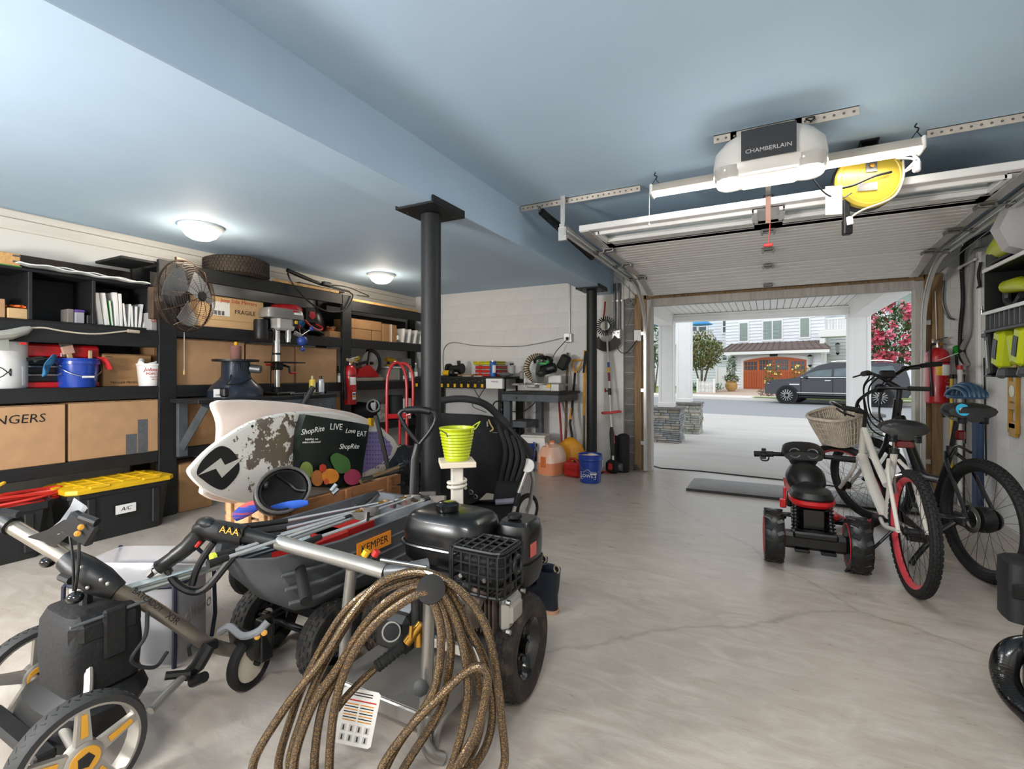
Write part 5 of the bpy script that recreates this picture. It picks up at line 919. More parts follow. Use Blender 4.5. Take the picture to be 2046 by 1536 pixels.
# fixtures on the back wall
def wire(label,pts,r,m,name='wall_cable',cat='cable',k=6): return onew(name,label,cat,G().tube(spl(pts,k),r,6),m)
t=thing('outlet_box','grey outlet box with plugs on the back wall above the saw','outlet',(-2.36,6.12,1.62)); ob('box',G().box((0,-.005,.06),(.11,.05,.12),b=.008),GALV,t); ob('cover',G().box((-.01,-.035,.07),(.08,.01,.1),b=.003),GALV,t); ob('plug',G().box((0,-.055,.05),(.035,.035,.04),b=.008),BLK,t)
onew('conduit','thin grey conduit from the ceiling down to the outlet box','conduit',G().cyl((-2.35,6.135,1.74),(-2.35,6.135,2.42),.011),GALV)
wire('grey cable running along the back wall to the outlet box',[onY(888,760,6.135),onY(885,720,6.135),onY(888,695,6.135),onY(905,684,6.135),onY(950,690,6.135),onY(1030,692,6.135),onY(1080,685,6.135),onY(1125,675,6.135)],.006,mat('grey_cable','#8c8985',.6))
wire('black plug lead from the outlet box down to the miter saw',[(-2.36,6.06,1.66),(-2.39,6.0,1.6),(-2.45,5.92,1.5),(-2.5,5.88,1.4)],.005,BLK,'plug_lead')
wire('black cord hanging below the saw table',[onY(1075,795,5.5),onY(1065,808,5.5),onY(1045,822,5.5),onY(1020,822,5.6)],.006,BLK,'saw_lead')
t=thing('junction_box','grey junction box with two thick conduits left of the door track','junction box',(-1.70,6.10,1.63)); ob('box',G().box((0,0,.07),(.13,.07,.14),b=.02),GALV,t)
for dx in(-.03,.03): ob('conduit',G().cyl((dx,.01,.14),(dx,.01,.72),.016),GREYM,t)
ob('clamp',G().box((0,.02,.5),(.13,.02,.02)),GALV,t)
for dx in(-.025,.025): ob('knockout',G().cyl((dx,-.036,.09),(dx,-.033,.09),.012),WHT,t)
t=thing('wall_switch','white switch plate on the stud beside the opening','switch',(-1.445,YF-.0,1.62)); ob('plate',G().box((0,-.012,.06),(.09,.02,.14),b=.005),WHT,t); [ob('toggle',G().box((0,-.026,.03+.06*k),(.012,.01,.02),b=.002),WHT,t) for k in(0,1)]
wire('black lead sagging from the junction box to the wall switch',[(-1.7,6.06,1.63),(-1.66,6.04,1.5),(-1.58,6.05,1.46),(-1.5,6.08,1.54),(-1.45,6.11,1.62)],.006,BLK,'switch_lead')
onew('pulley_wheel','small pulley ring hanging beside the door track','pulley',G().torus((-1.53,6.05,2.1),(0,1,0),.04,.008,18,6).cyl((-1.53,6.05,2.14),(-1.53,6.05,2.3),.004),GREYM)
wire('loose thin cable hanging on the bare block pier',[(-1.5,6.1,2.0),(-1.55,6.1,1.85),(-1.57,6.1,1.8)],.004,GREYM,'thin_cable')
t=onew('safety_sensor','tangle of wire and sensor bracket at the foot of the jamb','sensor',G().tube(spl([(-1.52,6.0,.02),(-1.5,6.02,.12),(-1.44,6.0,.09),(-1.47,6.02,.02),(-1.41,6.0,.07),(-1.4,6.02,.01)],5),.006,6).box((-1.45,6.04,.06),(.05,.04,.04),b=.006),GREYM)
# ---- garden tools leaning on the back wall
def stick(name,label,pts,r,m,parts=()):
    b=V(pts[0]); t=thing(name,label,'garden tool',(b.x,b.y,0)); ob('shaft',G().tube([V(p) for p in pts],r,8),m,t,world=True)
    for nm,g,mm in parts: ob(nm,g,mm,t,world=True)
    return t
def wp(px,py,Y): return onY(px,py,Y)
DWOOD=mat('dark_handle_wood','#6b5542',.7,var=.2); YELH=mat('yellow_handle','#d9951a',.4); STL=mat('dark_steel','#4b4a4a',.45,.7)
a=wp(1129,890,5.8); stick('spade','long brown wooden-handled tool leaning behind the saw table',[V((a.x,5.8,.02)),wp(1134,705,6.1)],.017,DWOOD,[('red_sleeve',G().tube([V((a.x,5.8,.2)),wp(1131,860,5.88)],.019,8),mat('dark_red','#6a2a28',.5))])
a=wp(1124,900,5.7); stick('red_rake','red-shafted tool standing in the yellow bag',[V((a.x,5.72,.05)),wp(1117,800,6.05)],.014,mat('red_shaft','#9c2a2e',.4))
a=wp(1080,900,5.85); stick('green_rake','green-shafted tool behind the white stool',[V((a.x,5.85,.02)),wp(1084,795,6.08)],.013,mat('green_shaft','#1f5c45',.4))
b=wp(1142,890,5.75); c1=wp(1149,745,6.05); dd=[wp(1136,721,6.06),wp(1144,718,6.06),wp(1162,719,6.06),wp(1160,728,6.06),wp(1151,740,6.06)]
stick('shovel','yellow d-handled shovel leaning on the back wall',[V((b.x,5.75,.04)),wp(1143,870,5.8),wp(1139,845,5.85),wp(1143,815,5.93),c1],.016,STL,[('d_grip',G().tube([c1,wp(1143,730,6.06),wp(1144,720,6.06),wp(1163,719,6.06),wp(1160,730,6.06),c1],.013,8),YELH),('yellow_band',G().tube([wp(1140,838,5.87),wp(1142,815,5.93)],.018,8),YELH),('scoop',G().grid(lambda u,v:(b.x-.12+.24*u,5.7+.03*math.cos(3*(u-.5)),.02+.28*v),6,4,.006),YELH)])
b=wp(1163,900,5.8); stick('long_pruner','yellow pole with black grip leaning beside the far column',[V((b.x,5.85,.02)),wp(1169,700,6.1)],.017,YELH,[('black_grip',G().tube([wp(1167,745,6.05),wp(1170,702,6.1)],.021,8),BLK),('blue_shaft',G().tube([V((b.x+.02,5.83,.02)),wp(1167,830,5.95)],.012,8),mat('teal_shaft','#3f5b66',.5))])
# floor things at the back
def onfl(px,py): p=onZ(px,py,0); return p
t=thing('step_stool','white plastic step stool under the saw table','stool',(onfl(1065,935).x,5.72,0),.15); SW=mat('stool_white','#dad6cd',.5,var=.04)
ob('shell',G().loft([[(x*.2,y*.17,0) for x,y in((-1,-1),(1,-1),(1,1),(-1,1))],[(x*.15,y*.13,.4) for x,y in((-1,-1),(1,-1),(1,1),(-1,1))]]),SW,t); ob('tread',G().box((0,0,.41),(.33,.29,.03),b=.012),SW,t); ob('slot',G().box((-.03,-.145,.3),(.18,.02,.05),b=.008),BLK,t); ob('opening',G().box((-.04,-.158,.17),(.2,.02,.14),b=.01),mat('stool_inside','#3a3230',.8),t)
for s in(-1,1): ob('side_pad',G().box((s*.165,-.16,.06),(.1,.05,.12),b=.01),SW,t)
bp=onfl(1055,938); bucket('blue bucket half hidden behind the stroller',bp.x-.02,bp.y-.05,.001,.135,.34,BK,name='plastic_bucket',ang=-1)
bp=onfl(1186,958); t=bucket('blue store bucket with white logo lettering before the far column',bp.x,bp.y-.12,.001,.13,.31,BK,name='plastic_bucket',ang=RD(-62)); Rb=.125
def curvt(o,R):
    for q in o.data.vertices: r=q.co.x; a=q.co.y/R; q.co.x=r*math.cos(a); q.co.y=r*math.sin(a)
o=text("LOWE'S",.055,frame((Rb+.002,-.045,.085),(0,1,0),(0,0,1)),WTXT,t,world=False,sx=.95,ext=.001); curvt(o,Rb)
g=G().tube([(Rb+.0035,y,z) for y,z in((-.13,.05),(.04,.05),(.04,.125),(-.01,.125),(-.05,.16),(-.09,.125),(-.13,.125),(-.13,.05))],.0022,5); g.v=[V((p.x*math.cos(p.y/Rb),p.x*math.sin(p.y/Rb),p.z)) for p in g.v]; ob('logo_outline',g,WTXT,t); ob('contents',blob((0,0,.28),(.1,.1,.03),41,amp=.3),mat('white_orange_items','#e6ded6',.6,col2='#e39a7c',scale=6),t)
p=onfl(1100,948); t=thing('fuel_jug','large translucent jug of orange fuel with moulded handle','jug',(p.x,p.y+.05,.001),RD(-15)); JUG=mat('orange_jug','#e0a282',.35,var=.25,scale=3,col2='#efd3bf',thr=(.35,.6))
ob('body',G().loft([sq(.12,.15,0,24,4),sq(.13,.16,.01,24,4),sq(.13,.16,.24,24,4),sq(.1,.12,.33,24,3),sq(.04,.05,.36,24,2.4)]),JUG,t); ob('fuel_fill',G().loft([sq(.121,.151,.002,24,4),sq(.1315,.1615,.012,24,4),sq(.1315,.1615,.15,24,4)]),mat('orange_fuel','#d98a62',.35,var=.12,scale=3),t); ob('handle_recess',G().box((-.01,-.157,.16),(.085,.02,.13),b=.02),mat('orange_deep','#c96a3c',.4),t); ob('neck',G().lathe([(.03,.35),(.03,.385)],n=16),JUG,t); ob('cap',G().lathe([(.034,.38),(.034,.4),(.01,.402)],n=16),mat('orange_deep','#c96a3c'),t); ob('grip_bar',G().tube(spl([(-.06,.0,.34),(-.02,-.08,.36),(.04,-.1,.3)],4),.02,8),JUG,t)
p=onfl(1145,953); t=thing('petrol_can','small red plastic petrol can before the far column','petrol can',(p.x,p.y+.03,.001),RD(-12)); ob('body',G().box((0,0,.085),(.22,.14,.17),b=.025),REDPL,t); ob('handle',G().tube(spl([(-.06,0,.16),(-.05,0,.2),(.02,0,.205),(.06,0,.16)],5),.014,8),REDPL,t); ob('spout_cap',G().cyl((.1,0,.12),(.13,0,.15),.02),YEL,t); text('GASOLINE',.03,frame((0,-.0715,.09),(1,0,0),(0,0,1)),mat('dark_red_emboss','#8d1a18',.5),t,world=False,ext=.001); ob('vent_cap',G().cyl((-.08,0,.165),(-.08,0,.185),.014),REDPL,t)
p=onfl(1150,935); onew('yellow_bag','yellow lawn bag slumped behind the petrol can','bag',blob((p.x-.02,5.72,.19),(.2,.1,.2),51,20,12,.14).mv(T(0,0,.0)),mat('yellow_bag','#d8920f',.5,var=.12,bump=.3))
p=onfl(1160,945); t=thing('loppers','dark green garden shears with yellow grip before the column','shears',(p.x,5.42,0)); ob('blade',G().tube([(-.06,0,.02),(.0,0,.14),(.02,0,.2)],[.03,.035,.02],8),mat('dark_green','#24473f',.4),t); ob('grip',G().tube(spl([(.0,-.01,.02),(.03,-.01,.14),(.06,-.01,.2),(.1,-.01,.24)],5),.014,8),YEL,t)
# string trimmer
p=onfl(1225,945); b=V((p.x,p.y,.0)); top=onY(1212,655,6.05)
t=thing('string_trimmer','red and black petrol trimmer hung with its shaft upright','trimmer',(b.x,b.y,.002)); bx=V((b.x,b.y,.16)); ob('shaft',G().tube([bx,top],.014,10),mat('white_shaft','#cfccc6',.35,.3),t,world=True)
ob('engine',G().box((0,0,.085),(.15,.17,.15),b=.03),BLK,t); ob('fuel_tank',G().box((.0,.02,.03),(.12,.16,.055),b=.015),DGREY,t); ob('red_cover',G().box((-.01,-.09,.09),(.05,.02,.08),b=.008),REDPL,t); ob('muffler',G().cyl((.07,0,.08),(.11,0,.08),.05),GREYM,t); ob('foot',G().tube([(-.12,-.03,.012),(-.02,-.05,.012)],.012,8),REDPL,t)
L=lambda q:bx.lerp(top,q)
ob('throttle_grip',G().tube([L(.03),L(.1),L(.2),L(.24)],[.02,.028,.03,.018],10),BLK,t,world=True); ob('red_trigger',G().tube([L(.12)+V((.025,0,0)),L(.19)+V((.025,0,0))],.01,8),REDPL,t,world=True); hc=L(.345); ob('loop_handle',G().tube(spl([hc+V((-.1,-.02,0)),hc+V((-.06,-.07,0)),hc+V((.06,-.07,.015)),hc+V((.12,0,.02)),hc+V((.06,.05,.015)),hc+V((-.06,.04,0))],6,True),.015,10,closed=True),mat('pinkish_red','#c8474c',.4),t,world=True)
ob('coupler',G().tube([L(.48),L(.53)],.022,10).cyl(L(.51)+V((-.05,0,0)),L(.51),.008),BLK,t,world=True); ob('red_lock_knob',G().sph(L(.515)+V((-.055,0,0)),(.012,.012,.03)),REDPL,t,world=True); ob('blue_decal',G().tube([L(.69),L(.73)],.0155,10),mat('blue_print','#2a4a8c'),t,world=True); ob('yellow_decal',G().tube([L(.65),L(.69)],.0155,10),YEL,t,world=True); ob('red_decal',G().tube([L(.585),L(.65)],.0155,10),mat('maroon_print','#6b2a3a',.5),t,world=True)
hc=top+V((-.0,-.02,.02)); hb=ob('brush_head',G().cyl(hc+V((0,.01,0)),hc+V((0,-.05,0)),.06,n=20),STEEL,t,world=True)
for i in range(26): q=2*PI*i/26; ob('bristle',G().tube([hc+V((.05*math.cos(q),-.02,.05*math.sin(q))),hc+V((.125*math.cos(q+.15),-.02,.125*math.sin(q+.15)))],.007,5),BLK,hb,world=True)
g=G().prism([(.1*math.cos(q),.1*math.sin(q)) for q in [PI+.2+(PI-.4)*i/10 for i in range(11)]][::1]+[(.22*math.cos(q),.22*math.sin(q)) for q in [2*PI-.5-(PI-1.0)*i/10 for i in range(11)]],.01,frame(hc+V((0,.02,-.1)),(1,0,0),(0,0,1))); ob('guard',g,mat('dark_brown_guard','#3b322e',.6),t,world=True); ob('hang_strap',G().tube([hc+V((-.05,0,.02)),hc+V((-.03,.03,.2)),hc+V((-.03,.06,.32))],.01,6),REDPL,t,world=True)
for k,dx in enumerate((0,.11)): onew('black_roll',('slim black roll standing behind the far column','thicker black roll standing beside the trimmer')[k],'roll',G().lathe([(.045+.02*k,0),(.05+.02*k,.01),(.05+.02*k,.42+.03*k),(.03,.44+.03*k)],T(-1.68+dx,5.93,0),n=18),mat('black_roll','#1c1c1d',.7))
# ================================================================ bicycles and ride-on
def wheel(par,c,ax,r,tr,rimm,nsp=28,tread=0,hubm=None,rimw=1.0,M=None):
    c=V(c); ax=V(ax).normalized(); ty=ob('tyre',G().torus(c,ax,r-tr,tr,44,10),RUB,par)
    F_=along(c,ax); rr=r-2*tr+.004; ob('rim',G().lathe([(rr,-.016*rimw),(rr+.012,-.02*rimw),(rr+.014,.02*rimw),(rr,.016*rimw),(rr-.014,.006),(rr-.014,-.006)],F_,n=44,cap=False),rimm,ty)
    g=G(); rn=random.Random(1)
    for i in range(nsp):
        q=2*PI*i/nsp; s=1 if i%2 else -1; q2=q+s*.9*(1 if (i//2)%2 else -1); g.tube([F_@V((.022*math.cos(q2),.022*math.sin(q2),s*.03)),F_@V(((rr-.01)*math.cos(q),(rr-.01)*math.sin(q),0))],.0011,4,cap=False)
    ob('spokes',g,BLK,ty); ob('hub',G().cyl(c-ax*.045,c+ax*.045,.02,n=14).cyl(c-ax*.03,c-ax*.026,.03,n=14).cyl(c+ax*.026,c+ax*.03,.03,n=14),hubm or BLK,ty)
    if tread:
        g=G()
        for i in range(tread):
            q=2*PI*i/tread
            for b in(-.9,-.45,0,.45,.9):
                bb=b; rad=r-tr+tr*math.cos(bb)*1.0; g.box((0,0,0),(.007,r*2*PI/tread*.62,tr*.34),F_@RZ(q+(.5*2*PI/tread if abs(b)==.45 else 0))@T(rad,0,tr*math.sin(bb))@RY(-bb))
        ob('tread',g,RUB,ty,kind='stuff')
    return ty
def saddle(par,c,w_,l,m=None,tilt=0):
    c=V(c); rings=[]
    for x,s,z in((-.48,.62,-.015),(-.42,.95,0),(-.25,1,.012),(-.02,.8,.008),(.15,.42,.0),(.38,.25,.0),(.5,.14,-.01)): rings.append([c+V((x*l,s*w_/2*math.cos(q),z+(.04*math.sin(q) if math.sin(q)>0 else .05*math.sin(q)))) for q in [2*PI*i/14 for i in range(14)]])
    s=ob('saddle',G().loft(rings),m or mat('saddle_vinyl','#1b1b1c',.4,var=.1,bump=.1),par); g=G()
    for y in(-.03,.03): g.tube(spl([c+V((.12,y*.6,-.03)),c+V((0,y,-.06)),c+V((-.12,y,-.04))],4),.005,6)
    ob('saddle_rails',g,STEEL,s); g=G()
    for y in(-.055,.055):
        for i in range(5): g.torus(c+V((-.12,y,-.07+.008*i)),(0,0,1),.02,.004,10,5)
    g.box(c+V((-.12,0,-.045)),(.02,.13,.012)); ob('saddle_springs',g,BLK,s); return s
WF=mat('white_bike_frame','#cdc9c0',.3,coat=.4,var=.05); PR=mat('coral_red_rim','#c8474f',.35,var=.05)
def bike(name,label,org,head,steer,r,tr,wb,rimm,tread,frm,nsp):
    t=thing(name,label,'bicycle',(org[0],org[1],.0),head); wheel(t,(0,0,r),(0,1,0),r,tr,rimm,nsp,tread,rimw=1.1)
    # steering axis passes through the front contact area; front end rotates about it
    hb=V((wb-.19,0,.60)); ht=V((wb-.25,0,.80)); axis=(ht-hb).normalized(); S=T(*hb)@MX.Rotation(steer,4,axis)@T(*(-hb))
    fh=S@V((wb,0,r)); fa=(S.to_3x3()@V((0,1,0))); fh.z=max(r,fh.z) if 0 else fh.z
    return t,hb,ht,axis,S,fh,fa
# --- white cruiser with red rims and wicker basket
t,hb,ht,ax,S,fh,fa=bike('bicycle','white cruiser bicycle with coral red rims and a wicker basket',(.70,3.38),RD(95),RD(42),.335,.026,1.2,PR,60,WF,32)
dz=.335-fh.z; fh.z=.335; wheel(t,fh,fa,.335,.026,PR,32,0)
def tb(nm,pts,r_,m,k=6,n=10,par=None,sx=1): return ob(nm,G().tube(spl(pts,k) if len(pts)>2 else pts,r_,n,sx=sx),m,par or t)
BB=V((.44,0,.29)); ST=V((.3,0,.74)); RH=V((0,0,.335))
tb('seat_tube',[BB,ST],.019,WF); tb('down_tube',[hb+V((.0,0,-.0)),V((.72,0,.42)),BB],.026,WF,sx=1.3); tb('top_tube',[ht,V((.68,0,.62)),V((.44,0,.5))],.022,WF); tb('head_tube',[hb,ht],.023,WF)
for s in(-1,1):
    tb('chain_stay',[BB+V((0,s*.035,0)),V((.25,s*.06,.29)),V((0,s*.065,.335))],.012,WF); tb('seat_stay',[V((.31,s*.025,.68)),V((.2,s*.055,.6)),V((0,s*.065,.335))],.011,WF)
    tb('fork_blade',[S@(hb+V((.01,s*.05,-.01))),S@(hb+V((.05,s*.055,-.1))),fh+fa*s*.055],.013,WF)
ob('fork_crown',G().tube([S@(hb+V((.005,-.055,-.01))),S@(hb+V((.005,.055,-.01)))],.018,8),WF,t); tb('seat_post',[ST,V((.275,0,.83))],.014,STEEL); ob('seat_clamp',G().cyl(ST+V((0,0,-.02)),ST+V((0,0,.01)),.026),BLK,t); saddle(t,(.24,0,.885),.24,.28)
rl=ob('rear_reflector',G().box((.13,0,.80),(.02,.09,.045),b=.008),mat('dark_red_reflector','#5e1014',.2),t); tb('fender_stay',[V((.25,0,.78)),V((.13,0,.8))],.006,BLK)
ob('crank_set',G().cyl(BB+V((0,-.07,0)),BB+V((0,.07,0)),.02).lathe([(.085,-.002),(.085,.002)],T(*(BB+V((0,-.05,0))))@RX(PI/2),n=30).box(BB+V((-.06,-.075,-.06)),(.17,.012,.02),RX(0)).tube([BB+V((0,.07,0)),BB+V((.03,.08,-.17))],.01,8),mat('dark_steel','#4b4a4a'),t)
for s,o in((-1,V((-.13,-.11,-.07))),(1,V((.03,.13,-.17)))): ob('pedal',G().box(BB+o,(.09,.09,.022),b=.005).box(BB+o+V((0,0,.0)),(.02,.1,.03)),BLK,t)
ob('chain_guard',G().prism([(-.02,.02),(.44,.05),(.48,-.03),(.42,-.06),(0,-.03)],.006,frame((0,-.058,.31),(1,0,0),(0,0,1))),BLK,t); tb('kick_stand',[V((.14,.05,.3)),V((.16,.16,.15)),V((.2,.27,.005))],.008,BLK)
ob('brake_caliper',G().tube(spl([V((.1,-.05,.52)),V((.09,-.05,.62)),V((.09,.05,.62)),V((.1,.05,.52))],4),.008,6),STEEL,t)
SQ=lambda a,b,c:S@V((a,b,c))
stx=ht+ax*.0; tb('stem',[S@ht,S@(ht+ax*.13)],.013,BLK); top=ht+ax*.13; tb('stem_arm',[S@top,S@(top+V((.07,0,.01)))],.016,BLK)
cl=top+V((.07,0,.015))
for s in(-1,1): tb('handlebar_arm',[S@cl,S@(cl+V((.03,s*.1,.06))),S@(cl+V((-.02,s*.24,.11))),S@(cl+V((-.16,s*.32,.09))),S@(cl+V((-.2,s*.33,.085)))],.0115,BLKG); tb('grip',[S@(cl+V((-.17,s*.322,.089))),S@(cl+V((-.3,s*.345,.075)))],.017,RUB)
tb('brake_lever',[S@(cl+V((-.1,.3,.08))),S@(cl+V((-.14,.3,.05))),S@(cl+V((-.24,.33,.03)))],.006,BLK)
# basket hangs on the bar
WIK=mat('wicker','#b3a797',.75,var=.18,scale=30,bump=.5,bscale=80); bc=cl+V((.17,0,-.03)); nb=40
def bring(a,b,z,e=3): return [V((bc.x+x,bc.y+y,bc.z+z)) for x,y in oval(a,b,nb,e)]
prof=[(0,.14,.19),(-.06,.135,.18),(-.12,.125,.165),(-.18,.11,.145),(-.21,.1,.135)]
bsk=ob('basket_floor',G().prism(oval(.1,.135,24,3),.008,T(bc.x,bc.y,bc.z-.215)).mv(S),WIK,t); bsk.name='basket'; MW[bsk.name]=MW[t.name].copy()
def bpt(q,z):
    k=max(0,min(3.999,-z/.0525)); i=int(k); f=k-i; a=prof[i][1]*(1-f)+prof[min(4,i+1)][1]*f; b=prof[i][2]*(1-f)+prof[min(4,i+1)][2]*f; e=3
    return S@V((bc.x+a*math.copysign(abs(math.cos(q))**(2/e),math.cos(q)),bc.y+b*math.copysign(abs(math.sin(q))**(2/e),math.sin(q)),bc.z+z+.03*math.cos(q)))
for i in range(64): q=2*PI*i/64; ob('cane',G().tube([bpt(q,z) for z in(0,-.06,-.12,-.18,-.21)],.006,5),WIK,bsk)
for z in(-.03,-.075,-.12,-.165,-.205): ob('weave_ring',G().tube([bpt(2*PI*i/48,z) for i in range(48)],.005,5,closed=True),WIK,bsk)
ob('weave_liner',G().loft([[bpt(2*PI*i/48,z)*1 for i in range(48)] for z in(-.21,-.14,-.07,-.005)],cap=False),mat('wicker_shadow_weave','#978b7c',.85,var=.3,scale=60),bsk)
ob('rim_roll',G().tube([bpt(2*PI*i/48,.0) for i in range(48)],.013,8,closed=True),WIK,bsk); 
for s in(-1,1): ob('basket_strap',G().torus(S@(cl+V((.03,s*.07,.0))),(0,1,0),.025,.005,12,5),BLK,bsk)
# --- black e-bike
t,hb,ht,ax,S,fh,fa=bike('bicycle','black electric bicycle with fat frame tube leaning by the right wall',(1.11,3.80),RD(106),RD(28),.35,.032,1.18,BLK,72,BLKG,32)
hb=V((.92,0,.74)); ht=V((.87,0,.97)); ax=(ht-hb).normalized(); S=T(*hb)@MX.Rotation(RD(28),4,ax)@T(*(-hb)); fh=S@V((1.15,0,.35)); fa=S.to_3x3()@V((0,1,0)); fh.z=.35
wheel(t,fh,fa,.35,.03,BLK,32,0); EB=mat('satin_black_frame','#131416',.3,coat=.3); BB=V((.45,0,.29)); ST=V((.27,0,.72))
tb('seat_tube',[BB,ST],.02,EB); tb('battery_down_tube',[ht+V((-.02,0,-.1)),V((.72,0,.66)),BB+V((.02,0,.04))],.045,EB,sx=.8); tb('head_tube',[hb,ht+ax*.04],.028,EB); tb('top_tube',[ht+V((-.04,0,-.16)),V((.6,0,.52)),V((.36,0,.5))],.024,EB); pn=ob('logo_panel',G().box((0,0,0),(.3,.004,.05),frame((.7,.040,.62),(ht-BB),(0,1,0))@MX.Identity(4)),WTXT,t)
pn.data.transform(MX.Identity(4)); dvec=(BB-ht).normalized(); M=frame((.68,.0385,.60),dvec,(dvec.z,0,-dvec.x)); bpy.data.objects.remove(pn); pn=ob('logo_panel',G().box((0,0,0),(.34,.036,.004),M),mat('silver_decal','#c9ccd2',.3,.3),t); text('CERC',.034,frame((.62,.042,.53),dvec*-1,(dvec.z,0,-dvec.x)),mat('navy_print','#22305c',.5),t,world=False)
for s in(-1,1):
    tb('chain_stay',[BB+V((0,s*.04,0)),V((.25,s*.07,.3)),V((0,s*.075,.35))],.013,EB); tb('seat_stay',[V((.28,s*.025,.7)),V((.2,s*.06,.62)),V((0,s*.075,.35))],.011,EB); tb('fork_blade',[S@(hb+V((.005,s*.06,-.01))),S@(hb+V((.05,s*.065,-.12))),fh+fa*s*.065],.019,EB)
ob('fork_crown',G().tube([S@(hb+V((0,-.065,-.01))),S@(hb+V((0,.065,-.01)))],.024,8),EB,t); ob('hub_motor',G().lathe([(.03,-.036),(.07,-.033),(.075,-.015),(.075,.015),(.07,.033),(.03,.036)],T(0,0,.35)@RX(PI/2),n=28),BLK,t); ob('brake_disc',G().lathe([(.08,-.001),(.08,.001),(.05,.001),(.05,-.001)],T(0,.062,.35)@RX(PI/2),n=30,cap=False),STEEL,t); ob('sprockets',G().lathe([(.06,0),(.055,.01),(.045,.02),(.03,.03)],T(0,-.055,.35)@RX(PI/2),n=24),mat('dark_steel','#4b4a4a'),t)
tb('seat_post',[ST,V((.225,0,.9))],.015,BLK); saddle(t,(.2,0,.975),.27,.29,mat('ebike_saddle','#262628',.5,var=.1,bump=.1)); bd=ob('saddle_badge',G().lathe([(.036,0),(.037,.002)],frame((.068,.06,.985),(0,-1,0),(.25,0,1)),n=20),mat('cyan_badge','#2aa3c8',.4),t); text('CB',.03,frame((.0645,.06,.985),(0,-1,0),(.25,0,1)),WTXT,t,world=False)
ob('tail_light',G().box((.19,0,.82),(.03,.05,.06),b=.01),mat('dark_red_reflector','#5e1014'),t); ob('seat_clamp',G().cyl(ST+V((0,0,-.03)),ST+V((0,0,.02)),.028),BLK,t)
ob('crank_set',G().cyl(BB+V((0,-.08,0)),BB+V((0,.08,0)),.03).lathe([(.09,-.002),(.09,.002)],T(*(BB+V((0,-.06,0))))@RX(PI/2),n=30).tube([BB+V((0,.08,0)),BB+V((-.15,.09,.05))],.011,8).tube([BB+V((0,-.08,0)),BB+V((.15,-.09,-.05))],.011,8),BLK,t); ob('pedal',G().box(BB+V((-.15,.14,.05)),(.1,.1,.025),b=.006),BLK,t); ob('pedal',G().box(BB+V((.15,-.14,-.05)),(.1,.1,.025),b=.006),BLK,t)
tb('kick_stand',[V((.1,.08,.3)),V((.13,.17,.2)),V((.15,.26,.06)),V((.155,.285,.008))],.016,BLK); ob('kick_stand_plate',G().box((.07,.075,.33),(.1,.02,.08),b=.01),BLK,t); tb('rear_rack_stay',[V((.24,.03,.68)),V((.12,.06,.76)),V((.0,.06,.74))],.008,EB)
tb('steerer',[S@ht,S@(ht+ax*.12)],.018,BLK); top=ht+ax*.12; tb('stem',[S@top,S@(top+V((.08,0,.05)))],.02,BLK); cl=top+V((.08,0,.055))
for s in(-1,1): tb('handlebar_arm',[S@cl,S@(cl+V((.0,s*.09,.05))),S@(cl+V((-.02,s*.2,.09))),S@(cl+V((-.09,s*.34,.095)))],.013,BLKG); tb('grip',[S@(cl+V((-.06,s*.27,.095))),S@(cl+V((-.12,s*.39,.097)))],.019,RUB); tb('brake_lever',[S@(cl+V((.01,s*.2,.085))),S@(cl+V((.03,s*.24,.075))),S@(cl+V((-.0,s*.34,.07)))],.006,BLK); ob('brake_clamp',G().sph(S@(cl+V((-.0,s*.19,.085))),(.025,.03,.02)),BLK,t)
ob('display',G().box(S@(cl+V((-.02,.03,.06))),(.05,.1,.06),b=.012),BLK,t); ob('headlamp',G().sph(S@(cl+V((.07,0,-.05))),(.035,.04,.035)),BLK,t)
g=G()
for i,(a,b,l) in enumerate(((.1,.13,.3),(.12,.05,.26),(.09,-.04,.33),(.11,-.1,.28),(.13,.09,.35))): g.tube([S@V(p) for p in spl([cl+V((0,b*1.4,.06)),cl+V((a,b,-.05)),cl+V((a+.02,b*.5,-l)),cl+V((-.02,b*.3+.03,-l-.07)),cl+V((-.06,.0,-l+.02))],6)],.006,6)
ob('cables',g,BLK,t)
# --- ride-on trike
t=thing('ride_on_trike','black and red toy ride-on motorcycle with two rear wheels','ride-on toy',(.255,3.58,0),RD(93)); TK=mat('toy_black','#161719',.35,var=.12); TR=mat('toy_red','#b5161b',.35,coat=.3); Rw=.165
for s in(-1,1):
    rings=[]; w2=.055; prof=[(Rw*.62,-w2),(Rw*.9,-w2),(Rw*.985,-w2*.6),(Rw,0),(Rw*.985,w2*.6),(Rw*.9,w2),(Rw*.62,w2)]; M=T(0,s*.225,Rw)@RX(PI/2); wq=ob('rear_wheel',G().lathe(prof,M,n=40),TK,t); ob('wheel_disc',G().lathe([(Rw*.58,w2*.6*s*-1),(.04,w2*.3*s*-1)],M,n=24),BLK,wq); ob('red_stripe',G().torus((0,s*.225+s*.053,Rw),(0,1,0),Rw*.72,.005,32,5).torus((0,s*.225-s*.053,Rw),(0,1,0),Rw*.72,.005,32,5),TR,wq); g=G()
    for i in range(14):
        q=2*PI*i/14
        for k in(-1,1): g.box((0,0,0),(.012,.03,.045),M@RZ(q+.1*k)@T(Rw-.0055,0,k*.03)@RX(.5*k),b=.004)
    ob('tread_lug',g,TK,wq)
ob('axle_housing',G().box((0,0,.155),(.1,.36,.1),b=.02).box((-.03,0,.2),(.08,.24,.04),b=.01),TK,t)
for s in(-1,1): ob('skid_pad',G().box((-.02,s*.07,.098),(.07,.08,.02),b=.004),TK,t); ob('shock_spring',G().cyl((.04,s*.1,.2),(.1,s*.09,.38),.014),BLK,t)
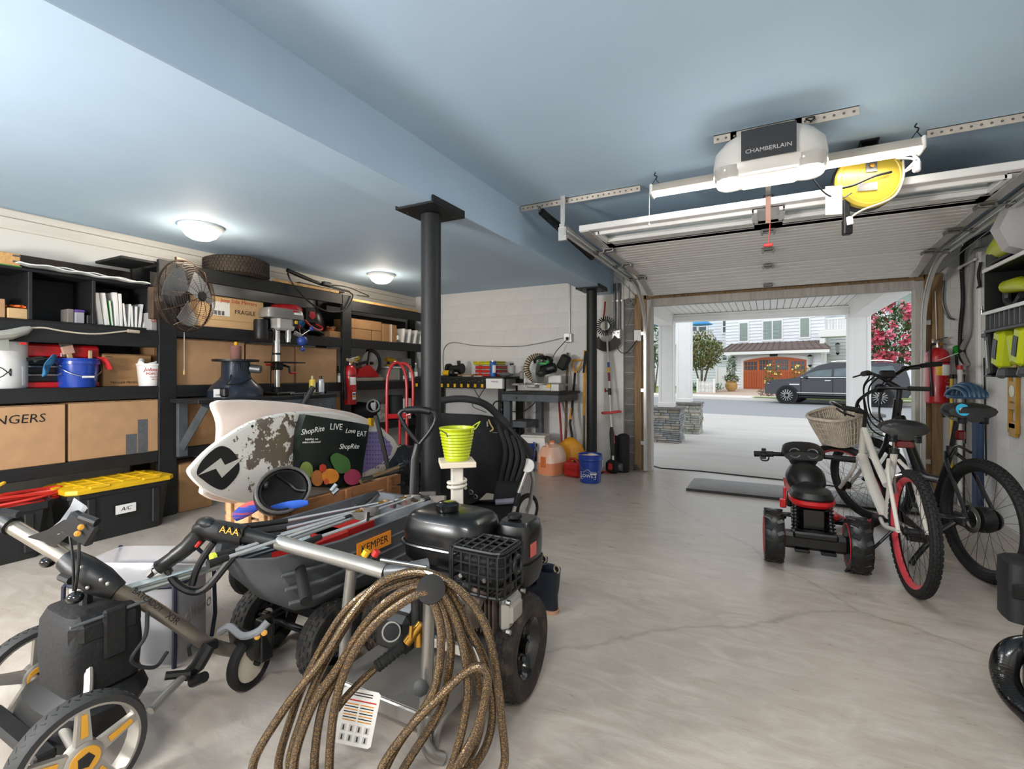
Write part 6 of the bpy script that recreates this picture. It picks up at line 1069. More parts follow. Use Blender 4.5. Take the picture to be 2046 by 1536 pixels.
for s in(-1,1):
    g=G()
    for i in range(9): q=i/8; g.torus((.04+.06*q,s*(.1-.01*q),.21+.16*q),(.06,0,.18),.02,.005,12,5)
    ob('spring_coil',g,BLK,t)
ob('battery_box',G().box((.1,0,.27),(.16,.17,.2),b=.03),BLKG,t); ob('seat_cushion',G().loft([[(x*.16+.14,y*.12,z) for x,y in oval(1,1,24,2.6)] for z in(.4,)]+[[(x*.165+.14,y*.125,.415) for x,y in oval(1,1,24,2.6)],[(x*.15+.15,y*.11,.445) for x,y in oval(1,1,24,2.6)],[(x*.1+.16,y*.07,.455) for x,y in oval(1,1,24,2.6)]]),TK,t); ob('seat_rim',G().loft([[(x*.15+.14,y*.115,.36) for x,y in oval(1,1,24,2.6)],[(x*.17+.14,y*.13,.38) for x,y in oval(1,1,24,2.6)],[(x*.17+.14,y*.13,.4) for x,y in oval(1,1,24,2.6)],[(x*.15+.14,y*.11,.405) for x,y in oval(1,1,24,2.6)]]),TR,t)
ob('tank',G().loft([[(.3,y*.07,.42+z*.05) for y,z in oval(1,1,20,2)],[(.36,y*.115,.45+z*.09) for y,z in oval(1,1,20,2)],[(.45,y*.125,.47+z*.1) for y,z in oval(1,1,20,2)],[(.56,y*.1,.49+z*.08) for y,z in oval(1,1,20,2)],[(.62,y*.06,.5+z*.05) for y,z in oval(1,1,20,2)]]),TK,t)
for s in(-1,1): ob('red_side_panel',G().loft([[(x,s*(.09+.045*math.sin(PI*k)),.34+.12*k+.0) for x,k in((.3,0),(.6,.2),(.62,.7),(.4,1))],[(x,s*(.08+.045*math.sin(PI*k)),.34+.12*k) for x,k in((.3,0),(.6,.2),(.62,.7),(.4,1))]]),TR,t); ob('foot_peg',G().box((.38,s*.17,.2),(.1,.09,.03),b=.008),TK,t); ob('footboard_slats',G().box((.3,s*.15,.22),(.02,.1,.006)).box((.34,s*.15,.22),(.02,.1,.006)).box((.3,s*.15,.24),(.02,.1,.006)).box((.26,s*.15,.23),(.02,.1,.006)),TK,t)
ob('red_flag_left',G().box((.28,.14,.36),(.02,.02,.12),b=.004).box((.28,.15,.31),(.03,.04,.06),b=.006),TR,t); ob('red_fender_right',G().box((.3,-.15,.25),(.1,.05,.05),b=.015),TR,t)
ob('chassis',G().tube([(.02,0,.18),(.3,0,.2),(.6,0,.33),(.68,0,.45)],.04,10),TK,t); ob('fork',G().tube([(.68,.06,.5),(.78,.07,.18)],.02,8).tube([(.68,-.06,.5),(.78,-.07,.18)],.02,8),TK,t); fw=ob('front_wheel',G().lathe([(.09,-.05),(.14,-.05),(.155,0),(.14,.05),(.09,.05)],T(.78,0,.155)@RX(PI/2),n=32),TK,t)
ds=ob('dashboard',G().loft([[(.52,y*.12,.6+z*.035) for y,z in oval(1,1,20,2.4)],[(.58,y*.14,.62+z*.05) for y,z in oval(1,1,20,2.4)],[(.66,y*.13,.64+z*.055) for y,z in oval(1,1,20,2.4)],[(.74,y*.06,.62+z*.03) for y,z in oval(1,1,20,2.4)]]),TK,t)
ob('cowl_neck',G().loft([[(.54,y*.12,.59+0*z) for y,z in oval(1,1,16,2)],[(.56,y*.08,.54) for y,z in oval(1,1,16,2)],[(.57,y*.06,.5) for y,z in oval(1,1,16,2)]]) if 0 else G().loft([[(.56+x*.07,y*.1,.58) for x,y in oval(1,1,16,2)],[(.58+x*.06,y*.06,.5) for x,y in oval(1,1,16,2)]]),TK,t)
for s in(-1,1): ob('gauge_ring',G().torus((.53,s*.055,.625),(-1,0,.5),.035,.004,24,5),GREYM,ds); ob('gauge_dial',G().lathe([(.032,0),(.03,.002)],along((.535,s*.055,.622),(-1,0,.5)),n=20),DGREY,ds)
for s in(-1,1): ob('handlebar_arm',G().tube([(.6,s*.1,.6),(.58,s*.2,.6)],.016,8),TK,t); ob('grip',G().tube([(.58,s*.19,.6),(.57,s*.32,.595)],[.021,.022],12),RUB,t)
g=G()
for i in range(8): q=PI*i/7-.2; g.tube([(.57,.25,.6),(.57-.02,.25+.05*math.cos(q),.6-.05*math.sin(q)*1.2+.015)],.004,5)
ob('brake_lever',G().tube(spl([(.56,.22,.585),(.55,.23,.555),(.55,.27,.555),(.56,.28,.585)],4),.006,6),TK,t); g=G(); g.torus((.575,.255,.6),(0,1,0),.03,.006,12,5); [g.box((.575+.034*math.cos(q),.255,.6+.034*math.sin(q)),(.012,.03,.012)) for q in [2*PI*i/8 for i in range(8)]]; ob('grip_collar',g,TK,t)
# --- rubber ramp mats at the threshold
MATG=mat('grey_rubber_ramp','#8f9090',.6,var=.1)
def ramp(label,x0,x1,y0,y1):
    t=thing('threshold_ramp',label,'ramp mat',((x0+x1)/2,(y0+y1)/2,0)); a,b=(x1-x0)/2,(y1-y0)/2
    ob('tread_face',G().loft([[(-a,-b,.004),(a,-b,.004),(a,b,.004),(-a,b,.004)],[(-a,-b,.02),(a,-b,.02),(a,b,.012),(-a,b,.012)],[(-a+.12,-b+.04,.045),(a-.12,-b+.04,.045),(a-.12,b-.05,.03),(-a+.12,b-.05,.03)]]),MATG,t); ob('front_edge',G().box((0,-b+.0,.012),(2*a,.02,.022),b=.003),BLK,t)
ramp('grey rubber ramp mat lying at the garage threshold',-.75,.42,5.29,5.9); ramp('second grey ramp mat behind the cruiser front wheel',.46,1.22,5.29,5.9)
# ================================================================ right wall
p=onY(1881,805,6.02); t=extinguisher('large red fire extinguisher with paper tag by the right jamb',(1.425,5.99,p.z),RD(-62),.56,.09,True); tgx=at(1888,712,4.62)
onew('inspection_tag','white paper tag tied to the large extinguisher','tag',G().box((0,0,0),(.15,.003,.055),frame((1.47,5.86,1.36),(.9,.1,.42),(-.4,0,.9))),PAPER)
ob('shaft_hose',G().tube([(0,0,0),(0,0,.001)],.001,3),BLK,t) if 0 else None
def rw(px,py,X=XR-.01): return onX(px,py,X)
BLKC=mat('black_conduit','#222325',.5); GRC=mat('grey_conduit','#9d9b98',.45)
def pipe(label,pts,r,m,ribs=0,name='conduit'):
    P=spl(pts,8); b=P[-1]; t=thing(name,label,'conduit',tuple(b)); ob('pipe',G().tube(P,r,12),m,t,world=True)
    if ribs:
        g=G()
        for i in range(1,len(P)-1): 
            for f in(0,.5): q=P[i].lerp(P[i+1],f); g.torus(q,P[i+1]-P[i-1],r,.003,12,5)
        ob('corrugation',g,m,t,world=True)
    return t
XW=XR-.03
pipe('thick grey conduit bending down the corner from the door track',[V((XW,4.9,2.33)),V((XW,5.4,2.25)),rw(1950,500,XW),rw(1944,520,XW),rw(1937,580,XW),rw(1936,660,XW),rw(1922,700,XW),rw(1932,728,XW)],.02,GRC)
pipe('black corrugated conduit in the right corner',[V((XW,5.2,2.36)),rw(1930,490,XW),rw(1922,530,XW),rw(1924,600,XW),rw(1919,660,XW),rw(1920,710,XW),rw(1930,728,XW)],.016,BLKC,1)
onew('conduit_clamp','white conduit arm fixed across the right corner','clamp',G().cyl(rw(1916,535,XW-.02),rw(1948,518,XW-.03),.011).cyl(rw(1912,537,XW-.02),rw(1918,534,XW-.02),.017),WHT)
t=thing('wall_outlet','black outlet with green plug in the right corner','outlet',tuple(rw(1921,700,XW))); ob('box',G().box((0,0,.03),(.04,.07,.15),b=.008),BLK,t); ob('green_plug',G().box((-.02,.06,-.0),(.05,.06,.1),b=.014),mat('green_plug','#1f9c34',.4),t); ob('lead',G().tube(spl([(-.02,.06,-.05),(-.02,.05,-.13),(-.02,.0,-.18),(-.01,-.06,-.19)],5),.011,8),BLK,t)
onew('white_downpipe','flat white pipe down the right wall corner','pipe',G().box((XR-.012,rw(1956,700).y,1.25),(.024,.07,2.4),b=.006),WPAINT); wire('thin black cable hanging straight down the right wall',[rw(1966,715,XR-.008),rw(1968,800,XR-.008),rw(1970,950,XR-.008)],.006,BLK,'hanging_cable')
wire('thin bare cable hanging behind the extinguisher',[V((1.43,6.08,2.0)),V((1.44,6.08,1.5)),V((1.43,6.08,1.2))],.004,WHT,'thin_cable'); wire('grey flexible cable curving beside the right jamb',[V((1.5,6.1,2.1)),V((1.49,6.1,1.9)),V((1.53,6.1,1.75)),V((1.58,6.1,1.72))],.009,GREYM,'flex_cable')
# tool shelf
ys=rw(1965,540).y; t=thing('tool_shelf','black open tool cabinet with white shelf edges on the right wall','cabinet',(XR-.16,ys-.6,1.5)); SD=.30
def rs(nm,y0,y1,z0,z1,m,x0=XR-SD,x1=XR-.004,par=None): return ob(nm,G().box(((x0+x1)/2,(y0+y1)/2,(z0+z1)/2),(x1-x0,abs(y1-y0),z1-z0),b=.003),m,par or t,world=True)
XF=XR-SD; ya=onX(1966,540,XF).y; zA=onX(1966,540,XF).z; zB=onX(1966,625,XF).z; zC=onX(1966,660,XF).z; yb=3.6
rs('top_shelf',yb,ya,zA-.02,zA,BLK); rs('shelf',yb,ya,zB-.02,zB,BLK); rs('end_panel',ya-.012,ya,zB,zA,BLK); rs('back_panel',yb,ya,zC,zA,BLK,XR-.012); rs('white_edge',yb,ya,zA-.022,zA+.002,WPAINT,XF-.012,XF); rs('white_edge',yb,ya,zB-.022,zB+.002,WPAINT,XF-.012,XF); rs('hanger_rail',yb,ya,zC-.02,zC,BLK)
for i in range(14): rs('slot_divider',ya-.02-.075*i-.006,ya-.02-.075*i,zC,zB-.02,GREYM)
def limetool(label,y,z,x=XF+.1,kind=0,rz=0,s=1):
    q=thing('cordless_tool',label,'power tool',(x,y,z),rz); q.scale=(s,s,s)
    if kind==0:   # circular saw style
        ob('body',G().tube([(0,.16,.09),(0,.05,.1),(0,-.05,.1),(0,-.1,.1)],[.045,.06,.055,.04],14),LIME,q); ob('battery',G().box((0,.13,.05),(.09,.09,.08),b=.012),DGREY,q); ob('handle',G().tube(spl([(0,.14,.13),(0,.08,.2),(0,-.06,.2),(0,-.1,.13)],4),.02,8),LIME,q); ob('guard',G().lathe([(.11,-.03),(.13,0),(.11,.03)],T(0,-.17,.12)@RX(PI/2),n=8),mat('pale_guard','#c7c7c9',.4,.4),q); ob('collar',G().cyl((0,-.08,.1),(0,-.13,.11),.05),BLK,q); ob('base_shoe',G().box((0,-.05,.02),(.13,.24,.012),b=.003),BLK,q)
    elif kind==1:
        ob('body',G().tube([(0,.12,.11),(0,-.02,.1),(0,-.12,.08)],[.03,.035,.025],12),LIME,q); ob('handle',G().tube(spl([(0,.1,.12),(0,.12,.05),(0,.04,.01),(0,-.04,.05)],4),.016,8),DGREY,q); ob('blade',G().box((0,-.2,.05),(.004,.16,.02)),STEEL,q); ob('foot',G().box((0,.0,.006),(.06,.16,.012),b=.003),BLK,q)
    else:         # drill/nailer hanging, nose down
        ob('body',G().box((0,0,-.1),(.07,.1,.2),RX(.25),b=.02),LIME,q); ob('grip',G().box((0,-.07,-.13),(.045,.05,.16),RX(-.3),b=.014),LIME,q); ob('trim',G().box((-.037,.0,-.1),(.004,.05,.1),RX(.25)),BLK,q); ob('nose',G().cyl((0,.03,-.2),(0,.06,-.24),.02),GREYM,q); ob('battery',G().box((0,-.06,-.22),(.07,.1,.05),b=.01),DGREY,q)
    return q
yq=lambda px:onX(px,560,XF+.05).y
limetool('lime circular saw with grey guard on the top tool shelf',yq(2005),zA+.003,XF+.1,0,0,1.5); limetool('lime jigsaw on the middle tool shelf',yq(2018),zB+.003,XF+.09,1,0,1.45); limetool('lime trim saw behind the jigsaw on the middle shelf',yq(2045)-.1,zB+.003,XF+.14,0); limetool('lime nail gun hanging under the tool shelf',yq(2003)-.02,zC-.012,XF+.06,2,0,1.3); limetool('second lime driver hanging further right under the tool shelf',yq(2040)-.05,zC-.012,XF+.06,2,0,1.25)
t=thing('nail_magazine','black nail gun magazine hanging at the shelf corner','nail gun',(XF+.05,yq(1980),zC-.012)); ob('magazine',G().box((0,-.0,-.16),(.06,.09,.3),RX(-.18),b=.012),BLK,t); ob('top_clip',G().box((0,.02,-.02),(.07,.1,.03),b=.006),BLK,t); ob('label_strip',G().box((-.032,.0,-.16),(.004,.02,.2),RX(-.18)),SILV,t); ob('bottom_plate',G().box((0,-.05,-.31),(.07,.14,.012),b=.003),BLK,t)
onew('orange_tool','orange tool handle behind the black magazine','tool',G().tube([(XF+.2,yq(1985),zC-.08),(XF+.22,yq(1985),zC-.3)],.03,8),OR); onew('spray_nozzle','small metal fitting on the middle tool shelf','fitting',G().lathe([(.012,0),(.012,.03),(.006,.035),(.006,.06)],T(XF+.03,yq(1980)+.1,zB+.003)),STEEL)
t=thing('wall_hook','black hose hook below the track at the shelf corner','hook',tuple(rw(1960,570,XR-.03))); ob('arm',G().tube(spl([(0,0,.2),(-.01,.02,.1),(0,.02,.0)],4),.012,8),BLK,t); ob('tip',G().tube([(0,.02,0),(0,.1,-.01)],[.012,.004],8),BLK,t)
# level
a=rw(2038,710,XR-.004); b=rw(2038,868,XR-.004); yc=rw(2027,780).y; LV=mat('ochre_level','#b98a24',.4,var=.08); t=thing('spirit_level','ochre spirit level hanging upright on the right wall','level',(XR-.015,yc,b.z)); H_=a.z-b.z+.05; W2=.075
for s in(-1,1): ob('side_rail',G().box((0,s*(W2-.012),H_/2),(.022,.024,H_),b=.002),LV,t)
for z in(.0,.1,.32,.5,.78,1.0): ob('web',G().box((0,0,min(max(z*H_,.025),H_-.02)),(.02,W2*2-.04,.05 if z not in(0,) else .1),b=.002),LV,t)
ob('web_plate',G().box((0,0,H_*.5),(.02,W2*2-.04,.15)),LV,t); ob('vial_window',G().lathe([(.045,-.012),(.045,.012)],T(0,0,H_*.5)@RY(PI/2),n=24),mat('pale_vial','#dfe0c8',.2),t)
# sticks and helmet behind the bikes
for k,(px,c,lb) in enumerate(((1901,'#d8b62a','yellow stick standing in the corner by the extinguisher'),(1908,'#8a8c8e','grey tube standing in the corner'),(1918,'#e6e2dc','white tube with red tip standing in the corner'),(1925,'#3a3a3c','dark slim rod standing in the corner'))):
    a=onY(px,765-(18 if k==2 else 0),5.85); t=thing('corner_rod',lb,'rod',(a.x,5.85,0),group='rods standing in the corner'); ob('shaft',G().cyl((0,0,0),(0,0,a.z+.04),.012+.008*(k==2),n=10),mat('rod_%d'%k,c,.4),t); ob('tip',G().cyl((0,0,a.z+.04),(0,0,a.z+.08),.013+.009*(k==2),n=10),REDPL if k==2 else BLK,t)
p=rw(1925,790,1.5); t=thing('bike_helmet','blue cycle helmet hanging on the right wall behind the saddle','helmet',(1.53,5.62,1.0),.3); BH=mat('blue_helmet','#3a5f7e',.35)
for i in range(6): q=-.9+.36*i; ob('shell_rib',G().tube([(.1*math.sin(q),.13*math.cos(a_)*math.cos(q*.3),.12*math.sin(a_)*math.cos(q)) for a_ in [PI*j/10 for j in range(11)]],.014,7),BH,t)
ob('shell_ring',G().torus((0,0,.0),(0,0,1),.12,.015,24,6),BH,t); ob('strap',G().box((0,.02,-.2),(.012,.03,.42)),BLK,t); ob('orange_strap',G().box((.02,.05,-.2),(.01,.025,.3)),OR,t)
onew('folded_chair','blue folded chair frame leaning by the helmet','chair',G().box((1.56,5.45,.45),(.05,.12,.85),RX(0),b=.01).tube([(1.54,5.36,.02),(1.54,5.3,.9)],.012,8),mat('navy_cloth','#2a3f5c',.8))
# toolbox and vacuum hose at right edge
CASE=mat('black_case','#2b2c2e',.5,var=.1,bump=.1); t=thing('tool_case','black plastic tool case at the right edge of the picture','case',(1.33,3.29,0),0); ob('shell',G().loft([sq(.3,.1,0,20,6),sq(.3,.1,.02,20,6),sq(.3,.1,.15,20,6)]),CASE,t); ob('lid',G().loft([sq(.305,.105,.153,20,6),sq(.3,.1,.28,20,6),sq(.28,.08,.295,20,6)]),CASE,t)
for x in(-.27,.2): ob('latch',G().box((x,-.105,.16),(.05,.015,.07),b=.005),BLK,t)
for x in(-.22,-.12,.05): ob('moulded_rib',G().box((x,-.103,.22),(.015,.012,.1),b=.003),CASE,t)
ob('handle',G().tube(spl([(-.08,-.1,.24),(-.08,-.14,.24),(.08,-.14,.24),(.08,-.1,.24)],4),.014,8),CASE,t)
hs_=[at(2075,1435,1.75),at(2040,1420,1.72),at(2012,1385,1.72),at(2000,1340,1.75),at(2012,1300,1.78),at(2045,1285,1.78),at(2085,1292,1.72),at(2120,1330,1.7)]
hs_=[at(2110,1470,1.6),at(2060,1425,1.62),at(2022,1385,1.65),at(2006,1340,1.68),at(2018,1305,1.72),at(2050,1292,1.75),at(2090,1300,1.75),at(2130,1350,1.7),at(2140,1440,1.6)]
P=spl(hs_,9); t=thing('vacuum_hose','ribbed black vacuum hose curling in at the right edge','hose',(P[0].x,P[0].y,0)); ob('hose',G().tube(P,.033,14),BLK,t,world=True); g=G()
for i in range(len(P)-1):
    for f in(0,.33,.66): q=P[i].lerp(P[i+1],f); g.torus(q,P[i+1]-P[i],.034,.0045,16,5)
ob('rib',g,BLKG,t,world=True,kind='stuff')
b_=P[-1]; ob('canister',G().lathe([(.16,0),(.18,.02),(.18,.3),(.14,.36)],T(b_.x+.08,b_.y+.02,0),n=24),BLK,t,world=True)
# ================================================================ wagon with boards
t=thing('garden_wagon','wooden slat wagon with black metal pull handle, loaded with boards','wagon',(-2.31,2.02,0)); WX0,WX1,WY0,WY1=-2.5,-2.12,1.55,2.48; WW=mat('wagon_wood','#9c6a42',.6,var=.22,scale=6,stretch=(8,1,8)); WWL=mat('wagon_end_wood','#c79f75',.6,var=.2,scale=6,stretch=(1,8,8))
def wb_(nm,x0,x1,y0,y1,z0,z1,m,b=.003): return ob(nm,G().box(((x0+x1)/2,(y0+y1)/2,(z0+z1)/2),(x1-x0,y1-y0,z1-z0),b=b),m,t,world=True)
wb_('deck',WX0,WX1,WY0,WY1,.30,.325,WW)
for z in(.335,.41,.485):
    wb_('side_slat',WX1-.018,WX1,WY0,WY1,z,z+.062,WW); wb_('side_slat',WX0,WX0+.018,WY0,WY1,z,z+.062,WW); wb_('end_slat',WX0+.019,WX1-.019,WY0,WY0+.018,z,z+.062,WWL); wb_('end_slat',WX0+.019,WX1-.019,WY1-.018,WY1,z,z+.062,WWL)
for y in(WY0+.12,2.02,WY1-.12): wb_('upright',WX1-.001,WX1+.018,y-.02,y+.02,.31,.55,WW); wb_('upright',WX0-.018,WX0,y-.02,y+.02,.31,.55,WW)
for x in(-2.44,-2.3,-2.18): wb_('end_post',x-.02,x+.02,WY0-.018,WY0,.31,.56,WWL)
for x in(WX0+.0,WX1-.0):
    for y in(WY0+.16,WY1-.16): wq=ob('wheel',G().torus((x,y,.13),(1,0,0),.09,.042,28,10),RUB,t,world=True); ob('wheel_disc',G().cyl((x-.025,y,.13),(x+.025,y,.13),.06,n=18),BLK,wq,world=True)
for y in(WY0+.16,WY1-.16): ob('axle',G().cyl((WX0-.03,y,.13),(WX1+.03,y,.13),.012),BLK,t,world=True); ob('axle_mount',G().box((-2.31,y,.22),(.2,.05,.17),b=.005),BLK,t,world=True)
dh=2.86; HP=[at(*q,dh) for q in((838,888),(815,860),(799,832),(800,824),(810,819),(838,818),(862,822),(870,832),(868,845),(856,865),(838,887))]
ob('handle_loop',G().tube(spl(HP,5),.012,10),BLK,t,world=True); ob('handle_grip',G().tube([at(812,819,dh),at(838,818,dh),at(860,822,dh)],.022,12),BLK,t,world=True); lo=at(826,1000,2.75); ob('handle_stem',G().tube([at(836,886,dh),at(828,920,dh),lo,V((-2.12,2.52,.22))],.027,10),BLK,t,world=True)
# boards: outlines on vertical planes in the wagon
def rounded(pts,X,th,name,m,par=None,label=None,cat=None,inset=.02,k=4):
    P=spl([V((0,)+tuple(onX(a,b,X))[1:]) for a,b in pts],k,True); c=sum((p for p in P),V())/len(P); rings=[]
    for x,s in((-th/2,.955),(-th*.35,.99),(0,1),(th*.35,.99),(th/2,.955)): rings.append([V((X+x,c.y+(p.y-c.y)*s,c.z+(p.z-c.z)*s)) for p in P])
    g=G().loft(rings); return onew(name,label,cat,g,m) if label else ob(name,g,m,par,world=True)
def boardmat():
    m=mat('stained_white_board','#d9d5cd',.35,var=.03,coat=.2); nt=m.node_tree; N=nt.nodes; L=nt.links; b=N['Principled BSDF']; base=b.inputs['Base Color'].links[0].from_socket; tc=[n for n in N if n.type=='TEX_COORD'][0]
    mp=N.new('ShaderNodeMapping'); mp.inputs['Location'].default_value=(0,.94,-1.25); mp.inputs['Scale'].default_value=(.2,3.6,3.9); L.new(tc.outputs['Object'],mp.inputs[0]); gr=N.new('ShaderNodeTexGradient'); gr.gradient_type='SPHERICAL'; L.new(mp.outputs[0],gr.inputs[0])
    nz=N.new('ShaderNodeTexNoise'); nz.inputs['Scale'].default_value=24; nz.inputs['Detail'].default_value=9; nz.inputs['Roughness'].default_value=.62; L.new(tc.outputs['Object'],nz.inputs[0])
    ma=N.new('ShaderNodeMath'); ma.operation='MULTIPLY_ADD'; ma.inputs[1].default_value=.36; L.new(gr.outputs[1],ma.inputs[0]); L.new(nz.outputs[0],ma.inputs[2]); r=N.new('ShaderNodeValToRGB'); r.color_ramp.elements[0].position=.67; r.color_ramp.elements[1].position=.685; L.new(ma.outputs[0],r.inputs[0])
    mx=N.new('ShaderNodeMix'); mx.data_type='RGBA'; L.new(r.outputs[0],mx.inputs[0]); L.new(base,mx.inputs[6]); mx.inputs[7].default_value=list(lin('#62564a'))+[1]; L.new(mx.outputs[2],b.inputs['Base Color']); return m
SA=[(373,942),(385,925),(415,895),(449,871),(502,841),(563,825),(614,821),(678,826),(741,846),(779,871),(791,889),(787,905),(767,930),(723,960),(650,985),(560,1003),(500,1006),(450,996),(412,982),(386,962)]
XA=-2.27; bA=rounded(SA,XA,.045,'surfboard',boardmat(),None,'white surfboard with muddy stains and a black bolt logo','surfboard')
SBp=[(421,810),(430,801),(445,799),(512,799),(589,805),(665,817),(716,829),(765,858),(778,900),(760,945),(640,990),(520,1008),(440,1002),(405,990),(400,978),(418,940),(431,890),(433,845)]
rounded(SBp,-2.42,.05,'surfboard',mat('pinkish_white_board','#e3d2c8',.4,var=.06),None,'pinkish white surfboard with square tail behind the stained one','surfboard')
def flat(par,name,pts,X,m,th=.003,curve=False):
    P=[onX(a,b,X) for a,b in pts]; P=spl(P,4,True) if curve else P; n=len(P); ob(name,G().add([p+V((0,0,0)) for p in P]+[p+V((th,0,0)) for p in P],[tuple(range(n))[::-1],tuple(range(n,2*n))]+[(i,(i+1)%n,n+(i+1)%n,n+i) for i in range(n)]),m,par,world=True)
XF2=XA+.0235
flat(bA,'logo_patch',[(393,946),(400,925),(420,903),(440,891),(458,896),(472,912),(478,932),(474,948),(460,966),(444,978),(425,972),(405,958)],XF2,mat('black_patch','#1f1f20',.6),curve=True)
flat(bA,'logo_bolt',[(396,949),(441,915),(449,929),(489,911),(443,954),(431,936)],XF2+.003,mat('bolt_grey','#c8c4ba',.5),th=.002)
flat(bA,'traction_pad',[(733,862),(757,862),(776,882),(784,893),(780,908),(760,926),(722,946),(720,930)],XF2,mat('purple_pad','#8478a8',.7,var=.1)); g=G()
for i in range(9):
    for j in range(9):
        a,b=734+5.5*i,866+8.5*j
        if b>862+.5*abs(i) and b<945-4.3*i+8 and b>858+max(0,(i-4)*5.5): p=onX(a,b,XF2+.004); g.sph(p,(.003,.006,.006),6,4)
ob('pad_bumps',g,mat('purple_dark','#5f5590',.7),bA,world=True,kind='stuff'); ob('board_plug',G().cyl(onX(503,851,XF2-.004),onX(503,851,XF2-.004)+V((.006,0,0)),.006),BLK,bA,world=True)
# grocery bag
XG=-2.19; GB=mat('dark_green_bag','#1d2a26',.35,var=.25,scale=5,bump=.35,bscale=9)
BP=[(611,828),(656,835),(700,842),(738,849),(734,880),(727,920),(722,968),(680,975),(613,972),(600,950),(598,910),(601,860)]
P=[onX(a,b,XG) for a,b in BP]; n=len(P); c=sum(P,V())/n; P2=[p+V((-.05,0,0)) for p in P]; gb=onew('shopping_bag','dark green reusable grocery bag with vegetable print beside the helmet','bag',G().add(P+[V((XG+.03,c.y,c.z-.05))]+P2,[(i,(i+1)%n,n) for i in range(n)]+[tuple(range(n+1,2*n+1))[::-1]]+[((i+1)%n,i,n+1+i,n+1+(i+1)%n) for i in range(n)]),GB,sm=20)
def bt(s,px,py,size,m=WTXT,sh=0,sx=1,rot=.1,X=XG+.012): 
    p=onX(px,py,X); return text(s,size,frame(p,(0,1,-rot),(0,rot,1)),m,gb,shear=sh,sx=sx)
for sx_ in (1,):
    bt('ShopRite',625,860,.042,sh=.25,rot=-.05,X=XG+.024); bt('ShopRite',698,892,.042,sh=.25,rot=.12,X=XG+.03); bt('LIVE',672,853,.05,rot=.12,X=XG+.02); bt('Love',700,861,.04,sh=.3,rot=.12,X=XG+.02); bt('EAT',723,867,.045,rot=.12,X=XG+.016); bt('together, we',623,877,.016,X=XG+.03); bt('make a difference!',623,883,.016,X=XG+.03)
def veg(pts,col,name,X,curve=True): flat(gb,name,pts,X,mat('print_'+name,col,.6,var=.2,scale=14),th=.001,curve=curve)
XV=XG+.034
def ell(cx_,cy_,a,b,n=12): return [(cx_+a*math.cos(2*PI*i/n),cy_+b*math.sin(2*PI*i/n)) for i in range(n)]
veg(ell(612,940,13,18),'#7d8a45','avocado',XV-.012); veg(ell(660,951,17,15),'#e08a2e','pumpkin',XV); veg(ell(634,955,12,16),'#b06a34','squash',XV-.002); veg(ell(645,935,7,8),'#c63a28','tomato',XV+.002); veg(ell(704,953,17,16),'#a83a58','radish',XV-.004); veg([(668,935),(660,915),(670,905),(683,908),(697,918),(700,936),(690,944),(678,945)],'#3f6a34','dill',XV-.001); veg(ell(652,962,5,6),'#d0553a','carrot',XV+.004)
# helmet, slippers, rods on the wagon
p=onX(568,966,-2.04); t=thing('black_helmet','black open helmet lying upturned on the wagon edge','helmet',(p.x,p.y,.552),.2); M=T(0,0,.1)@RX(.35)@RY(.8)@MX.Scale(.86,4)
def shellpt(u,v,r): a=2*PI*u; b=v*PI*.5; return M@V((r*1.0*math.cos(a)*math.cos(b),r*1.35*math.sin(a)*math.cos(b),-r*.95*math.sin(b)))
ob('shell',G().grid(lambda u,v:shellpt(u,v,.125),28,10,.014),mat('helmet_black','#161617',.3,var=.1),t); ob('lining',G().grid(lambda u,v:shellpt(u,v*.96+.02,.108),24,8,.008),mat('helmet_pad','#2b2a2a',.9),t); ob('rim_trim',G().tube([shellpt(i/28,0,.125) for i in range(28)],.008,8,closed=True),mat('grey_trim','#5c5854',.6),t); ob('chin_strap',G().tube(spl([shellpt(.1,.0,.11),shellpt(.15,.3,.08),shellpt(.3,.35,.07),shellpt(.45,.05,.1)],4),.008,6),BLK,t); ob('ear_knob',G().cyl(shellpt(.55,.2,.1),shellpt(.55,.2,.085),.02),DGREY,t)
def slipper(label,pp,m,d,w1):
    P=[at(a,b,d) for a,b in pp]; t=onew('swim_sock',label,'footwear',G().tube(spl(P,5),[w1*(.35+.65*math.sin(PI*min(1,(i+3)/(5*(len(P)-1)+4)))) for i in range(5*(len(P)-1)+1)],12,sx=.35),m); return t
slipper('blue and red striped slipper hanging over the wagon end',[(468,1034),(486,1022),(508,1011),(527,1007)],mat('blue_red_stripe','#2c46a8',.7,col2='#c04a4a',scale=3,thr=(.48,.52),stretch=(1,1,9)),2.25,.03); slipper('plain blue slipper lying on the wagon side',[(542,1016),(570,1011),(600,1006),(616,1004)],mat('blue_fleece','#2456b8',.8),2.28,.02)
t=thing('pump_rod','black rod with bracket head leaning on the boards','rod',tuple(at(775,950,2.95))); ob('rod',G().tube([at(778,945,2.9),at(751,830,2.9)],.014,8),BLK,t,world=True); ob('head',G().box((0,0,0),(.06,.05,.07),T(*at(748,812,2.9))@RZ(.3),b=.01),BLKG,t,world=True); ob('bracket',G().torus(at(746,811,2.87),(.5,-.8,.2),.035,.008,16,6),BLKG,t,world=True); onew('yellow_scrap','yellow scrap caught behind the black rod','scrap',G().grid(lambda u,v:onX(735+14*u,835+16*v,XF2+.02)+V((.01*math.sin(5*u),0,0)),4,4,.003),YEL)
for k in range(2): a=at(720,962-3*k,2.62); b=at(806,930+8*k,2.85); t=thing('folding_rod',('bronze folding rod lying on the wagon rail','second dark rod lying beside the bronze one')[k],'rod',tuple(a)); ob('rod',G().tube([a,b],.013,8),mat('bronze_rod','#6b5740',.4,.5) if k==0 else BLK,t,world=True); ob('end_cap',G().tube([a.lerp(b,.88),b],.017,10),BLK,t,world=True)
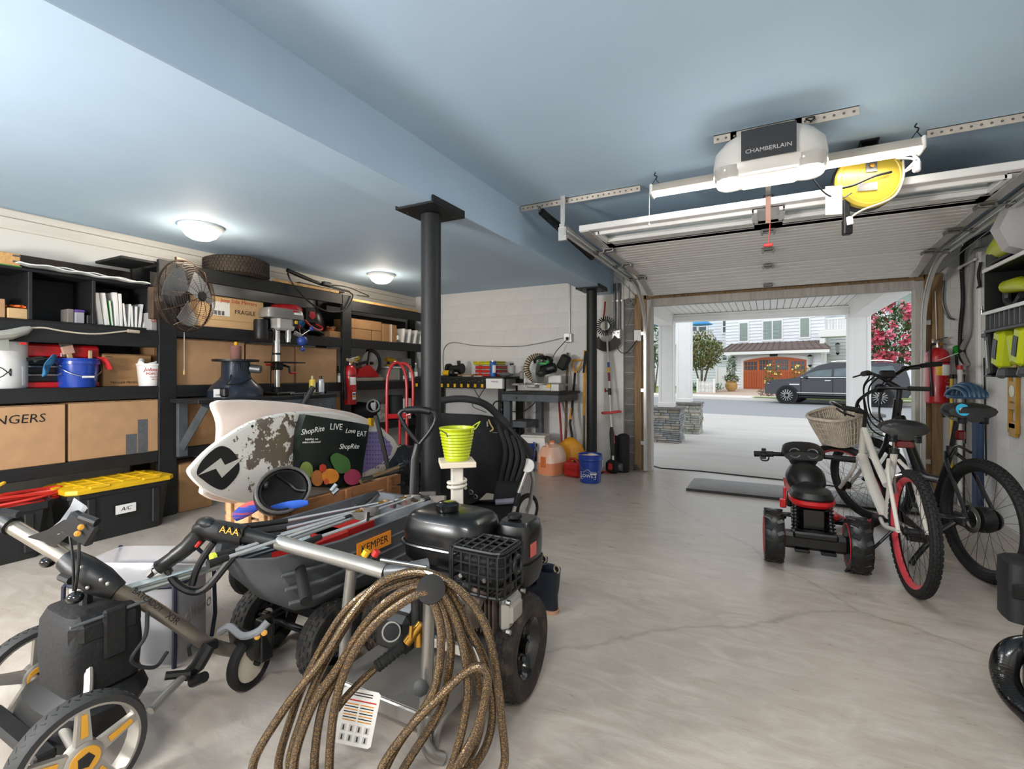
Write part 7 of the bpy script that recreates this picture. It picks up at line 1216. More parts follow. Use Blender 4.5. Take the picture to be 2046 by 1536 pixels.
onew('chrome_fitting','pair of chrome rod ends poking over the wagon rail','fitting',G().cyl(at(661,981,2.35),at(672,968,2.37),.012).cyl(at(664,987,2.35),at(675,977,2.37),.012),CHROME)
# ================================================================ dump cart with golf clubs
CT=mat('grey_poly_tub','#54575b',.5,var=.12,scale=8,bump=.1); t=thing('dump_cart','dark grey poly dump cart on knobbly wheels, full of golf clubs','dump cart',(-1.69,1.5,0))
def tubring(z,yf,yb,wf,wb,o=0):  # front y, back y, half widths
    c=-1.69; return [(c-wb+o,yb-o,z),(c-wb+o,yf+.3,z),(c-wf+o,yf+.06,z),(c-wf*.45,yf+o,z),(c+wf*.45,yf+o,z),(c+wf-o,yf+.06,z),(c+wb-o,yf+.3,z),(c+wb-o,yb-o,z)]
ob('tub',G().loft([tubring(.27,1.3,1.9,.09,.13),tubring(.33,1.22,1.95,.12,.17),tubring(.45,1.12,2.0,.15,.205),tubring(.54,1.07,2.03,.165,.225),tubring(.555,1.06,2.04,.17,.235),tubring(.555,1.075,2.02,.155,.215),tubring(.53,1.09,2.01,.15,.21),tubring(.33,1.24,1.93,.1,.15)]),CT,t,world=True)
for z,f in((.36,0),(.42,1),(.48,2)): ob('moulded_rib',G().tube([V((-1.69+.185+.012*f,1.96,z)),V((-1.69+.185+.012*f,1.3,z)),V((-1.69+.14+.006*f,1.2-.02*f,z))],.008,6),CT,t,world=True)
bg=ob('brand_badge',G().box((-1.468,1.55,.485),(.006,.2,.06),b=.001),mat('orange_badge','#e0861e',.5),t,world=True); text('KEMPER',.045,frame((-1.4645,1.55,.485),(0,1,0),(0,0,1)),BTXT,t)
ob('chassis',G().tube([(-1.82,1.3,.2),(-1.82,1.9,.22),(-1.56,1.9,.22),(-1.56,1.3,.2)],.014,8,closed=True).box((-1.69,1.6,.245),(.2,.5,.04)),BLK,t,world=True); ob('axle',G().cyl((-1.98,1.38,.145),(-1.44,1.38,.145),.014),BLK,t,world=True)
KN=mat('knobbly_tyre','#1c1b1a',.8,var=.3,scale=25,col2='#3a322a',thr=(.5,.75))
def fatwheel(par,c,ax,R,w_,lugs,rows,rimm,mud=KN,cat='wheel'):
    c=V(c); F_=along(c,ax); r0=R*.56; prof=[(r0,-w_*.38),(R*.75,-w_*.5),(R*.9,-w_*.47),(R*.97,-w_*.3),(R*.985,0),(R*.97,w_*.3),(R*.9,w_*.47),(R*.75,w_*.5),(r0,w_*.38)]
    wq=ob(cat,G().lathe(prof,F_,n=40,cap=False),mud,par,world=True); g=G()
    for k in range(rows):
        zz=(k-(rows-1)/2)*w_*.8/rows; th=zz/(w_*.5); rad=R*(.985-.09*th*th)
        for i in range(lugs): g.box((0,0,0),(R*.05,2*PI*R/lugs*.62,w_*.8/rows*.78),F_@RZ(2*PI*(i+.5*(k%2))/lugs)@T(rad,0,zz)@RY(-th*.7),b=.003)
    ob('tread_lugs',g,mud,wq,world=True,kind='stuff'); s=1 if V(ax).x>0 else -1
    ob('rim',G().lathe([(r0,-w_*.4),(r0*.96,-w_*.38),(r0*.8,-w_*.1),(r0*.4,-w_*.05),(r0*.4,w_*.05),(r0*.8,w_*.1),(r0*.96,w_*.38),(r0,w_*.4)],F_,n=32,cap=False),rimm,wq,world=True)
    ob('hub_cap',G().lathe([(R*.14,-w_*.35),(R*.14,w_*.35),(R*.1,w_*.4)],F_,n=16),rimm,wq,world=True); g=G()
    for i in range(5):
        for e in(-1,1): g.cyl(F_@V((r0*.6*math.cos(i*1.257),r0*.6*math.sin(i*1.257),e*w_*.1)),F_@V((r0*.6*math.cos(i*1.257),r0*.6*math.sin(i*1.257),e*w_*.16)),R*.05,n=6)
    ob('wheel_bolts',g,GREYM,wq,world=True); return wq
fatwheel(t,(-1.53,1.38,.15),(1,0,0),.15,.085,26,4,BLKG); fatwheel(t,(-1.93,1.38,.15),(1,0,0),.15,.085,26,4,BLKG); ob('support_leg',G().box((-1.69,1.93,.14),(.2,.03,.27),b=.004),BLK,t,world=True); ob('front_strut',G().box((-1.69,1.2,.2),(.04,.05,.16),b=.004),BLK,t,world=True); ob('pull_grip',G().tube([onZ(590,1105,.5)+V((0,0,.03)),onZ(565,1175,.45)+V((.12,.0,-.02))],.02,12),RUB,t,world=True)
# golf clubs
CL=[((478,1053),(575,1040),(765,1003),0),((505,1063),(572,1055),(790,1001),1),((505,1077),(560,1068),(808,994),0),((545,1088),(582,1078),(838,988),1),((600,1090),(640,1072),(858,996),2),((430,1112),(468,1100),(720,1020),0),((415,1128),(455,1113),(700,1030),1)]
nmz=('first','second','third','fourth','fifth','sixth','seventh')
for i,(a,b,c,hd) in enumerate(CL):
    z=.575+.006*i; A=onZ(*a,z); B=onZ(*b,z+.004); C_=onZ(*c,z+.012); t=thing('golf_club',('steel golf club with black grip topmost along the far cart edge','steel golf club with slim blade head next to the far edge','steel golf club with long black grip in the middle of the cart','steel golf club with a gold ferrule crossing the cart','steel putter with pale socket lying on top of the others','golf club with lime-ended grip at the cart nose','golf club with black grip nearest the pressure washer gun')[i],'golf club',tuple(B),group='golf clubs lying in the cart')
    ob('grip',G().tube([A,B],[.013,.011],10),RUB,t,world=True); ob('shaft',G().tube([B,C_],[.0065,.0045],8),mat('club_steel','#cfd2d4',.25,.6),t,world=True); ob('ferrule',G().tube([C_.lerp(B,.06),C_],.0075,8),BLK if hd else BRASS,t,world=True)
    d=(C_-B).normalized(); sd=V((d.y,-d.x,0)); ob('head',G().loft([[C_+sd*x+V((0,0,zz))+d*w2 for x,zz,w2 in((0,-.012,0),(.07,-.02,.02),(.075,.02,.02),(0,.012,0))],[C_+d*.015+sd*x+V((0,0,zz))+d*w2 for x,zz,w2 in((0,-.012,0),(.07,-.02,.02),(.075,.015,.02),(0,.012,0))]]),STEEL,t,world=True)
    if i==5: ob('lime_butt',G().tube([A-d*.012,A],.0145,10),mat('lime_end','#c6d93a',.5),t,world=True)
for k in range(2):
    a=at(182,1196+9*k,1.62); b=onZ(560+60*k,1085-12*k,.57); t=thing('aluminium_bar',('pale square aluminium bar crossing from the cart to the golf trolley','second aluminium bar below it, ending lower')[k],'bar',tuple(b)); ob('bar',G().tube([a+V((0,0,-.01*k)),b],.012,4),mat('aluminium','#b9bfbd',.3,.8),t,world=True); ob('end_clip',G().box((0,0,0),(.04,.03,.03),T(*a.lerp(b,.04)),b=.004),BLK,t,world=True)
for k,(px,py,c,lb,nm) in enumerate(((640,1070,REDPL,'red plastic organizer lid among the golf clubs','red_case'),(700,1045,REDPL,'red strapped case lying under the golf clubs','red_case'),(610,1078,mat('blue_tag','#2f7fb0',.5),'small blue plastic clip on the cart edge','blue_clip'),(620,1083,mat('cream_knob','#d9c393',.5),'cream plastic knob on the cart edge','cream_knob'))):
    p=onZ(px,py,.53 if k<2 else .56); onew(nm,lb,'case' if k<2 else 'clip',G().box((p.x-.05*(k<2),p.y,p.z-.05*(k<2)),(.12,.3,.07) if k<2 else (.03,.05,.02),RZ(0),b=.008),c)
t=thing('hand_saw_grip','grey pistol-grip pruning tool lying at the far end of the cart','tool',tuple(onZ(725,1005,.56))); a=onZ(708,1014,.57); b=onZ(750,988,.58); ob('grip',G().tube(spl([a,a.lerp(b,.5)+V((0,0,.01)),b],4),.022,8),DGREY,t,world=True); ob('guard',G().tube(spl([a,a+V((.03,.05,.0)),b+V((.02,0,0))],4),.01,6),GREYM,t,world=True); ob('jaw',G().box((0,0,0),(.03,.04,.02),T(*b),b=.006),DGREY,t,world=True)
# storage bag with navy piping
VNY=mat('clear_vinyl','#d9d7da',.2,alpha=.38,var=.06,bump=.3,bscale=6); NVY=mat('navy_piping','#1c2340',.6); t=thing('storage_bag','clear vinyl storage bag with navy piping holding a dark box','storage bag',(-2.4,1.13,0),RD(27)); 
ob('vinyl_skin',G().loft([sq(.23,.13,.002,20,7),sq(.24,.14,.1,20,7),sq(.235,.135,.33,20,7),sq(.18,.1,.42,20,6)]),VNY,t); bx=ob('inner_box',G().box((.03,0,.17),(.36,.22,.33),b=.01),mat('charcoal_carton','#3b3a3d',.4,var=.2),t)
for sx in(-1,1):
    for sy in(-1,1): ob('piping',G().tube([(sx*.222,sy*.122,.0),(sx*.232,sy*.132,.1),(sx*.228,sy*.128,.33),(sx*.172,sy*.09,.42)],.009,6),NVY,t)
ob('piping',G().tube([(x,y,.335) for x,y in oval(.237,.137,20,7)],.008,6,closed=True),NVY,t); ob('bag_buckle',G().box((-.1,-.14,.2),(.05,.01,.03),b=.004),NVY,t); text('chicco',.085,frame((.243,.0,.19),(0,1,0),(0,0,1)),SILV,t,world=False,sx=.8)
# ================================================================ golf trolley
TG=mat('trolley_grey','#8f877c',.35,.6,var=.08); t=thing('golf_trolley','grey electric golf trolley with yellow-accented wheels in the lower left','golf trolley',(-1.97,.72,0)); RT=mat('trolley_tyre','#3b3b3b',.7,var=.1)
YA=mat('trolley_yellow','#d0962a',.4)
def tw(c,R=.158,w_=.06,label=0):
    c=V(c); F_=along(c,(1,0,0)); wq=ob('wheel',G().lathe([(R*.86,-w_*.5),(R*.96,-w_*.5),(R,-w_*.25),(R,w_*.25),(R*.96,w_*.5),(R*.86,w_*.5)],F_,n=48,cap=False),RT,t,world=True); ob('rim',G().lathe([(R*.87,-w_*.45),(R*.87,w_*.48),(R*.82,w_*.48),(R*.8,w_*.2),(R*.8,-w_*.4)],F_,n=48,cap=False),SILV,wq,world=True)
    g=G()
    for i in range(40):
        q=2*PI*i/40; 
        for e in(-1,1): g.box((0,0,0),(.0015,.003,w_*.24),F_@RZ(q+e*.04)@T(R,0,e*w_*.13)@RX(.5*e))
    ob('tread_lines',g,BLK,wq,world=True,kind='stuff')
    for i in range(5):
        q=2*PI*i/5+.3; A=F_@RZ(q); sp=ob('spoke',G().loft([[A@V(p) for p in((.03,-.02,.01),(.03,.02,.01),(.03,.02,.028),(.03,-.02,.028))],[A@V(p) for p in((R*.83,-.014,.008),(R*.83,.014,.008),(R*.83,.012,.024),(R*.83,-.012,.024))]]),SILV,wq,world=True); 
        if c.x>-2: ob('spoke_inlay',G().loft([[A@V(p) for p in((.06,-.008,.028),(.06,.008,.028),(.06,.008,.031),(.06,-.008,.031))],[A@V(p) for p in((R*.75,-.006,.0245),(R*.75,.006,.0245),(R*.75,.006,.028),(R*.75,-.006,.028))]]),YA,wq,world=True)
    ob('hub',G().lathe([(.045,0),(.045,.03),(.035,.036)],F_,n=24),SILV,wq,world=True); ob('hub_badge',G().lathe([(.036,.035),(.034,.038)],F_,n=24),YA,wq,world=True); ob('hub_emblem',G().lathe([(.022,.037),(.02,.0395)],F_,n=5),BLK,wq,world=True)
tw((-1.665,.63,.158)); tw((-2.26,.735,.158)); ob('axle',G().cyl((-2.26,.725,.158),(-1.665,.63,.158),.014),SILV,t,world=True); ob('rear_bumper',G().box((-1.98,.6,.13),(.4,.05,.03),b=.006),BLK,t,world=True)
ob('motor_housing',G().loft([[V((-1.98,.72,.1))+V((x*.2,y*.11,0)) for x,y in oval(1,1,20,3)],[V((-1.96,.76,.19))+V((x*.2,y*.13,0)) for x,y in oval(1,1,20,3)],[V((-1.96,.78,.23))+V((x*.16,y*.1,0)) for x,y in oval(1,1,20,3)]]),BLK,t,world=True)
NYL=mat('black_nylon','#1a1a1c')
bb=ob('battery_bag',G().loft([[V((-1.93+x*a,.76+y*b,z)) for x,y in oval(1,1,28,5)] for z,a,b in((.222,.105,.085),(.235,.122,.098),(.34,.13,.105),(.43,.125,.1),(.465,.105,.085),(.475,.08,.06))]),NYL,t,world=True); ob('bag_flap',G().box((-1.83,.76,.42),(.06,.19,.1),b=.03),NYL,bb,world=True); ob('bag_strap',G().box((-1.8,.77,.40),(.02,.06,.15),b=.006),NYL,bb,world=True); ob('bag_zip',G().tube([(-1.8,.66,.46),(-1.8,.86,.46)],.005,6),GREYM,bb,world=True); ob('battery_cable',G().tube(spl([(-1.8,.86,.42),(-1.77,.84,.36),(-1.77,.8,.3),(-1.78,.87,.24),(-1.8,.92,.26)],5),.006,8),DGREY,bb,world=True)
UP=[at(-60,1000,1.62),at(0,1036,1.6),at(70,1078,1.58),at(142,1121,1.56)]; ob('upper_tube',G().tube(UP,.023,14,sx=1.0),TG,t,world=True); ob('handle_grip',G().tube(spl([at(-60,1000,1.62),at(-85,990,1.6),at(-100,1010,1.5),at(-110,1020,1.35)],4),.02,10),RUB,t,world=True); ob('tube_clamp',G().tube([at(-5,1032,1.6),at(26,1050,1.59)],.032,12),BLK,t,world=True); ob('clamp_lever',G().tube([at(5,1022,1.56),at(38,1028,1.56)],.012,8),BLK,t,world=True)
ob('hinge_housing',G().tube([at(135,1117,1.56),at(165,1138,1.55),at(200,1160,1.55),at(236,1180,1.56)],[.034,.045,.045,.03],12),BLK,t,world=True)
for px,py in((163,1133),(202,1158),(215,1166),(175,1174)): ob('hinge_bolt',G().sph(at(px,py,1.5),.006,8,5),SILV,t,world=True)
LOW=[at(225,1176,1.56),at(290,1205,1.63),at(345,1240,1.7),at(400,1278,1.77),at(440,1294,1.83),at(470,1300,1.87)]; ob('lower_tube',G().tube(spl(LOW,4),.023,14),TG,t,world=True); 
ob('frame_leg',G().tube(spl([at(172,1190,1.56),at(170,1225,1.54),at(176,1300,1.49),at(177,1370,1.45),at(171,1416,1.42)],5),.012,10),SILV,t,world=True); ob('frame_leg',G().tube(spl([at(158,1185,1.6),at(146,1220,1.63),at(141,1270,1.66),at(139,1330,1.68)],5),.012,10),SILV,t,world=True); ob('leg_socket',G().tube([at(172,1178,1.555),at(170,1222,1.54)],.018,10),BLK,t,world=True)
# upper bag cradle
cr=ob('cradle_plate',G().loft([[at(55,1072,1.56),at(90,1066,1.55),at(100,1100,1.56),at(82,1092,1.57)],[at(95,1058,1.54),at(112,1062,1.54),at(122,1082,1.55),at(100,1080,1.56)],[at(128,1038,1.5),at(150,1040,1.5),at(146,1062,1.52),at(130,1060,1.53)]]),BLK,t,world=True)
ob('cradle_arm',G().loft([[at(92,1062,1.58),at(112,1060,1.53)],[at(92,1062,1.58),at(112,1060,1.53)]] and [[at(90,1064,1.6),at(112,1062,1.54),at(116,1068,1.54),at(94,1070,1.6)],[at(120,1040,1.62),at(150,1036,1.52),at(154,1044,1.52),at(122,1048,1.62)],[at(140,1012,1.64),at(168,1008,1.52),at(174,1016,1.52),at(144,1020,1.64)],[at(148,994,1.64),at(172,1010,1.52),at(176,1016,1.52),at(150,1000,1.64)]]),mat('grey_cradle','#8b8d91',.4),t,world=True)
cb=ob('cradle_pad',G().box((0,0,0),(.1,.03,.075),T(*at(163,1055,1.5))@RZ(TH)@RY(.55),b=.008),BLK,t,world=True)
for px,py in((162,1053),(155,1066)): ob('yellow_stud',G().lathe([(.009,0),(.008,.004),(.004,.005)],along(at(px,py,1.478),at(px,py,1.3)-at(px,py,1.478)),n=14),YA,cb,world=True)
ob('pad_roller',G().tube([at(162,1032,1.49),at(194,1044,1.49)],.013,10),BLK,t,world=True)
for a,b in(((140,1070),(147,1180)),((158,1080),(150,1180))): ob('bungee_cord',G().tube(spl([at(*a,1.49),at((a[0]+b[0])/2+3,(a[1]+b[1])/2,1.48),at(*b,1.49)],5),.004,6),BLK,t,world=True)
ob('bungee_ball',G().sph(at(150,1194,1.48),(.022,.022,.018),14,8),BLKG,t,world=True); ob('bungee_ball',G().sph(at(96,1122,1.56),(.022,.022,.018),14,8),BLKG,t,world=True); ob('quick_lever',G().tube([at(122,1152,1.52),at(142,1160,1.5)],.012,8),BLK,t,world=True)
lb_=ob('lower_bracket',G().tube([at(372,1350,1.72),at(395,1330,1.72),at(418,1290,1.75),at(430,1286,1.77)],[.02,.024,.024,.02],10),BLK,t,world=True); ob('bracket_link',G().tube([at(330,1350,1.66),at(380,1345,1.7)],.014,8),BLK,t,world=True); ob('fold_bar',G().tube([at(300,1420,1.55),at(372,1345,1.7)],.013,10),SILV,t,world=True); ob('bracket_hook',G().tube(spl([at(380,1310,1.75),at(378,1290,1.77),at(395,1285,1.78),at(405,1300,1.78)],5),.006,6),BLK,t,world=True); ob('height_knob',G().cyl(at(385,1362,1.7),at(408,1352,1.68),.018,n=10),BLK,t,world=True)
fc_=at(500,1285,1.9); ob('front_cradle',G().loft([[at(455,1255,1.88),at(470,1250,1.84),at(475,1300,1.86),at(462,1305,1.9)],[at(490,1270,1.9),at(505,1262,1.8),at(508,1318,1.82),at(495,1322,1.9)],[at(535,1250,1.95),at(545,1245,1.84),at(540,1318,1.86),at(530,1320,1.95)],[at(545,1240,1.95),at(550,1240,1.88),at(545,1300,1.88),at(538,1302,1.95)]]),BLK,t,world=True); ob('cradle_lip',G().tube(spl([at(440,1262,1.86),at(460,1252,1.84),at(485,1270,1.82),at(515,1262,1.8),at(535,1242,1.82)],4),.014,8),mat('grey_cradle','#8b8d91'),t,world=True)
for px,py in((514,1272),(528,1264)): ob('yellow_stud',G().lathe([(.011,0),(.01,.004),(.004,.005)],along(at(px,py,1.8),at(px,py,1.5)-at(px,py,1.8)),n=14),YA,t,world=True)
fw=at(552,1300,1.9); fw=V((-1.76,1.19,.098)); wq=ob('front_wheel',G().torus(fw,(1,.2,0),.083,.016,30,8,1.4),RUB,t,world=True); ob('front_rim',G().lathe([(.07,-.012),(.07,.012),(.03,.014)],along(fw,(1,.2,0)),n=24),mat('cream_rim','#c9c0ae',.5),wq,world=True); ob('front_fork',G().tube([at(520,1310,1.88),fw+V((.04,.0,.0))],.014,8),BLK,t,world=True)
text('BATCADDY',.024,frame(at(296,1199,1.585),at(372,1252,1.7)-at(312,1209,1.62),(0,0,1)),BTXT,t); text('X3R',.03,frame(at(345,1236,1.655),at(372,1252,1.7)-at(312,1209,1.62),(0,0,1)),BTXT,t)
# ================================================================ pressure washer
PW=thing('pressure_washer','petrol pressure washer with steel frame and black engine','pressure washer',(-1.1,1.45,0)); FRM=mat('frame_steel','#9b9892',.32,.65,var=.06)
def pt(nm,pts,r,m=FRM,k=5,n=12,par=None): return ob(nm,G().tube(spl(pts,k) if k else pts,r,n),m,par or PW,world=True)
E0=at(556,1083,1.72); E1=at(700,1122,1.66); E2=at(770,1142,1.62); nearT=at(858,1190,1.50); nearB=at(848,1480,1.5)
pt('top_bar',[E0,E1,E2],.025); pt('bar_plate',[E2,at(800,1140,1.62),at(855,1128,1.66)],.022,mat('dark_bracket','#77787a',.4,.6),0); pt('hinge_pin',[at(760,1118,1.6),at(852,1133,1.6)],.007,STEEL,0)
pt('frame_post',[at(703,1135,1.66),at(693,1230,1.68),at(687,1330,1.69)],.019); pt('frame_post',[nearT,at(855,1300,1.5),at(850,1400,1.5),at(846,1465,1.5),at(862,1505,1.49),at(885,1515,1.5)],.019)
tr0=V((-1.33,1.2,.15)); 
ob('engine_tray',G().box((-1.12,1.46,.155),(.4,.52,.012)).box((-1.12,1.2,.135),(.42,.02,.05),b=.004).box((-.92,1.46,.135),(.02,.52,.05),b=.004).box((-1.32,1.46,.135),(.02,.52,.05),b=.004),FRM,PW,world=True)
pt('skid_rail',[V((-.93,1.24,.03)),V((-.93,1.3,.1)),V((-.93,1.7,.12))],.018,FRM); pt('skid_rail',[V((-1.31,1.24,.03)),V((-1.31,1.3,.1)),V((-1.31,1.7,.12))],.018,FRM); ob('axle',G().cyl((-1.42,1.63,.185),(-.8,1.63,.185),.012),FRM,PW,world=True)
MUD=mat('muddy_tyre','#2a2420',.85,var=.3,scale=18,col2='#4a3d30',thr=(.5,.72),bump=.3); fatwheel(PW,(-.83,1.63,.186),(1,.05,0),.186,.115,30,6,BLKG,MUD); fatwheel(PW,(-1.41,1.63,.186),(1,.05,0),.186,.115,30,6,BLKG,MUD)
# engine
eB=mat('engine_black','#131315',.3,coat=.2,var=.1); TKc=V((-1.17,1.6,.6))
def rbox(c,a,b,prof,e=4,n=28): return G().loft([[V((c[0]+x*a*s,c[1]+y*b*s,c[2]+z)) for x,y in oval(1,1,n,e)] for z,s in prof])
tk=ob('fuel_tank',rbox((-1.19,1.62,.545),.18,.13,((-.08,.85),(-.06,.97),(.0,1),(.045,1),(.085,.95),(.105,.84),(.112,.7))),eB,PW,world=True); ob('tank_seam',G().tube([V((-1.19+x*.187,1.62+y*.137,.54)) for x,y in oval(1,1,32,4)],.006,6,closed=True),eB,tk,world=True); ob('fuel_cap',G().lathe([(.04,0),(.045,.006),(.046,.028),(.036,.036),(.015,.038)],T(-1.2,1.6,.655),n=24),BLKG,tk,world=True); ob('tank_decal',G().box((-1.22,1.53,.648),(.09,.02,.002)),REDPL,tk,world=True); ob('tank_decal',G().box((-1.14,1.56,.652),(.05,.02,.002)),mat('orange_print','#d9912e'),tk,world=True)
af=ob('air_filter_box',rbox((-.9,1.72,.52),.075,.09,((-.05,.95),(.0,1),(.06,1),(.1,.9),(.112,.75))),eB,PW,world=True); ob('filter_base',rbox((-.9,1.72,.43),.075,.09,((-.04,.85),(0,1),(.035,1.04),(.05,1.04))),BLK,PW,world=True); ob('filter_knob',G().lathe([(.012,0),(.028,.006),(.028,.018),(.012,.024)],T(-.91,1.7,.632),n=16),BLK,af,world=True); ob('filter_sticker',G().box((-.825,1.69,.53),(.003,.05,.05)),mat('pale_red_sticker','#c05a52',.6),af,world=True)
# muffler with cage
mc=V((-.985,1.50,.52)); ob('muffler',G().box(mc,(.17,.12,.125),b=.03),mat('dark_muffler','#1a1a1b',.6),PW,world=True); cg=ob('muffler_cage',G().box(mc+V((0,0,.075)),(.2,.15,.006)).box(mc+V((-.1,0,0)),(.006,.15,.14)),BLK,PW,world=True); cg.data.clear_geometry(); cg.data.from_pydata(*(lambda g:([tuple(MW[PW.name].inverted()@v) for v in g.v],[],g.f))(G().tube([mc+V((x*.105,y*.08,.075)) for x,y in oval(1,1,24,6)],.006,6,closed=True).tube([mc+V((x*.105,y*.08,-.075)) for x,y in oval(1,1,24,6)],.006,6,closed=True).box(mc+V((-.1,.075,0)),(.012,.012,.15)).box(mc+V((.1,.075,0)),(.012,.012,.15)).box(mc+V((-.1,-.075,0)),(.012,.012,.15)))); cg.data.materials.append(BLK) if not cg.data.materials else None
for i in range(6): x=mc.x-.09+.036*i; ob('cage_bar',G().tube([V((x,mc.y-.083,mc.z-.075)),V((x,mc.y-.083,mc.z+.06)),V((x,mc.y-.07,mc.z+.078)),V((x,mc.y+.075,mc.z+.078))],.0045,5),BLK,cg,world=True)
for i in range(4): y=mc.y-.06+.04*i; ob('cage_bar',G().tube([V((mc.x-.1,y,mc.z+.077)),V((mc.x+.09,y,mc.z+.077)),V((mc.x+.107,y,mc.z+.06)),V((mc.x+.107,y,mc.z-.075))],.0045,5),BLK,cg,world=True)
for i in range(4): z=mc.z-.04+.035*i; ob('cage_bar',G().tube([V((mc.x+x*.107,mc.y+y*.083,z)) for x,y in oval(1,1,24,6)],.0045,5,closed=True),BLK,cg,world=True)
ob('exhaust_port',G().torus(mc+V((.108,.03,.01)),(1,0,0),.03,.007,20,6),BLK,cg,world=True)
for dx in(-.05,.045): ob('cage_bolt',G().cyl(mc+V((dx,-.088,-.015)),mc+V((dx,-.094,-.015)),.008,n=6),STEEL,cg,world=True)
ALU=mat('cast_engine','#b5b2ac',.35,.75,var=.1); IRON=mat('brown_iron','#5c5047',.6,.4,var=.2)
ob('crankcase',G().box((-1.14,1.6,.32),(.2,.2,.22),b=.03),mat('engine_grey','#5d5b58',.5,.4),PW,world=True); hdv=ob('rocker_cover',G().box((-.9,1.53,.365),(.04,.13,.12),RZ(0),b=.02).box((-.88,1.53,.365),(.02,.09,.07),b=.012),ALU,PW,world=True)
for y,z in((1.475,.315),(1.585,.315),(1.475,.415),(1.585,.415)): ob('cover_bolt',G().cyl((-.885,y,z),(-.87,y,z),.009,n=6),STEEL,hdv,world=True)
for i in range(8): ob('cooling_fin',G().box((-1.04+.016*i,1.54,.36),(.005,.16,.13),b=.003),IRON,PW,world=True)
ob('exhaust_pipe',G().tube(spl([V((-1.0,1.46,.33)),V((-1.0,1.44,.38)),V((-.99,1.47,.44))],4),.03,10),IRON,PW,world=True); ob('shroud',G().box((0,0,0),(.12,.05,.06),T(-1.1,1.48,.4)@RX(.3),b=.01),ALU,PW,world=True); ob('base_foot',G().box((-1.08,1.58,.195),(.3,.2,.05),b=.008),ALU,PW,world=True); ob('dipstick',G().cyl((-1.02,1.44,.27),(-1.02,1.42,.3),.014),BLK,PW,world=True); ob('linkage',G().tube([V((-1.08,1.45,.43)),V((-1.06,1.44,.47)),V((-1.02,1.43,.42))],.005,6).sph((-1.06,1.43,.475),.01,8,5),STEEL,PW,world=True)
for o in PW.children:
    k=o.name.split('.')[0]; dx={'fuel_tank':.07,'air_filter_box':.03,'filter_base':.03,'muffler':.095,'muffler_cage':.095,'crankcase':.07,'rocker_cover':.09,'cooling_fin':.085,'exhaust_pipe':.09,'shroud':.08,'base_foot':.06,'dipstick':.07,'linkage':.08}.get(k,0)
    if k=='wheel' and o.name!=k: pass
    o.location.x+=dx
# pump
ob('pump_body',G().box(at(800,1250,1.72),(.15,.12,.13),RZ(.3) if 0 else None,b=.02) if 0 else G().box((0,0,0),(.15,.14,.13),T(*at(805,1248,1.72)),b=.02),BLK,PW,world=True); pc=at(782,1262,1.6); ob('pump_ring',G().torus(pc,at(782,1262,1)-pc,.028,.004,24,6),STEEL,PW,world=True); ob('pump_port',G().cyl(pc+ (pc-at(782,1262,1.0))*.05,pc-(pc-at(782,1262,1.0))*.005,.026,n=20),BLK,PW,world=True); ob('unloader',G().cyl(at(835,1250,1.56),at(833,1192,1.58),.02,n=14),BLK,PW,world=True); ob('pump_plate',G().box((0,0,0),(.05,.004,.03),T(*at(811,1213,1.62))@RX(-.8)),GREYM,PW,world=True)
ob('brass_manifold',G().cyl(at(842,1245,1.52),at(812,1285,1.5),.014,n=12).cyl(at(836,1252,1.53),at(838,1290,1.52),.016,n=12).tube([at(822,1250,1.5),at(820,1275,1.49)],.007,6),BRASS,PW,world=True); ob('bend_guard',G().tube(spl([at(808,1288,1.5),at(790,1302,1.49),at(770,1318,1.48),at(755,1330,1.48)],5),[.016+.003*(i%2) for i in range(16)],12),RUB,PW,world=True)
ob('star_knob',G().lathe([(.012,-.01),(.024,-.008),(.024,.012),(.014,.014)],along(at(841,1374,1.45),at(841,1374,1)-at(841,1374,1.45)),n=8),BLK,PW,world=True); hk=at(862,1182,1.43); ob('hose_hook',G().lathe([(.018,-.05),(.03,-.04),(.03,.02),(.041,.026),(.041,.034),(.02,.038)],along(hk,at(835,1050,1)-hk),n=24),mat('brown_hook','#1d1a18',.75),PW,world=True); pt('hook_arm',[hk,nearT+V((0,0,.02))],.012,BLK,0)
for k,(px,c) in enumerate(((728,YEL),(748,REDPL))): ob('spray_tip',G().cyl(at(px,1110,1.6),at(px+6,1100,1.6),.012,n=10),c,PW,world=True)
# instruction tag
tp=at(714,1433,1.5); M=frame(tp,(ct,st,-.2),(.2*ct,.2*st,1)); tg=onew('instruction_tag','white instruction card with warning drawings hung on the washer frame','tag',G().prism([(-.058,-.08),(-.05,-.088),(.05,-.088),(.058,-.08),(.058,.08),(.05,.088),(-.05,.088),(-.058,.08)],.0015,M),PAPER); ZP=lambda x,y,w_,h,m,nm:ob(nm,G().box((x,y,.0018),(w_,h,.0006),M),m,tg,world=True)
ZP(0,.052,.1,.004,REDPL,'red_line')
for r in range(7):
    for c in(-1,1): ZP(c*.024,.04-.0085*r,.042,.003,BTXT if r%2 else mat('orange_print','#d9912e'),'text_line')
for r in range(2):
    for c in range(4): ZP(-.036+.024*c,-.035-.03*r,.016,.022,mat('drawing_grey','#c9c6c0',.7),'drawing_panel'); ZP(-.036+.024*c,-.035-.03*r,.005,.016,BTXT,'drawing')
for r in range(2): ZP(0,.068+.008*r,.07,.003,BTXT,'text_line')
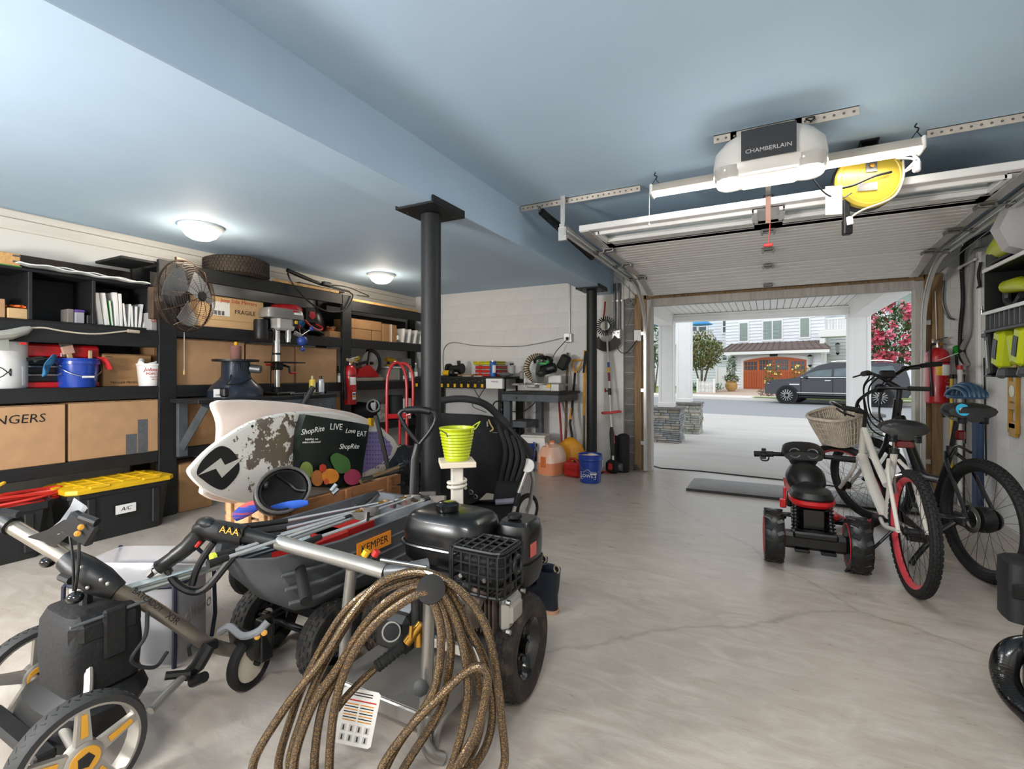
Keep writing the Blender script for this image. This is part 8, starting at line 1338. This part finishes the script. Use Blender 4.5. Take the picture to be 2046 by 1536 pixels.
# spray gun resting on the bar
GD=1.72; t=thing('spray_gun','black pressure washer gun resting on the cart, hose end at left','spray gun',tuple(E0)); ob('barrel_shroud',G().tube([at(553,1083,1.72),at(510,1073,1.72),at(480,1068,1.72)],[.02,.025,.03],14),BLK,t,world=True); ob('body',G().tube([at(490,1070,1.72),at(440,1062,1.72),at(408,1056,1.72),at(392,1060,1.72)],[.036,.038,.036,.024],16),mat('gun_black','#1b1c1e',.4,var=.1),t,world=True); ob('top_hump',G().sph(at(412,1047,1.72),(.045,.03,.025),14,8),mat('gun_black','#1b1c1e'),t,world=True)
ob('grip',G().tube(spl([at(405,1062,1.72),at(375,1092,1.71),at(345,1115,1.7),at(318,1134,1.69)],4),[.03]*4+[.027]*4+[.024]*4+[.026],12),mat('gun_black','#1b1c1e'),t,world=True); ob('trigger_guard',G().tube(spl([at(335,1138,1.7),at(352,1165,1.7),at(385,1182,1.7),at(415,1172,1.7),at(455,1125,1.71),at(490,1085,1.71)],5),.013,8),mat('gun_black','#1b1c1e'),t,world=True); ob('trigger',G().tube(spl([at(428,1082,1.7),at(408,1110,1.7),at(392,1140,1.7),at(384,1168,1.7)],4),.012,8),mat('gun_black','#1b1c1e'),t,world=True); ob('red_safety',G().tube([at(392,1092,1.68),at(400,1082,1.68)],.006,6),REDPL,t,world=True)
ob('hose_swivel',G().cyl(at(322,1132,1.69),at(308,1140,1.68),.018,n=12).cyl(at(308,1140,1.68),at(298,1150,1.68),.012,n=6),CHROME,t,world=True); bp=at(460,1061,1.678); bg=ob('label_plate',G().box((0,0,0),(.085,.003,.034),frame(bp,at(500,1068,1.678)-bp,(0,.25,1))@RX(0) if 0 else frame(bp,at(500,1069,1.678)-bp,(0,0,1))@RX(-.0)@MX.Rotation(PI/2,4,'X')),BLKG,t,world=True); text('AAA',.034,frame(at(458,1061,1.668),at(500,1069,1.668)-at(460,1061,1.668),(0,0,1)),mat('gold_print','#d9a441',.4),t)
# coiled high pressure hose
def hosemat():
    m=mat('braided_hose','#5a4b39',.24,.5,var=.1,scale=40,coat=.3); nt=m.node_tree; N=nt.nodes; L=nt.links; b=N['Principled BSDF']; tc=[n for n in N if n.type=='TEX_COORD'][0]; base=b.inputs['Base Color'].links[0].from_socket
    vo=N.new('ShaderNodeTexVoronoi'); vo.inputs['Scale'].default_value=260; L.new(tc.outputs['Object'],vo.inputs[0]); r=N.new('ShaderNodeValToRGB'); r.color_ramp.elements[0].position=.1; r.color_ramp.elements[1].position=.5; r.color_ramp.elements[0].color=list(lin('#b8904c'))+[1]; r.color_ramp.elements[1].color=list(lin('#463a30'))+[1]; L.new(vo.outputs['Distance'],r.inputs[0]); mx=N.new('ShaderNodeMix'); mx.data_type='RGBA'; mx.inputs[0].default_value=.75; L.new(base,mx.inputs[6]); L.new(r.outputs[0],mx.inputs[7]); L.new(mx.outputs[2],b.inputs['Base Color']); bp=N.new('ShaderNodeBump'); bp.inputs['Strength'].default_value=.25; bp.inputs['Distance'].default_value=.002; L.new(vo.outputs['Distance'],bp.inputs['Height']); L.new(bp.outputs[0],b.inputs['Normal']); return m
HM_=hosemat(); hz=thing('pressure_hose','coiled bronze braided pressure hose hanging from the washer hook','hose',(hk.x,hk.y-.05,0)); 
LP=[([(504,1536),(569,1415),(646,1317),(694,1240),(747,1175),(800,1147),(851,1144),(901,1166),(943,1205),(973,1258),(990,1332),(1002,1436),(1005,1536)],1.44,1.38),([(578,1536),(608,1421),(646,1330),(706,1228),(762,1181),(821,1160),(862,1160),(905,1190),(938,1258),(967,1317),(985,1406),(975,1480),(943,1536)],1.46,1.40),([(587,1536),(622,1415),(676,1332),(726,1252),(777,1199),(830,1172),(875,1180),(905,1225),(925,1290),(935,1370),(925,1450),(900,1536)],1.42,1.36),([(628,1536),(646,1406),(690,1330),(735,1258),(785,1207),(835,1178),(872,1190),(893,1235),(901,1290),(893,1362),(878,1421),(806,1536)],1.44,1.38),([(658,1536),(670,1406),(700,1317),(745,1252),(795,1210),(840,1186),(863,1199),(881,1258),(875,1347),(857,1400),(800,1480),(770,1536)],1.4,1.36),([(762,1536),(821,1451),(881,1389),(925,1347),(955,1332),(973,1347),(970,1392),(949,1466),(910,1536)],1.37,1.35)]
LP+=[([(a+o,b) for a,b in pp],d0+e,d1+e) for (pp,d0,d1),o,e in ((LP[1],-22,.035),)]
for i,(pp,d0,d1) in enumerate(LP):
    y0=min(b for a,b in pp); P=[at(a,b,d0+(d1-d0)*((b-y0)/(1536-y0))) for a,b in pp]; a0,a1=pp[0][0],pp[-1][0]; P+=[at(a1-.12*(a1-a0),1590+4*i,1.335+.008*i),at((a0+a1)/2,1598+3*i,1.33+.008*i),at(a0+.12*(a1-a0),1590+4*i,1.335+.008*i)]
    for p in P: p.z=max(p.z,.013+.004*i)
    ob('coil',G().tube(spl(P,7,True),.0124,10,closed=True),HM_,hz,world=True)
ob('feed_end',G().tube(spl([at(758,1328,1.48),at(725,1358,1.46),at(692,1392,1.43),at(670,1420,1.42)],6),.0115,10),HM_,hz,world=True)
# ================================================================ post, bucket, boots, stroller
p=at(913,925,2.62); t=thing('wooden_post','short white wooden post with rope and square top','post',(p.x,p.y,0),RD(40)); WP=mat('white_washed_wood','#d9d3c8',.7,var=.1,scale=6,stretch=(6,6,.8)); ob('shaft',G().box((0,0,.355),(.062,.062,.71),b=.004),WP,t); ob('top_board',G().box((0,0,.725),(.185,.185,.028),b=.003),mat('pale_pine','#e0d2bd',.6,var=.06),t); rope=spl([V((.047*math.cos(q),.047*math.sin(q),.585+.0036*q)) for q in [k*.5 for k in range(30)]],2); g=G().tube(rope,.0085,8); ob('rope',g,mat('cotton_rope','#dcd5c8',.9,bump=.6,bscale=200),t); ob('foot',G().box((0,0,.012),(.16,.16,.024),b=.003),WP,t)
tz=.74; b=bucket('small lime green metal bucket on the white post',p.x,p.y,tz,.088,.175,LIME,False,'lime_bucket',0)
for o in list(b.children): bpy.data.objects.remove(o)
LM=mat('lime_metal','#b8c417',.3,coat=.3,var=.05); R1=.094; prof=[(.062,0),(.064,.004)]
for i in range(9): z=.012+.016*i; r=.066+.0265*i/9; prof+=[(r,z),(r+.003,z+.004),(r+.003,z+.01),(r+.0005,z+.014)]
prof+=[(.0935,.165),(.0965,.168),(.0965,.174),(.0915,.174),(.06,.01)]; ob('body',G().lathe(prof,n=40),LM,b); ob('handle',G().tube(spl([(.03,.09,.165),(.075,.1,.195),(.095,.08,.2),(.1,.03,.17),(.095,.0,.165)],6),.003,6),LM,b); ob('front_wire',G().tube(spl([(-.05,-.08,.165),(-.0,-.1,.15),(.01,-.1,.135),(0,-.097,.14)],5),.002,6),BLK,b)
for s in(-1,1): ob('ear',G().box((s*.096,0,.16),(.004,.02,.025),b=.002),LM,b)
NB=mat('navy_rubber','#1a2334',.45,var=.1)
for i,(px,py,d,lb) in enumerate(((1092,1215,2.44,'navy ankle boot standing behind the washer wheel'),(1068,1190,2.58,'other navy ankle boot just behind its pair'))):
    p=onZ(px,py+2,0); t=thing('ankle_boot',lb,'boot',(p.x,p.y,0),RD(160),group='pair of navy boots'); sec=lambda z,a,b,ox:[(x+ox,y,z) for x,y in [(q[0]*a,q[1]*b) for q in oval(1,1,20,2.4)]]
    ob('upper',G().loft([sec(.015,.12,.045,.05),sec(.05,.118,.047,.05),sec(.085,.085,.045,.02),sec(.12,.06,.046,-.01),sec(.2,.062,.055,-.012),sec(.215,.064,.057,-.012),sec(.21,.055,.048,-.012),sec(.1,.05,.036,-.01)]),NB,t); ob('sole',G().loft([sec(0,.125,.048,.05),sec(.018,.127,.05,.05)]),mat('pale_sole','#b98d72',.7),t); ob('pull_loop',G().torus((-.07,0,.225),(0,1,0),.018,.004,14,5),mat('tan_loop','#9a8c70',.8),t)
# stroller
SK=mat('stroller_fabric','#101012',.75,var=.15,bump=.2,bscale=40); SF=mat('stroller_silver','#b9b7b2',.3,.7); t=thing('stroller','black folded-down stroller with silver legs behind the near column','stroller',tuple(V((at(975,1000,3.7).x,at(975,1000,3.7).y,0)))); 
def slab2(nm,pts,d0,d1,m,par=t,k=0,sm=50):
    Q=pts if not k else [(v.x,v.y) for v in spl([V((a,b,0)) for a,b in pts],k,True)]
    return ob(nm,G().loft([[at(a,b,d0) for a,b in Q],[at(a,b,(d0+d1)/2) for a,b in Q],[at(CX+(a-CX)*.97,b,d1) for a,b in Q]]),m,par,world=True,sm=sm)
bd=slab2('seat_bag',[(850,832),(905,826),(985,832),(995,850),(1008,880),(1012,920),(1000,960),(970,985),(945,1005),(900,1008),(858,1000),(845,900)],3.5,3.9,SK,k=3); ob('zip_pocket',G().box((0,0,0),(.14,.006,.012),frame(at(976,864,3.48),(ct,st,0),(0,0,1))),mat('grey_zip','#8d8a86',.5),bd,world=True); ob('brand_patch',G().box((0,0,0),(.06,.006,.022),frame(at(891,860,3.48),(ct,st,0),(0,0,1))),SILV,bd,world=True)
ob('pocket_panel',G().grid(lambda u,v:at(935+70*u,862+130*v-8*math.sin(PI*u),3.485-.03*math.sin(PI*u)*math.sin(PI*v)),10,10,.012),SK,bd,world=True)
cp=slab2('folded_canopy',[(985,838),(1008,840),(1030,862),(1058,888),(1066,905),(1058,925),(1050,950),(1040,985),(1010,1000),(985,1000),(1000,940),(1010,890)],3.45,3.85,SK,k=3); 
for i in range(4): ob('fabric_fold',G().tube(spl([at(995+14*i,850+10*i,3.44),at(1010+12*i,900+6*i,3.4),at(1000+11*i,960,3.42)],4),.018,8),SK,cp,world=True)
ob('handle_bar',G().tube(spl([at(850,815,3.75),at(885,800,3.7),at(930,797,3.6),at(970,808,3.5),at(1000,835,3.45),at(1015,850,3.45)],5),.026,12),mat('foam_grip','#1d1d1e',.8),t,world=True); ob('frame_tube',G().tube(spl([at(1005,842,3.45),at(1030,872,3.45),at(1058,920,3.45)],5),.014,10),BLK,t,world=True)
ob('joint_disc',G().lathe([(.045,-.015),(.05,0),(.045,.015)],along(at(1054,930,3.42),at(1054,930,2)-at(1054,930,3.42)),n=24),mat('pale_joint','#c4c1bc',.4),t,world=True); ob('front_leg',G().tube([at(1052,940,3.42),at(1036,985,3.42),at(1024,1030,3.4),at(1016,1072,3.38)],.014,10),SF,t,world=True); ob('rear_leg',G().tube([at(1058,925,3.5),at(1066,960,3.6),at(1060,1000,3.75),at(1052,1025,3.85)],.014,10),SF,t,world=True)
ob('leg_sleeve',G().tube([at(1036,985,3.4),at(1030,1010,3.4)],.02,10),BLK,t,world=True)
for px,d,r in((1052,3.85,.13),(1018,3.38,.1)): c=at(px,1000,d); c.z=r; wq=ob('wheel',G().torus(c,(.9,-.3,0),r-.02,.02,30,8),RUB,t,world=True); ob('wheel_disc',G().lathe([(r*.75,-.01),(r*.75,.01),(.02,.015)],along(c,(.9,-.3,0)),n=24),mat('pale_joint','#c4c1bc'),wq,world=True)
for px,d,r in((900,3.75,.1),(890,4.0,.13)): c=at(px,1000,d); c.z=r; wq=ob('wheel',G().torus(c,(.9,-.3,0),r-.02,.02,30,8),RUB,t,world=True); ob('wheel_disc',G().lathe([(r*.75,-.01),(r*.75,.01),(.02,.015)],along(c,(.9,-.3,0)),n=24),mat('pale_joint','#c4c1bc'),wq,world=True)
ob('basket',G().loft([[at(a,b,3.45) for a,b in((930,1010),(1030,1010),(1020,1045),(940,1050))],[at(a,b,3.95) for a,b in((930,1000),(1040,995),(1030,1020),(940,1025))]]),SK,t,world=True); ob('basket_trim',G().tube([at(990,1003,3.42),at(1030,1000,3.42)],.02,8),mat('lilac_grey','#7d7c8c',.7),t,world=True); ob('cross_brace',G().tube([at(900,1040,3.75),at(1020,1050,3.42)],.012,8),SF,t,world=True)
for px,py in((941,983),(950,992)): ob('d_ring',G().torus(at(px,py,3.47),(0,1,.2),.016,.003,14,5),STEEL,t,world=True)
ob('clip_hook',G().tube(spl([at(976,838,3.42),at(980,848,3.42),at(985,857,3.42),at(979,862,3.42)],5),.006,6),mat('gold_clip','#c9ab7a',.35,.7),t,world=True); ob('clip_hook',G().tube(spl([at(973,842,3.42),at(974,852,3.42)],4),.006,6),SF,t,world=True)
# ================================================================ added fill light behind the camera, shaped as a tripod flood
t=thing('fill_flood_light','black tripod fill light added unseen behind the camera','work light',(-2.75,-1.42,0),RD(-6))
ob('lamp_head',G().box((0,-.01,1.35),(.66,.06,.46),b=.02),BLK,t); ob('lamp_glass',G().box((0,.025,1.35),(.6,.006,.4)),mat('led_diffuser','#fff6e8'),t); ob('pole',G().cyl((0,-.03,.5),(0,-.03,1.15),.016),BLK,t)
for i in range(3): q=2*PI*i/3+.5; ob('leg',G().tube([(0,-.03,.75),(.4*math.cos(q),-.03+.4*math.sin(q),.012)],.012,8),BLK,t)
